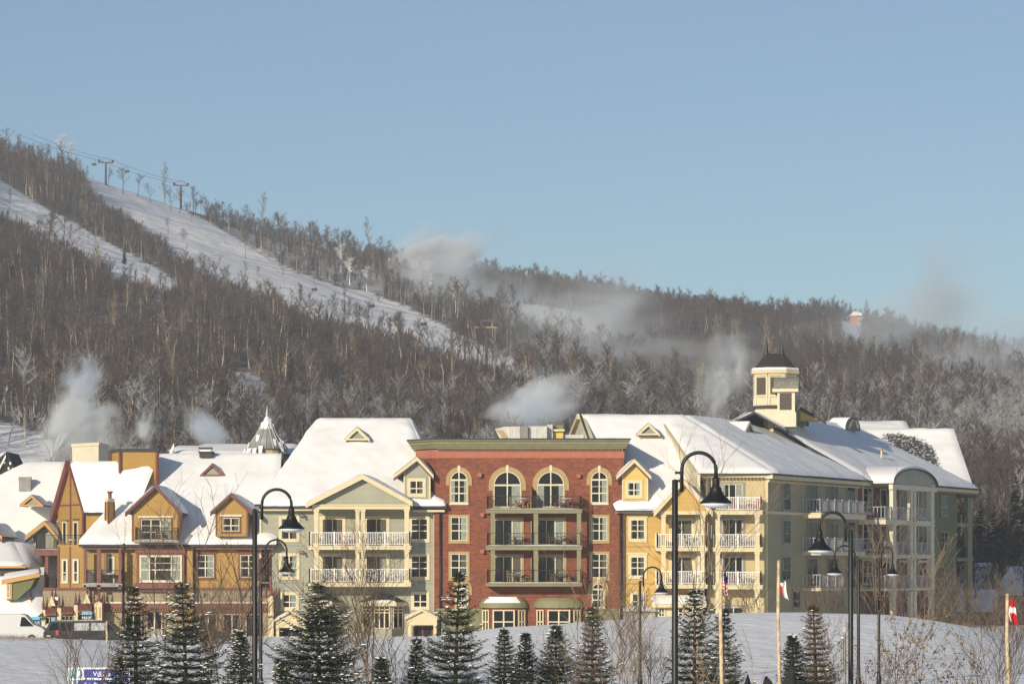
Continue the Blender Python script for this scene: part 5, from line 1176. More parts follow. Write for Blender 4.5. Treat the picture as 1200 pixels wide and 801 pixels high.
for i in range(95):
    for _ in range(20):
        px = sk.uniform(10, 1190); py = sk.uniform(lerp_tab(SKY, px) + 25, 500); p = on_hill(px, py)
        if tree_ok(p.x, p.y, 13, sk, p.z): break
    far_tree('birch_tree', sk.randrange(14), px, py, sk.uniform(11, 16), 'pale-trunked birch standing out from the brown forest on the hill', GP, PALE, PALE * .35 + BROWN * .65, .85)
for i in range(48):
    t = i / 48; px = 215 + 420 * t; py = lerp_tab([(215, 318), (300, 352), (400, 385), (500, 410), (640, 456)], px) + sk.uniform(8, 18)
    far_tree('bare_tree', sk.randrange(14), px + sk.uniform(-5, 5), py, sk.uniform(9, 13), 'leafless tree along the lower edge of the white ski run', GR, GREY, BROWN * 1.1, 1)
def frost_tree(px, py, h, lab, conic=False):
    T, C = PINE if conic else KINDS[5]; me = tri_mesh('frosted_tree', T, np.tile(np.array([.80, .81, .82, 1]), (len(C), 1))); p = on_hill(px, py); o = bpy.data.objects.new('frosted_tree', me); link(o); o.location = p; s = .8 if conic else 1.7; o.scale = (h * s, h * s, h); set_props(o, lab, 'tree')
frost_tree(505, 356, 17, 'white snow-caked conical tree beside the ski run above the pediment', True)
frost_tree(410, 334, 10, 'left one of the two white frosted bushy trees at the snow gun'); frost_tree(430, 340, 9, 'right one of the two white frosted bushy trees at the snow gun'); frost_tree(400, 322, 12, 'small frosted tree just above the pair of white bushy trees')
frost_tree(72, 196, 14, 'white frosted tree near the top left of the ridge'); frost_tree(82, 199, 12, 'second white frosted tree near the top left of the ridge, slightly smaller')
for i, (px, py, h) in enumerate(((205, 520, 9), (250, 518, 11), (275, 514, 10), (345, 505, 8), (150, 520, 12), (30, 500, 15), (118, 515, 10))):
    T, C = KINDS[i + 2]; p = on_hill(px, py); me = tri_mesh('frosted_tree', T, colours(C, GREY * 1.5, FROST * .6)); o = bpy.data.objects.new('frosted_tree', me); link(o); o.location = p; o.scale = (h * 1.1, h * 1.1, h); set_props(o, 'hoar-frosted tree at the foot of the hill just above the village roofs', 'tree', 'frosted trees at the hill foot')
pr = random.Random(9)
for i, (px, py, h) in enumerate(((1149, 658, 14), (1158, 652, 9), (1165, 655, 12), (1174, 650, 13), (1182, 656, 10), (1190, 655, 17), (1200, 652, 15), (1212, 655, 14), (1141, 662, 9), (1130, 640, 12), (1124, 640, 10))):
    Y = 262 + i * 2.2; T, C = pine_template(pr); me = tri_mesh('conifer_tree', T, np.tile(np.array([.017, .022, .016, 1]), (len(C), 1))); o = bpy.data.objects.new('conifer_tree', me); link(o); o.location = base(px, Y); o.location.z = 2.0; o.scale = (h * 1.25, h * 1.25, (HY - (598 - i % 3 * 6)) / FP * YY(Y) + 4 + (h - 12) * .7)
    set_props(o, 'dark conifer in the dense stand at the right edge behind the far houses', 'tree', 'dark conifers at the right edge')
for i in range(26):
    px = pr.uniform(1118, 1230); Y = pr.uniform(225, 298); k = pr.randrange(14); T, C = KINDS[k]; me = tri_mesh('bare_tree', T, colours(C, GREY * .7, BROWN * .8)); o = bpy.data.objects.new('bare_tree', me); link(o); o.location = base(px, Y); o.scale = (9, 9, pr.uniform(6, 9)); set_props(o, 'brown leafless tree among the dark conifers at the right edge', 'tree', 'leafless trees among the right edge conifers')

print('t forest', time.time() - _t0)
# ================================================================== SKI LIFT, SNOW GUNS, HUT
def pylon(px, py, ptop, lab, ori=.25, m='wood_brown'):
    p = on_hill(px, py); h = (py - ptop) / FP * p.y; t = thing('lift_pylon', p, lab, 'ski lift pylon'); c, s = math.cos(ori), math.sin(ori)
    a = MB(); a.tube([p - V(0, 0, 2), p + V(0, 0, h)], .55, 'bark', 8, .38); a.build('mast', t, smooth=True)
    a = MB(); f = Frame(p.x, p.y, c, s); a.box(f, -3.4, 3.4, p.z + h, p.z + h + .45, -.3, .3, m); a.build('crossarm', t)
    for k in (-3.0, 3.0):
        a = MB(); a.box(f, k - .25, k + .25, p.z + h + .45, p.z + h + .9, -1.8, 1.8, 'metal_black')
        for j in (-1.4, -.5, .5, 1.4): a.tube([f.P(k - .3, p.z + h + 1.0, j), f.P(k + .3, p.z + h + 1.0, j)], .3, 'metal_black', 8)
        a.build('sheave_train', t)
    a = MB(); a.tube([f.P(-1.6, p.z + h, 0), f.P(-1.6, p.z + h + 2.2, 0), f.P(1.6, p.z + h + 2.2, 0), f.P(1.6, p.z + h, 0)], .10, m, 5); a.build('lifting_frame', t)
    return [f.P(k, p.z + h + 1.3, 0) for k in (-3.0, 3.0)]
P1 = pylon(124, 217, 191, 'leftmost ski lift pylon on the ridge, dark with a chair hanging beside it'); P2 = pylon(212, 243, 217, 'middle ski lift pylon at the top edge of the wide white run'); P3 = pylon(570, 431, 383, 'tall lower ski lift pylon on the hillside above the brick building', m='wood_pale')
P0 = [on_hill(30, 190) + V(k, 0, 12) for k in (-3, 3)]; P4 = [W(700 + k, 462, 520) for k in (-6, 6)]
sag = {}
for i in (0, 1):
    pts = []; prs = [P0[i], P1[i], P2[i], P3[i], P4[i]]
    for a, b in zip(prs, prs[1:]):
        L = (b - a).length
        for k in range(16): t = k / 16; pts.append(a + (b - a) * t - V(0, 0, L * .10 * t * (1 - t)))
    pts.append(prs[-1]); sag[i] = pts; a = MB(); a.tube(pts, .07, 'metal_black', 4); a.build_at('lift_cable', pts[0], ('uphill' if i else 'downhill') + ' ski lift cable strung over the pylons, ' + ('farther right' if i else 'farther left'), 'cable')
def lift_chair(q, lab):
    t = thing('lift_chair', q, lab, 'ski lift chair', 'chairs hanging from the ski lift cable')
    a = MB(); a.tube([q, q - V(0, 0, .6), q + V(.5, 0, -1.2), q + V(.5, 0, -2.6)], .09, 'metal_black', 5); a.build('hanger', t)
    a = MB(); a.hexa([q + V(x, y, z) for x, y, z in ((-1, -.3, -2.9), (1, -.3, -2.9), (1, .4, -2.9), (-1, .4, -2.9), (-1, -.3, -2.7), (1, -.3, -2.7), (1, .4, -2.7), (-1, .4, -2.7))], 'metal_black'); a.build('seat', t)
    a = MB(); a.hexa([q + V(x, y, z) for x, y, z in ((-1, .4, -2.7), (1, .4, -2.7), (1, .55, -2.7), (-1, .55, -2.7), (-1, .6, -1.9), (1, .6, -1.9), (1, .75, -1.9), (-1, .75, -1.9))], 'metal_black'); a.build('backrest', t)
for i, k, lab in ((1, 19, 'ski lift chair hanging just right of the leftmost pylon'), (0, 15, 'ski lift chair hanging on the left side of the leftmost pylon'), (1, 33, 'ski lift chair hanging just right of the middle pylon'), (0, 41, 'ski lift chair over the narrow part of the white run, upper'), (1, 43, 'ski lift chair over the narrow part of the white run, lower'), (0, 46, 'ski lift chair hanging left of the tall lower pylon')):
    lift_chair(sag[i][k], lab)
def snow_gun(px, py, tx, ty, lab):
    p = on_hill(px, py); e = V((tx - CX) / FP * p.y, p.y, CZ + (HY - ty) / FP * p.y); t = thing('snow_gun', p, lab, 'snow gun')
    a = MB(); a.tube([p - V(0, 0, .5), p + V(0, 0, 1.5)], .22, 'metal_grey', 8); a.build('stand', t); a = MB(); a.tube([p + V(0, 0, 1.3), e], .16, 'wood_pale', 6, .1); a.build('lance', t)
    a = MB(); d = (e - p).normalized(); a.tube([e - d * .3, e + d * .9], .3, 'galv', 8); a.build('nozzle', t); return e
g1 = snow_gun(449, 327, 456, 305, 'snow gun lance spraying the plume at the top of the lower white run'); g2 = snow_gun(577, 385, 588, 358, 'snow gun lance spraying to the right in mid hillside')
g3 = snow_gun(550, 500, 565, 487, 'bent snow gun lance spraying right above the brick building roof'); snow_gun(2, 482, 8, 456, 'thin snow gun lance at the left edge above the snowy slope'); snow_gun(175, 483, 175, 470, 'short idle snow gun above the village roofs at the left'); g5 = snow_gun(60, 540, 61, 533, 'snow gun behind the left snowy roof spraying upward')
pH = on_hill(1004, 380); hut = thing('summit_hut', pH, 'tiny orange-red hut with snow on its roof on the right hilltop', 'hut')
a = MB(); f = Frame(pH.x, pH.y, 1, -.3); a.box(f, -3.2, 0, pH.z - 1, pH.z + 4.2, -4, 0, 'brick_orange'); a.box(f, 2.2, 7.5, pH.z - 1, pH.z + 2.6, -4, -.5, 'brick_orange'); a.build('wall', hut)
a = MB(); a.prism([f.P(-3.6, pH.z + 4.2, .4), f.P(2.8, pH.z + 4.2, .4), f.P(2.4, pH.z + 5.4, .4), f.P(-1, pH.z + 6.2, .4)], V(0, 5, 0), 'snow'); a.prism([f.P(2, pH.z + 2.6, .3), f.P(8, pH.z + 2.6, .3), f.P(7, pH.z + 3.6, .3), f.P(3, pH.z + 3.6, .3)], V(0, 5, 0), 'snow'); a.build('roof', hut)
a = MB(); a.box(f, .0, 2.2, pH.z - 1, pH.z + 3.6, -4, -.2, 'metal_grey'); a.build('door', hut)

# ================================================================== STREET LAMPS, POSTS, FLAGS
def street_lamp(px, ptop, xa, x_head, yhead, Y, shade_px, lab, grp, arch_top):
    """pole at px with a swan-neck arm: arch from xa to x_head, shade below it"""
    Y = YY(Y); s = Y / FP; gz = ground_z((px - CX) * s, Y); b = V((px - CX) * s, Y, gz); t = thing('street_lamp', b, lab, 'street lamp', grp); zt = CZ + (HY - ptop) * s; hx = (x_head - CX) * s; ax = (xa - CX) * s; r = shade_px * s / 2
    pr_ = max(.045, r * .185)
    a = MB(); a.lathe(b, [(pr_ * 2.0, -.3), (pr_ * 2.0, .25), (pr_ * 1.2, .4), (pr_ * 1.1, 1.2), (pr_, zt - gz), (pr_ * .6, zt - gz + .03)], 'metal_black', 12); a.build('pole', t, smooth=True)
    zh = CZ + (HY - yhead) * s; za = CZ + (HY - arch_top) * s; R_ = abs(hx - ax) / 2; cx = (hx + ax) / 2; zc = za - R_ ; sg = 1 if hx > ax else -1
    low = CZ + (HY - (arch_top + (yhead - arch_top) * (1.0 if shade_px > 25 else .95))) * s - r * .2
    pts = [V(ax, Y, low - r * .6), V(ax, Y, zc)] + [V(cx - sg * R_ * math.cos(math.pi * i / 14), Y, zc + R_ * math.sin(math.pi * i / 14)) for i in range(1, 14)] + [V(hx, Y, zc), V(hx, Y, zh)]
    a = MB(); a.tube(pts, r * .115, 'metal_black', 8); a.build('arm', t, smooth=True)
    a = MB(); zb = (pts[0].z + pts[1].z) / 2
    for z in (zb, zb + r * .5): a.box(Frame(0, Y), min(b.x, ax), max(b.x, ax), z - r * .08, z + r * .08, -r * .1, r * .1, 'metal_black')
    a.build('bracket', t)
    a = MB(); a.lathe(V(hx, Y, zh), [(r * .16, r * .12), (r * .22, 0), (r * .24, -r * .45), (r * .34, -r * .55), (r * .34, -r * .62), (r * .5, -r * .95), (r * .78, -r * 1.25), (r * .98, -r * 1.42), (r * 1.0, -r * 1.5), (r * .96, -r * 1.5)], 'metal_black', 28); a.build('lamp_shade', t, smooth=True)
    a = MB(); a.lathe(V(hx, Y, zh), [(r * .97, -r * 1.46), (r * .90, -r * 1.62), (r * .5, -r * 1.76), (.01, -r * 1.80)], 'lens', 24); a.build('lens', t, smooth=True)
    a = MB(); a.lathe(V(hx, Y, zh), [(r * 1.0, -r * 1.36), (r * .80, -r * 1.19), (r * .55, -r * .98), (r * .5, -r * .94)], 'snow', 24)
    return t
street_lamp(791, 563, 799, 839, 561, 40, 38, 'tallest street lamp, in front of the yellow building, arm bending right', None, 530)
street_lamp(298.5, 597, 307, 341.5, 596, 50, 31, 'tall street lamp at the left, in front of the mustard hotel corner, arm bending right', None, 573)
street_lamp(305.5, 655, 311, 336, 655, 62, 20, 'smaller street lamp just right of the tall one before the grey-green building', None, 632)
street_lamp(750, 681, 754, 775, 681, 62, 17, 'short street lamp before the yellow building near the brick corner, arm bending right', None, 664)
street_lamp(997, 622, 991, 960.5, 622, 50, 30, 'tall street lamp before the receding wing, arm bending left', None, 600)
street_lamp(1006, 657, 1002, 978, 657, 60, 19, 'shorter street lamp close behind the tall left-bending one before the wing', None, 639)
street_lamp(1030, 660, 1033, 1046, 661, 62, 15, 'rightmost street lamp, slim, arm bending right before the balcony porch', None, 641)
def gz_at(px, Y): Y = YY(Y); return ground_z((px - CX) / FP * Y, Y)
def on_ground(px, Y): b = base(px, Y); b.z = gz_at(px, Y); return b
def wood_pole(px, ptop, Y, w, lab, m='wood_post', cat='pole'):
    s = YY(Y) / FP; b = on_ground(px, Y); zt = CZ + (HY - ptop) * s; a = MB(); h = zt - b.z; r = w * s / 2
    a.tube([b + V(0, 0, -.4), b + V(.02, 0, h * .35), b + V(-.015, 0, h * .7), b + V(0, 0, h)], r * 1.1, m, 9, r * .9); return a.build_at('wooden_pole', b, lab, cat, smooth=True), b, zt
wood_pole(845, 662, 46, 4.6, 'rough wooden flagpole with a striped flag before the cream front, leaning against nothing', 'wood_post', 'flagpole'); 
bpy.context.view_layer.objects
wood_pole(912.5, 656, 46, 4.2, 'pale wooden flagpole with a green, white and red flag, in the snow', 'wood_post', 'flagpole')
wood_pole(1180.5, 695, 50, 4.4, 'pale wooden flagpole at the right edge with a red and white flag', 'wood_post', 'flagpole')
wood_pole(125, 727, 96, 2.6, 'thin pale wooden stake in the snow bank before the parked cars', 'wood_post', 'stake')
def flag(px, y0, y1, w, Y, bands, lab):
    """limp cloth: bands = fn(u, v) -> material, folded in plan"""
    Y = YY(Y); s = Y / FP; x0 = (px - CX) * s; z1 = CZ + (HY - y0) * s; z0 = CZ + (HY - y1) * s; nu, nv = 9, 14; a = MB()
    def P(u, v):
        k = .25 + .75 * v ** .8
        return V(x0 + w * s * (u * k) + .02 * math.sin(v * 7), Y - .06 + .07 * math.sin(u * 9 + v * 3) * k, z1 + (z0 - z1) * (v * (.72 + .28 * u) + .04 * math.sin(u * 6)))
    for i in range(nu):
        for j in range(nv): a.face([P(i / nu, j / nv), P((i + 1) / nu, j / nv), P((i + 1) / nu, (j + 1) / nv), P(i / nu, (j + 1) / nv)], bands((i + .5) / nu, (j + .5) / nv))
    return a.build_at('flag', V(x0, Y, z1), lab, 'flag')
flag(847.8, 669, 704, 6.5, 46, lambda u, v: 'flag_blue' if v < .42 else ('flag_red' if int(v * 14 + u * 3) % 2 else 'flag_white'), 'limp flag with dark blue corner and red and white stripes')
flag(915, 669, 705, 9, 46, lambda u, v: 'flag_green' if v + u * .15 < .48 else ('flag_red' if u < .35 and v > .6 else 'flag_white'), 'limp green, white and red flag hanging beside the pale pole')
flag(1183, 700, 736, 11, 50, lambda u, v: 'flag_red' if v < .38 or v > .58 and u > .15 else 'flag_white', 'limp red and white flag at the right edge')
b = on_ground(990, 58); lt = thing('lantern_post', b, 'small pale post with a little lantern, left of the tall left-bending lamp', 'lantern post'); s = YY(58) / FP
a = MB(); zt = CZ + (HY - 742) * s; a.tube([b - V(0, 0, .3), V(b.x, b.y, zt)], .045, 'metal_grey', 8); a.build('post', lt); a = MB(); a.lathe(V(b.x, b.y, zt), [(.04, 0), (.09, .06), (.12, .24), (.15, .26), (.05, .38), (.01, .46)], 'galv', 8); a.build('lantern', lt)
b = on_ground(987.5, 66); a = MB(); s = YY(66) / FP; a.tube([b - V(0, 0, .3), V(b.x, b.y, CZ + (HY - 748) * s)], .06, 'metal_grey', 8); a.lathe(V(b.x, b.y, CZ + (HY - 748) * s), [(.1, 0), (.1, .08), (.02, .14)], 'galv', 8); a.build_at('bollard', b, 'low grey post with a cap next to the little lantern post', 'post')
# information sign
Ys = 50.0; f = front(Ys); sg = thing('information_sign', on_ground(112, Ys), 'blue and white information board half hidden by the left spruce', 'sign')
a = MB(); a.pbox(f, 79, 781.5, 152, 815, -.06, 0, 'white_paint'); a.build('board', sg)
for i, (x0, y0, x1, y1, m) in enumerate(((81, 783.5, 89.5, 794, 'sign_cyan'), (91, 783.5, 96, 794, 'sign_cyan'), (81, 796, 89.5, 806, 'sign_cyan'), (98.5, 783.5, 151, 793.5, 'sign_blue'), (91, 796, 151, 806, 'sign_blue'))):
    a = MB(); a.pbox(f, x0, y0, x1, y1, .002, .012, m); a.build('panel', sg)
a = MB(); s = YY(Ys) / FP
for x, y in ((85, 788.5), (93.5, 789), (85, 801)): u, z = f.uz(x, y); a.lathe(f.P(u, z - .07, .03), [(.02, 0), (.055, .05), (.05, .12), (.01, .17)], 'white_paint', 10)
a.build('pictogram', sg)
text(sg, 'Village', f, 109, 791.5, .19, .014, 'white_paint'); text(sg, 'Information', f, 100, 795.5, .05, .014, 'white_paint'); text(sg, 'Ski  Parking', f, 99, 803.5, .15, .014, 'white_paint')
for x in (84, 148): a = MB(); a.pbox(f, x, 815, x + 2.5, 880, -.1, -.02, 'wood_post'); a.build('post', sg)

# ================================================================== VEHICLES (side on, nose to the right)
def car(x, y, z, L, H, Wd, prof, m, lab, glass, rot=0, extras=None, cat='car', wheelx=(.18, .80)):
    """prof: side outline in (0..L, 0..H); lofted with tumblehome"""
    t = thing('parked_' + ('van' if cat == 'van' else 'car'), V(x, y, z), lab, cat, 'vehicles parked behind the snow bank'); t.rotation_euler = (0, 0, 0)
    mb = MB(); rows = []; n = len(prof)
    for k, (ins, yy) in enumerate(((.0, 0), (0, Wd))): pass
    def P(px_, pz, side): ins = .16 * max(0, (pz - H * .52) / (H * .48)); yy = ins if side == 0 else Wd - ins; return V(x + px_, y + yy, z + pz)
    A_ = [P(a, b, 0) for a, b in prof]; B_ = [P(a, b, 1) for a, b in prof]; b0 = len(mb.v); mb.v += A_ + B_; k = mb.mi(m)
    mb.f.append(tuple(range(n))); mb.m.append(k); mb.f.append(tuple(range(2 * n - 1, n - 1, -1))); mb.m.append(k)
    for i in range(n): j = (i + 1) % n; mb.f.append((i, n + i, n + j, j)); mb.m.append(k)
    body = mb.build('body', t, bevel=.05)
    for g in glass:
        w = MB(); w.prism([P(a, b, 0) + V(0, -.012, 0) for a, b in g], V(0, .01, 0), 'interior'); w.prism([P(a, b, 0) + V(0, -.02, 0) for a, b in g], V(0, .006, 0), 'glass'); w.build('side_window', t)
    for wx in wheelx:
        c = V(x + L * wx, y - .02, z + .34); w = MB(); w.tube([c, c + V(0, .22, 0)], .34, 'tyre', 18); wo = w.build('wheel', t); w = MB(); w.tube([c + V(0, -.01, 0), c + V(0, .05, 0)], .2, 'metal_grey', 10); w.build('rim', wo)
    for a_, b_, c_, d_, mm, nm in (extras or []): w = MB(); w.prism([P(a_, b_, 0) + V(0, -.02, 0), P(c_, b_, 0) + V(0, -.02, 0), P(c_, d_, 0) + V(0, -.02, 0), P(a_, d_, 0) + V(0, -.02, 0)], V(0, .03, 0), mm); w.build(nm, t)
    s_ = MB(); top = [(a, b) for a, b in prof if b > H * .93]; xs = sorted(a for a, b in top)
    if len(xs) > 1 and cat != 'van': sheet(s_, [V(x + xs[0] + .05, y + .2, z + H - .02), V(x + xs[-1] - .05, y + .2, z + H - .02), V(x + xs[-1] - .05, y + Wd - .2, z + H - .02), V(x + xs[0] + .05, y + Wd - .2, z + H - .02)], .10, 'snow', .02, .2); s_.build('snow', t, smooth=True, fix=False)
    return t
sY = YY(126) / FP
van = [(0, .35), (0, 2.1), (.2, 2.25), (3.4, 2.25), (3.75, 2.15), (4.35, 1.45), (5.0, 1.2), (5.25, 1.0), (5.3, .4), (5.1, .3), (.1, .3)]
xv = (-28 - CX) * sY; car(xv, YY(126), -.05, 5.3, 2.25, 2.0, van, 'car_white', 'white delivery van at the left edge, only its cab window showing', [[(3.35, 1.3), (3.45, 2.0), (3.7, 2.0), (4.4, 1.3)]], cat='van')
suv = [(0, .45), (.0, .95), (.15, 1.05), (.45, 1.72), (.7, 1.8), (3.0, 1.8), (3.3, 1.72), (3.9, 1.15), (4.6, 1.0), (4.75, .8), (4.75, .4), (4.5, .3), (.1, .3)]
xs_ = (55 - CX) * sY; car(xs_, YY(124), -.12, 4.75, 1.8, 1.9, suv, 'car_black', 'black estate car with snowy roof and red tail lamp, right of the white van', [[(.4, 1.1), (.62, 1.62), (1.2, 1.66), (1.2, 1.1)], [(1.3, 1.1), (1.3, 1.66), (2.2, 1.66), (2.2, 1.1)], [(2.3, 1.1), (2.3, 1.66), (3.05, 1.62), (3.6, 1.12)]],
    extras=[(.95, .70, 1.15, 1.12, 'tail_red', 'tail_lamp'), (.25, .62, .55, .72, 'plate', 'number_plate')])
pk = [(0, .5), (0, 1.0), (.1, 1.05), (.35, 1.75), (.5, 1.85), (2.6, 1.85), (3.1, 1.72), (3.75, 1.15), (5.0, 1.05), (5.2, .8), (5.2, .4), (.1, .35)]
xp = (91 - CX) * sY; car(xp, YY(121), -.1, 5.2, 1.85, 1.9, pk, 'car_black', 'dark pickup with snow-caked side windows behind the thin wooden stake', [[(2.75, 1.1), (2.75, 1.6), (3.0, 1.6), (3.4, 1.15)]], extras=[(.4, 1.12, 1.5, 1.68, 'frosted_glass', 'side_window'), (1.65, 1.12, 2.7, 1.68, 'frosted_glass', 'side_window')])
xw = (40 - CX) * YY(132) / FP; car(xw, YY(132), -.1, 4.4, 1.5, 1.8, [(0, .4), (0, .9), (.5, 1.0), (1.0, 1.45), (1.3, 1.5), (2.6, 1.5), (3.3, 1.0), (4.2, .85), (4.4, .6), (4.3, .3), (.1, .3)], 'car_white', 'small white car squeezed between the van and the black estate car', [[(1.0, 1.0), (1.25, 1.4), (1.9, 1.4), (1.9, 1.0)], [(2.0, 1.0), (2.0, 1.4), (2.5, 1.4), (3.1, 1.02)]])
xq = (206 - CX) * sY; car(xq, YY(123), -.1, 4.5, 1.55, 1.8, [(0, .4), (0, .95), (.6, 1.02), (1.1, 1.5), (1.4, 1.55), (2.7, 1.55), (3.4, 1.0), (4.3, .85), (4.5, .6), (4.4, .3), (.1, .3)], 'car_black', 'dark car half hidden behind the second spruce from the left', [[(1.15, 1.0), (1.35, 1.42), (2.0, 1.42), (2.0, 1.0)], [(2.1, 1.0), (2.1, 1.42), (2.6, 1.42), (3.2, 1.02)]])

print('t pre-spruce', time.time() - _t0)
# ==== FOREGROUND TREES
NEED = {}
def spruce(px, ptop, wpx, Y, lab, m='needle', snowy=.6, seed=0, grp=None, cones=0, dens=1.0, bare=0):
    r = random.Random(seed * 13 + 5); s = YY(Y) / FP; b = on_ground(px, Y); h = CZ + (HY - ptop) * s - b.z; Rm = wpx * s * .56
    t = thing('spruce_tree', b, lab, 'tree', grp)
    a = MB(); T = []; S = []; Cn = []; TW = []
    z = h * .05; b_ = np.array(b); ln_ = np.array([r.uniform(-.10, .10), r.uniform(-.1, .1), 0]) * h * .35
    def tri(L, p, q, w):
        d = q - p; e = np.cross(d, np.array([r.uniform(-1, 1), r.uniform(-1, 1), r.uniform(-1, 1)])); n = np.linalg.norm(e); e = e / (n + 1e-9) * w; L.append((p - e, p + e, q))
    while z < h * .97:
        f = z / h; rad = Rm * ((1 - f) ** .82) * (1.0 + .1 * math.sin(z * 7)) + .02; n = 6 if f > .8 else int(8 + 2 * (1 - f)); g0 = r.uniform(0, 6.28)
        for k in range(n):
            if bare and r.random() < bare: continue
            g = g0 + 2 * math.pi * k / n + r.uniform(-.25, .25); L = rad * r.uniform(.6, 1.18) * (1 + .6 * noise.noise(V(math.cos(g) * 1.2, math.sin(g) * 1.2, z * 1.3 + seed * 5))); dr = np.array([math.cos(g), math.sin(g), 0]); sd = np.array([-dr[1], dr[0], 0])
            up = .55 if f > .9 else .18 - .42 * (1 - f); N_ = max(4, int(L / .075))
            def Pt(v): return b_ + ln_ * (z / h) ** 1.5 + np.array([0, 0, z + L * (up * v + .30 * v * v)]) + dr * L * v
            tri(T, Pt(0), Pt(1), .012)
            for i in range(1, N_ + 1):
                v = i / N_; p = Pt(v); wl = L * .42 * (1.02 - v) * (1 if v > .2 else .6) + .05
                for sgn in (-1, 1):
                    d = sd * sgn * .8 + dr * .65 + np.array([0, 0, r.uniform(-.25, .05)]); d /= np.linalg.norm(d); l = wl * r.uniform(.7, 1.15); q = p + d * l
                    TW.append((p[0], p[1], p[2], d[0], d[1], d[2], l))
                    tri(T, p, q, .01)
                    if r.random() < snowy * (.2 + .8 * v) * .45 * (1 if noise.noise(Vector(p) * 2.2 + V(seed, 0, 0)) > .02 else .12):
                        c = p + d * l * r.uniform(.3, .9) + np.array([0, 0, .025]); sz = r.uniform(.014, .046)
                        S.append((c, sz, r.uniform(0, 3), dr * .8 + d * .4))
            if cones and f > .45 and r.random() < cones:
                p = Pt(r.uniform(.3, .9)); Cn.append(p)
        z += h * r.uniform(.038, .056) * (1 if f < .8 else .7)
    a.tube([b + Vector(ln_) * k ** 1.5 + V(0, 0, h * k - (.2 if k == 0 else 0)) for k in (0, .25, .5, .75, .97)], .055 + h * .009, 'bark', 7, .012); a.build('trunk', t)
    for _ in range(14): tri(T, b_ + ln_ + np.array([0, 0, h * r.uniform(.93, .99)]), b_ + ln_ + np.array([r.uniform(-.05, .05), r.uniform(-.05, .05), h + r.uniform(-.03, .04)]), .012)
    A = np.array(TW); rg = np.random.default_rng(seed + 100); cnt = (np.maximum(1, (A[:, 6] / .07).astype(int)) + 1) * 3; idx = np.repeat(np.arange(len(A)), cnt); idx = idx[rg.random(len(idx)) < min(1, dens * .95)]; Q = A[idx]; k_ = len(Q)
    P_ = Q[:, :3] + Q[:, 3:6] * (Q[:, 6] * rg.random(k_))[:, None]; D_ = Q[:, 3:6] * .8 + rg.uniform((-.8, -.8, -.7), (.8, .8, .55), (k_, 3)); D_ /= np.linalg.norm(D_, axis=1)[:, None]
    E_ = np.cross(D_, rg.uniform(-1, 1, (k_, 3))); E_ /= np.linalg.norm(E_, axis=1)[:, None] + 1e-9; E_ *= .0095; Q2 = P_ + D_ * rg.uniform(.055, .11, k_)[:, None]
    T = np.concatenate([np.array(T), np.stack([P_ - E_, P_ + E_, Q2], axis=1)]) - b_
    me = bpy.data.meshes.new('crown'); n = len(T); me.vertices.add(n * 3); me.loops.add(n * 3); me.polygons.add(n); me.vertices.foreach_set('co', T.reshape(-1)); me.loops.foreach_set('vertex_index', np.arange(n * 3)); me.polygons.foreach_set('loop_start', np.arange(0, n * 3, 3)); me.polygons.foreach_set('loop_total', np.full(n, 3)); me.materials.append(M[m]); me.update(); me.validate()
    link(bpy.data.objects.new('crown', me), t)
    if S:
        sm_ = MB()
        for c, z_, g, ax in S:
            c = Vector(c); ax = Vector(ax).normalized(); sx = ax * z_ * 2.3; sy = V(-ax.y, ax.x, 0) * z_; up_ = V(0, 0, z_ * .5); k = sm_.mi('snow'); b0 = len(sm_.v); ring = []
            for q in range(7): w = 2 * math.pi * q / 7 + g; ring.append(c + sx * math.cos(w) * r.uniform(.75, 1.15) + sy * math.sin(w) * r.uniform(.75, 1.15))
            mid = [c + (p - c) * .68 + up_ * .8 for p in ring]; sm_.v += ring + mid + [c + up_, c - up_ * .5]
            for q in range(7):
                q2 = (q + 1) % 7; sm_.f += [(b0 + q, b0 + q2, b0 + 7 + q2, b0 + 7 + q), (b0 + 7 + q, b0 + 7 + q2, b0 + 14), (b0 + q2, b0 + q, b0 + 15)]; sm_.m += [k, k, k]
        sm_.build('snow', t, smooth=True, fix=False)['kind'] = 'stuff'
    if Cn:
        cm = MB()
        for p in Cn:
            p = Vector(p); cm.tube([p, p + V(0, 0, -.09)], .022, 'wood_brown', 5, .01)
        cm.build('cones', t)['kind'] = 'stuff'
    return t
spruce(160, 686, 92, 52, 'tall spruce with reddish cones near its top, in front of the mustard hotel corner', snowy=.55, seed=1, cones=.55)
spruce(219, 681, 118, 50, 'snow-dusted spruce in front of the dark car, right of the one with reddish cones', snowy=.95, seed=2)
spruce(374, 681, 150, 50, 'broadest spruce, before the grey-green building, snow along its boughs', snowy=.85, seed=3, dens=1.15)
spruce(283, 738, 60, 56, 'low spruce at the foot of the tall left street lamp', snowy=1, seed=4)
spruce(533, 668, 104, 50, 'dark spruce with brown cones before the left corner of the brick building', snowy=.7, seed=5, cones=.7, dens=1.15)
spruce(488, 745, 44, 52, 'small spruce just left of the dark cone-bearing one', snowy=.7, seed=6); spruce(447, 768, 50, 48, 'lowest spruce top between the broad one and the cone-bearing one', snowy=.8, seed=7)
spruce(592, 735, 50, 55, 'left one of the pair of thin young spruces before the mound', snowy=.7, seed=8); spruce(615, 741, 42, 57, 'right one of the pair of thin young spruces before the mound', snowy=.6, seed=9)
spruce(651, 732, 60, 56, 'thin open spruce before the right shop awning', snowy=.7, seed=10); spruce(695, 706, 66, 52, 'spruce before the right side of the brick building', snowy=.7, seed=11)
spruce(814, 688, 92, 52, 'snow-speckled spruce just right of the tallest lamp pole', snowy=.9, seed=12, dens=1.1); spruce(846, 712, 70, 50, 'dark spruce growing behind the striped flagpole', snowy=.35, seed=13)
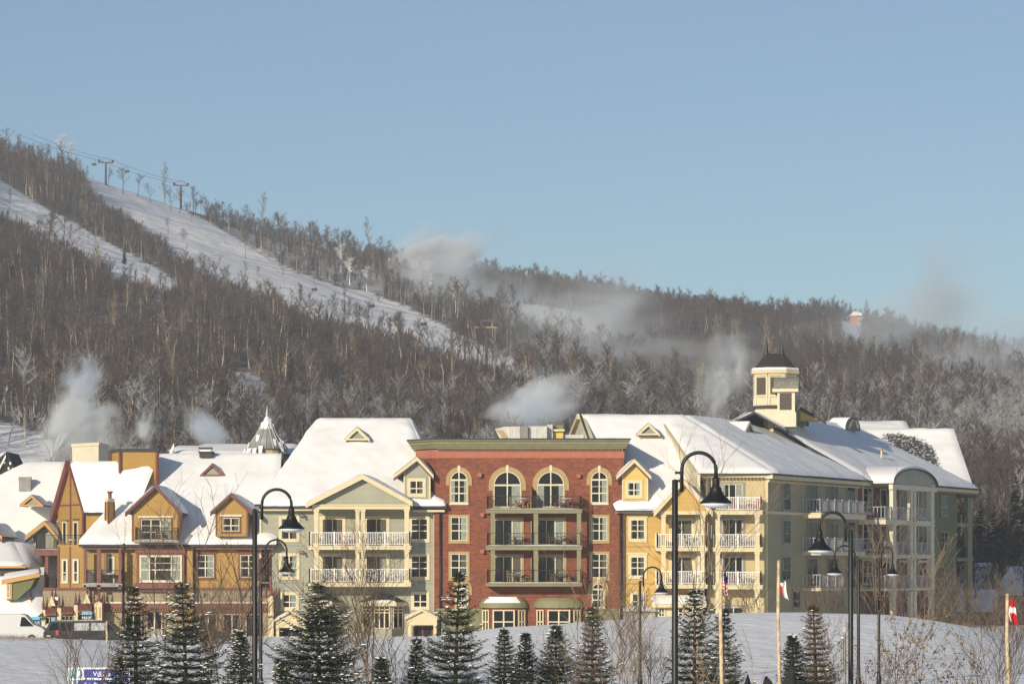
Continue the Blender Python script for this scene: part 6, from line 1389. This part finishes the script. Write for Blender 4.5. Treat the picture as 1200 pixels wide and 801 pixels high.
spruce(930, 742, 60, 50, 'dark low spruce right of the pale flagpole', snowy=.3, seed=14, dens=1.2); spruce(957, 706, 74, 52, 'brownish spruce left of the little lantern post', m='needle_brown', snowy=.25, seed=15, dens=.8)
spruce(143, 770, 84, 45, 'low spruce boughs around the blue information board', snowy=.5, seed=16); spruce(330, 772, 60, 50, 'low spruce left of the broad one', snowy=.8, seed=17)

def shrub(px, ptop, wpx, Y, lab, seed, stems=6, m='twig', lv=4, grp=None, cat='shrub', name='bare_shrub', th=.012, up=1.0, yb=None, rmin=.0035):
    """leafless shrub or sapling: forked tapering stems and fine twigs"""
    r = random.Random(seed * 7 + 1); s = YY(Y) / FP; b = on_ground(px, Y); h = CZ + (HY - ptop) * s - b.z; wd = wpx * s / 2; T = []
    def seg(p, q, ra, rb):
        d = (q - p); t_ = d.normalized(); a = t_.cross(V(.3, .1, 1)).normalized() if abs(t_.z) < .97 else t_.cross(V(0, 1, 0)).normalized(); c = t_.cross(a); pr_ = [a * math.cos(g) + c * math.sin(g) for g in (0, 2.094, 4.189)]
        for i in range(3): e, f_ = pr_[i], pr_[(i + 1) % 3]; T.append((p + e * ra, p + f_ * ra, q + f_ * rb)); T.append((p + e * ra, q + f_ * rb, q + e * rb))
    def grow(p, d, L, ra, lev):
        n = 3 if lev > 1 else 2; q = p
        for i in range(n):
            d = (d + V(r.uniform(-.16, .16), r.uniform(-.16, .16), .06)).normalized(); q2 = q + d * L / n; seg(q, q2, max(rmin, ra * (1 - i / n * .4)), max(rmin, ra * (1 - (i + 1) / n * .4)))
            if lev > 0:
                for k in range(2 if lev > 1 else 2):
                    g = r.uniform(0, 6.28); e = (d + V(math.cos(g), math.sin(g), .15) * r.uniform(.45, .95)).normalized(); grow(q2, e, L * r.uniform(.38, .62), max(rmin, ra * .55), lev - 1)
            q = q2
    for k in range(stems):
        g = 2 * math.pi * k / stems + r.uniform(-.4, .4); tilt = wd / max(h, .1) * r.uniform(.2, .95) * (1 if stems > 1 else .05)
        grow(b + V(math.cos(g) * .06, math.sin(g) * .06, -.1), V(math.cos(g) * tilt, math.sin(g) * tilt, up).normalized(), h * r.uniform(.6, .86) * (1.0 if stems > 1 else 1.12), th * h * .5, lv - 1)
    T = np.array([[tuple(v) for v in t] for t in T]) - np.array(b)
    me = bpy.data.meshes.new(name); n = len(T); me.vertices.add(n * 3); me.loops.add(n * 3); me.polygons.add(n); me.vertices.foreach_set('co', T.reshape(-1)); me.loops.foreach_set('vertex_index', np.arange(n * 3)); me.polygons.foreach_set('loop_start', np.arange(0, n * 3, 3)); me.polygons.foreach_set('loop_total', np.full(n, 3)); me.materials.append(M[m]); me.update(); me.validate()
    o = bpy.data.objects.new(name, me); link(o); o.location = b; return set_props(o, lab, cat, grp), T
shrub(88, 742, 60, 44, 'leafless many-stemmed shrub left of the blue information board', 1, 5, lv=3); shrub(104, 735, 30, 43, 'upright leafless shrub in front of the blue information board', 2, 3, lv=3)
shrub(262, 622, 130, 58, 'tall leafless tree before the mustard hotel, left of the tall lamp', 3, 2, lv=4, cat='tree', name='bare_tree', th=.014); shrub(245, 700, 90, 66, 'bushy leafless shrub under the tall leafless tree at the left', 4, 7)
shrub(285, 690, 70, 70, 'bushy leafless shrub before the mustard shop wall', 5, 7); shrub(190, 640, 40, 75, 'slender leafless sapling before the big red bay window', 6, 2, cat='tree', name='bare_tree')
shrub(432, 655, 130, 60, 'spreading leafless bush before the grey-green building, right of the broad spruce', 7, 6, 'twig'); shrub(400, 700, 90, 64, 'leafless bush behind the broad spruce', 8, 6); shrub(462, 740, 80, 52, 'pale low leafless bush right of the broad spruce', 9, 8, 'twig_pale', lv=3)
shrub(430, 760, 90, 50, 'low tangled bush at the bottom between broad and cone-bearing spruce', 10, 8, 'twig_pale', lv=3); shrub(640, 752, 60, 58, 'low twiggy bush between the thin spruces', 11, 6, 'twig_pale', lv=3)
shrub(678, 655, 60, 62, 'leafless sapling rising before the brick balconies', 12, 2, 'twig_pale', lv=3, cat='tree', name='bare_tree'); shrub(716, 712, 60, 50, 'forked leafless shrub right of the spruce before the brick building', 13, 3, lv=4)
shrub(676, 742, 50, 50, 'thin leafless shrub between the open spruce and its right neighbour', 14, 3, lv=3); shrub(764, 728, 56, 54, 'pale leafless shrub beside the short street lamp', 15, 4, 'twig_pale'); shrub(738, 735, 50, 56, 'pale leafless shrub left of the short street lamp', 16, 4, 'twig_pale')
shrub(815, 598, 26, 62, 'tall slim pale sapling rising before the yellow porch', 17, 1, 'twig_pale', lv=4, cat='tree', name='bare_tree', th=.010); shrub(822, 612, 20, 64, 'second slim pale sapling close beside the tall one before the yellow porch', 18, 1, 'twig_pale', lv=3, cat='tree', name='bare_tree', th=.010)
shrub(822, 760, 60, 48, 'pale twiggy shrub in front of the snow-speckled spruce', 19, 5, 'twig_pale', lv=3); shrub(884, 758, 26, 48, 'single forked twig sticking out of the snow left of the pale flagpole', 20, 1, 'twig_pale', lv=2)
shrub(1178, 722, 90, 52, 'leafless shrub around the foot of the right flagpole', 21, 5, lv=4); shrub(1150, 745, 50, 50, 'thin leafless shrub left of the right flagpole', 22, 3, lv=3)
bg = random.Random(77)
for i, (px, top, w) in enumerate(((1012, 636, 40), (1030, 612, 50), (1060, 606, 50), (1082, 634, 50), (1044, 658, 50), (1096, 668, 40))):
    shrub(px, top, w, 112 + i * 1.5, 'tall leafless brown bush before the balcony porch of the receding wing', 40 + i, 3, 'twig_pale' if i % 2 else 'twig', lv=3, grp='tall bushes before the receding wing', th=.007, rmin=.009)
for i in range(10):
    px = 1098 + i * 11 + bg.uniform(-3, 3); shrub(px, bg.uniform(672, 712), 50, 112 + bg.uniform(0, 30), 'low brown bush in the brushy slope at the right', 60 + i, 5, 'twig', lv=3, grp='low brown bushes on the slope at the right', rmin=.009)
for i, (px, top) in enumerate(((755, 700), (738, 690), (885, 690), (868, 688), (948, 690), (960, 682), (975, 690), (985, 680))):
    shrub(px, top, 40, 103 + i, 'thin leafless shrub against the hotel walls behind the mound', 80 + i, 4, 'twig', lv=3, grp='thin shrubs against the hotel walls', rmin=.010)
def leafy(px, ptop, wpx, Y, lab, seed, n=420, m='dry_leaf'):
    o, T = shrub(px, ptop, wpx, Y, lab, seed, 3, 'twig', 3, None, 'sapling', 'leafy_sapling', .008); r = random.Random(seed); mb = MB(); b = o.location.copy(); C = T.mean(axis=1); zmx = C[:, 2].max()
    r2 = random.Random(seed + 1)
    for _ in range(n):
        c = C[r.randrange(len(C))]
        if c[2] < zmx * .12: continue
        p = Vector(c) + V(r.uniform(-.05, .05), r.uniform(-.05, .05), r.uniform(-.05, .02)); d = V(r.uniform(-1, 1), r.uniform(-1, 1), r.uniform(-2.2, .2)).normalized(); e = d.cross(V(r.uniform(-1, 1), r.uniform(-1, 1), .2)).normalized(); L = r.uniform(.04, .085); w = L * .33
        mb.face([p, p + d * L * .5 + e * w, p + d * L, p + d * L * .5 - e * w], m)
    me = bpy.data.meshes.new('leaves'); me.from_pydata([tuple(v) for v in mb.v], [], mb.f); me.materials.append(M[m]); l = bpy.data.objects.new('leaves', me); link(l, o)
leafy(1054, 722, 36, 50, 'tallest young tree with dried brown leaves, right of the rightmost lamp', 3, 520); leafy(1075, 742, 40, 48, 'bushier young tree with dried brown leaves right of the tallest dried one', 4, 620); leafy(1040, 748, 26, 50, 'small dried-leaf sapling at the foot of the rightmost lamp', 5, 260)
leafy(1122, 752, 40, 48, 'young tree with dried brown leaves standing alone between lamps and right flagpole', 6, 460); leafy(1022, 778, 24, 46, 'lowest reddish dried-leaf sapling between the lamp poles', 7, 240, 'red_leaf'); leafy(975, 720, 22, 54, 'thin dried-leaf sapling just left of the lantern post', 8, 160)
gr_ = random.Random(31); mg = MB()
def tuft(px, Y, n, hmax):
    b = on_ground(px, Y)
    for _ in range(n):
        g = gr_.uniform(0, 6.28); p = b + V(gr_.uniform(-.5, .5), gr_.uniform(-.5, .5), -.03); e = V(math.cos(g), math.sin(g), 0) * .006; t = p + V(gr_.uniform(-.25, .25), gr_.uniform(-.25, .25), gr_.uniform(.25, 1) * hmax); mg.face([p - e, p + e, t], 'twig_pale')
for _ in range(70): tuft(gr_.uniform(-10, 60), gr_.uniform(94, 99), 14, .35)
for _ in range(60): tuft(gr_.uniform(0, 1200), gr_.uniform(50, 92), 5, .35)
for _ in range(40): tuft(gr_.uniform(600, 780), gr_.uniform(60, 84), 12, .6)
for _ in range(40): tuft(gr_.uniform(1060, 1200), gr_.uniform(94, 110), 16, .6)
go = mg.build('dry_grass', fix=False); go['kind'] = 'stuff'; go['label'] = 'dry grass stalks poking through the snow'
# dark pointed lumps of undetermined kind at the lower edge
def dark_lump(px, ptop, wpx, Y, lab, seed):
    b = on_ground(px, Y); s = YY(Y) / FP; h = CZ + (HY - ptop) * s - b.z; w = wpx * s / 2; r = random.Random(seed); bm = bmesh.new(); bmesh.ops.create_icosphere(bm, subdivisions=3, radius=1)
    for v in bm.verts:
        n_ = noise.noise(v.co * 1.7 + V(seed, 0, 0)); v.co = V(v.co.x * w * (1 - .55 * max(0, v.co.z)) * (1 + .3 * n_), v.co.y * w * .8 * (1 + .3 * n_), (v.co.z * .55 + .45) * h * (1 + .12 * n_))
    me = bpy.data.meshes.new('boulder'); bm.to_mesh(me); bm.free(); me.materials.append(M['boulder_dark']); o = bpy.data.objects.new('boulder', me); link(o); o.location = b; set_props(o, lab, 'rock')
dark_lump(928, 779, 36, 46, 'largest dark pointed rock at the bottom edge left of the pale flagpole', 1); dark_lump(900, 790, 30, 45, 'dark rock just left of the largest pointed rock', 2); dark_lump(875, 792, 26, 45, 'lowest dark rock at the bottom beside the dark spruce', 3)

print('t trees', time.time() - _t0)
# ==== BALCONY FURNITURE
def patio_chair(p, rz, m, lab, grp):
    t = thing('patio_chair', p, lab, 'chair', grp); f = Frame(p.x, p.y, math.cos(rz), math.sin(rz)); z = p.z; w = .28
    a = MB(); a.box(f, -w, w, z + .40, z + .46, -w, w, m); a.build('seat', t)
    a = MB(); a.box(f, -w, w, z + .88, z + .96, -w - .04, -w, m); [a.box(f, -w + .11 * k, -w + .11 * k + .06, z + .46, z + .9, -w - .03, -w - .01, m) for k in range(6)]; a.build('backrest', t)
    for x in (-w, w - .05):
        for y in (-w, w - .05): a = MB(); a.box(f, x, x + .05, z, z + .40, y, y + .05, m); a.build('leg', t)
    a = MB(); [a.box(f, x, x + .06, z + .62, z + .66, -w, w, m) for x in (-w - .03, w - .03)]; a.build('armrest', t)
def patio_table(p, m, lab, grp):
    t = thing('patio_table', p, lab, 'table', grp); a = MB(); a.lathe(p, [(.02, .68), (.42, .68), (.42, .72), (.01, .73)], m, 18); a.build('table_top', t); a = MB(); a.lathe(p, [(.22, 0), (.22, .03), (.04, .05), (.04, .68)], m, 10); a.build('pedestal', t)
    a = MB(); a.lathe(p, [(.38, .735), (.34, .80), (.1, .82), (.01, .82)], 'snow', 14); a.build('snow', t)
def furnish(fr, n, px, py, m, where, rz=0.0, table=True, second=True, fall=1.05):
    u, z = fr.uz(px, py, n); rr2 = random.Random(int(px * 7 + py))
    patio_chair(fr.P(u - .75, z + .03, n * .45), 1.2 + rr2.uniform(-.4, .4), m, 'left patio chair ' + where, 'patio chairs on the balconies')
    if table: patio_table(fr.P(u, z + .03, n * .5), m, 'small round patio table ' + where, 'patio tables on the balconies')
    if second: patio_chair(fr.P(u + .75, z + .03, n * .42), -1.4 + rr2.uniform(-.4, .4), m, 'right patio chair ' + where, 'patio chairs on the balconies')
for (px, py, m, w) in ((613, 595, 'wood_pale', 'on the left half of the top brick balcony'), (666, 595, 'wood_brown', 'on the right half of the top brick balcony'), (612, 638.5, 'wood_brown', 'on the left half of the middle brick balcony'), (658, 638.5, 'wood_brown', 'on the right half of the middle brick balcony'), (610, 682, 'wood_pale', 'on the left half of the lowest brick balcony'), (660, 682, 'wood_brown', 'on the right half of the lowest brick balcony')):
    furnish(fB, 2.1, px, py, m, w)
for (px, py, m, w) in ((405, 638.6, 'fabric_red', 'on the upper left balcony of the grey-green hotel'), (462, 638.6, 'wood_pale', 'on the upper right balcony of the grey-green hotel'), (405, 681.7, 'wood_pale', 'on the lower left balcony of the grey-green hotel'), (462, 681.7, 'wood_pale', 'on the lower right balcony of the grey-green hotel'),
                       (813, 640.6, 'wood_pale', 'on the upper yellow porch balcony'), (813, 684, 'wood_pale', 'on the lower yellow porch balcony'), (875, 597, 'fabric_red', 'on the top balcony of the cream front'), (875, 640.6, 'wood_pale', 'on the middle balcony of the cream front'), (873, 684.6, 'fabric_red', 'on the lowest balcony of the cream front')):
    furnish(f150, 2.2, px, py, m, w)
furnish(fU, 2.0, 82, 643, 'wood_pale', 'on the railed balcony at the left end of the mustard hotel'); furnish(fD, 1.2, 197, 632, 'wood_pale', 'on the little dormer balcony of the mustard hotel', second=False, table=False); furnish(f150, 1.5, 128, 683, 'wood_brown', 'in the corner porch of the mustard hotel')

# ================================================================== SMOKE, SNOW PLUMES, HAZE
def plume_mat(name, dens, col, nscale, seed, jet=False, soft=1.0):
    m = bpy.data.materials.new(name); m.use_nodes = True; nt = m.node_tree; L = nt.links; nt.nodes.remove(nt.nodes['Principled BSDF'])
    tc = N(nt, 'ShaderNodeTexCoord'); ln = N(nt, 'ShaderNodeVectorMath', operation='LENGTH'); L.new(tc.outputs['Object'], ln.inputs[0])
    n = N(nt, 'ShaderNodeTexNoise'); n.inputs['Scale'].default_value = nscale; n.inputs['Detail'].default_value = 4.5; n.noise_dimensions = '4D'; n.inputs['W'].default_value = seed; n.inputs['Distortion'].default_value = .6; L.new(tc.outputs['Object'], n.inputs['Vector'])
    a = N(nt, 'ShaderNodeMath', operation='SUBTRACT'); a.inputs[0].default_value = 1.0; L.new(ln.outputs['Value'], a.inputs[1])       # 1 - r
    b = N(nt, 'ShaderNodeMath', operation='MULTIPLY_ADD'); b.inputs[1].default_value = 5.0; b.inputs[2].default_value = -2.7; L.new(n.outputs['Fac'], b.inputs[0])
    c = N(nt, 'ShaderNodeMath', operation='ADD'); L.new(b.outputs[0], c.inputs[0]); L.new(a.outputs[0], c.inputs[1])
    c.use_clamp = True
    d = N(nt, 'ShaderNodeMath', operation='MULTIPLY'); L.new(c.outputs[0], d.inputs[0])
    e = N(nt, 'ShaderNodeMath', operation='MULTIPLY'); e.use_clamp = True; e.inputs[1].default_value = 1.3 * soft; pw = N(nt, 'ShaderNodeMath', operation='POWER'); pw.inputs[1].default_value = 1.5; L.new(a.outputs[0], pw.inputs[0]); L.new(pw.outputs[0], e.inputs[0]); L.new(e.outputs[0], d.inputs[1])
    f_ = N(nt, 'ShaderNodeMath', operation='MULTIPLY'); f_.inputs[1].default_value = dens * PD; L.new(d.outputs[0], f_.inputs[0]); out = f_.outputs[0]
    if jet:
        sx = N(nt, 'ShaderNodeSeparateXYZ'); L.new(tc.outputs['Object'], sx.inputs[0]); mr = N(nt, 'ShaderNodeMapRange'); mr.inputs[1].default_value = -1; mr.inputs[2].default_value = 1; mr.inputs[3].default_value = 3.2; mr.inputs[4].default_value = .35; L.new(sx.outputs[0], mr.inputs[0])
        g = N(nt, 'ShaderNodeMath', operation='MULTIPLY'); L.new(out, g.inputs[0]); L.new(mr.outputs[0], g.inputs[1]); out = g.outputs[0]
    v = N(nt, 'ShaderNodeVolumePrincipled'); v.inputs['Color'].default_value = (*col, 1); v.inputs['Anisotropy'].default_value = -.15; L.new(out, v.inputs['Density'])
    L.new(v.outputs[0], nt.nodes['Material Output'].inputs['Volume']); m.cycles.volume_step_rate = 1.5; M[name] = m; return m
def plume(pxa, pya, pxb, pyb, wa, Y, dens, lab, col=(.9, .92, .95), nscale=1.6, jet=False, cat='smoke', depth=1.0, soft=1.0):
    """cloud whose long axis runs from a to b (photo px at distance Y), width wa px"""
    a, b = W(pxa, pya, Y), W(pxb, pyb, Y); c = (a + b) / 2; d = b - a; L = d.length / 2 * 1.18; w = wa / FP * YY(Y) / 2 * 1.3
    i = len([o for o in bpy.data.objects if o.name.startswith('smoke')])
    bm = bmesh.new(); bmesh.ops.create_icosphere(bm, subdivisions=3, radius=1); me = bpy.data.meshes.new('smoke')
    if jet:
        for v in bm.verts: k = .10 + .90 * (v.co.x * .5 + .5) ** .8; v.co.y *= k; v.co.z *= k
    bm.to_mesh(me); bm.free()
    nm = 'plume_%d' % i; plume_mat(nm, dens, col, nscale, i * 3.7, jet, soft); me.materials.append(M[nm])
    o = bpy.data.objects.new('smoke', me); link(o); o.location = c; o.rotation_euler = (0, -math.atan2(d.z, d.x), 0); o.scale = (L, w * depth, w); set_props(o, lab, cat, None, 'stuff'); return o
WH = (.90, .95, 1.0); BL = (.78, .87, 1.0); GY = (.82, .88, .96)
plume(62, 545, 128, 455, 84, 345, .10, 'white plume rising behind the left snowy roof', WH); plume(80, 480, 112, 415, 55, 360, .04, 'bluish puff above the left white plume', BL); plume(63, 533, 78, 505, 16, 300, .5, 'narrow jet at the foot of the left white plume', WH, jet=True)
plume(168, 532, 176, 478, 34, 330, .06, 'thin steam puff behind the mustard stair box', WH); plume(212, 480, 275, 535, 36, 330, .09, 'blue-grey slanting puff above the roofs left of the spire', BL, nscale=1.0)
Yi = lambda y: 300 + (y - 427) / 1.6
Yg = Yi(g1.y); plume(456, 305, 585, 290, 62, Yg - 15, .045, 'spray jet of the upper snow gun', WH, jet=True); plume(430, 355, 560, 290, 105, Yg - 30, .016, 'broad white cloud drifting from the upper snow gun', WH); plume(470, 320, 660, 385, 150, Yg - 40, .006, 'thin veil under the cloud of the upper snow gun', GY); plume(500, 300, 520, 245, 50, Yg, .003, 'faint wisp rising above the ridge at the upper snow gun', GY)
plume(575, 300, 590, 235, 30, 900, .0032, 'small dark wisp of smoke against the sky above the ridge', (.6, .65, .72))
Yh = Yi(g2.y); plume(588, 357, 735, 415, 62, Yh - 10, .04, 'slanting spray jet of the middle snow gun', WH, jet=True); plume(600, 365, 820, 370, 130, Yh - 40, .006, 'thin grey veil above the middle spray', GY); plume(662, 428, 730, 375, 66, Yh - 40, .017, 'white billow at the end of the middle spray', WH); plume(650, 420, 740, 440, 60, Yh - 50, .008, 'faint grey mist below the middle spray', GY)
plume(565, 486, 690, 455, 66, 420, .05, 'spray jet of the snow gun above the brick building', WH, jet=True); plume(560, 520, 690, 440, 78, 400, .022, 'blue-grey cloud rising behind the brick building roof', BL)
plume(826, 500, 868, 395, 60, 330, .032, 'steam rising behind the cream hotel ridge left of the cupola', WH); plume(800, 440, 900, 400, 90, 420, .007, 'thin grey mist left of the cupola', GY)
plume(1070, 450, 1140, 270, 160, 980, .0024, 'large faint grey smoke cloud against the sky at the right', (.75, .79, .85), soft=.8); plume(1090, 450, 1260, 380, 110, 880, .005, 'bluish mist lying over the right shoulder of the hill', BL); plume(1060, 500, 1240, 450, 110, 700, .005, 'blue mist before the frosted slope at the right', BL)
plume(-40, 340, 60, 420, 180, 700, .004, 'faint blue mist at the left edge of the forest', BL); plume(940, 470, 1080, 500, 110, 500, .005, 'thin mist behind the far wing roof', GY)

plume(520, 400, 900, 430, 150, 640, .0030, 'wide thin mist across the middle of the hillside', GY, nscale=2.2); plume(880, 440, 1240, 440, 190, 760, .0055, 'wide thin mist over the right half of the hillside', GY, nscale=2.2)
hz = bpy.data.materials.new('haze'); hz.use_nodes = True; nt = hz.node_tree; nt.nodes.remove(nt.nodes['Principled BSDF']); v = N(nt, 'ShaderNodeVolumePrincipled'); v.inputs['Color'].default_value = (.80, .87, .97, 1); v.inputs['Density'].default_value = HAZE; nt.links.new(v.outputs[0], nt.nodes['Material Output'].inputs['Volume']); M['haze'] = hz
mb = MB(); mb.hexa([V(-1100, -30, -20), V(1250, -30, -20), V(1250, 1720, -20), V(-1100, 1720, -20), V(-1100, -30, 520), V(1250, -30, 520), V(1250, 1720, 520), V(-1100, 1720, 520)], 'haze'); ho = mb.build('haze'); ho['kind'] = 'stuff'; ho['label'] = 'pale winter haze over the whole valley'

# ================================================================== LIGHT, SKY, CAMERA
AZ, EL = R(SUN_AZ), R(SUN_EL)       # sun to the left of straight behind the camera
sd = V(-math.sin(AZ) * math.cos(EL), -math.cos(AZ) * math.cos(EL), math.sin(EL))
sl = bpy.data.lights.new('sun', 'SUN'); sl.energy = SUN_E; sl.angle = R(.5); sl.color = (1, .875, .67); so = bpy.data.objects.new('sun', sl); link(so); so.rotation_euler = (-sd).to_track_quat('-Z', 'Y').to_euler()
w = bpy.data.worlds.new('World'); SC.world = w; w.use_nodes = True; nt = w.node_tree; bgn = nt.nodes['Background']; st = N(nt, 'ShaderNodeTexSky'); st.sky_type = 'NISHITA'; st.sun_disc = False; st.sun_elevation = EL
st.sun_rotation = math.atan2(sd.x, sd.y); st.air_density = SKY_AIR; st.dust_density = SKY_DUST; st.ozone_density = SKY_OZ; st.altitude = 600
nt.links.new(st.outputs[0], bgn.inputs[0]); bgn.inputs[1].default_value = SKY_S
cd = bpy.data.cameras.new('camera'); cam = bpy.data.objects.new('camera', cd); link(cam); cam.location = (0, 0, CZ); cam.rotation_euler = (math.pi / 2, 0, 0)
cd.sensor_width = 36; cd.lens = FP / 1200 * 36; cd.shift_y = (HY - 400.5) / 1200; cd.clip_start = .5; cd.clip_end = 6000; SC.camera = cam
SC.view_settings.view_transform = 'Standard'; SC.view_settings.look = 'None'; SC.view_settings.gamma = 1; SC.view_settings.exposure = EXPO; SC.view_settings.use_curve_mapping = False
SC.render.engine = 'CYCLES'; SC.cycles.volume_step_rate = 2.0; SC.cycles.volume_max_steps = 96; SC.cycles.volume_bounces = 2; SC.cycles.max_bounces = 6; SC.cycles.transparent_max_bounces = 10; SC.cycles.diffuse_bounces = 3; SC.cycles.use_denoising = True

print('script total', time.time() - _t0)
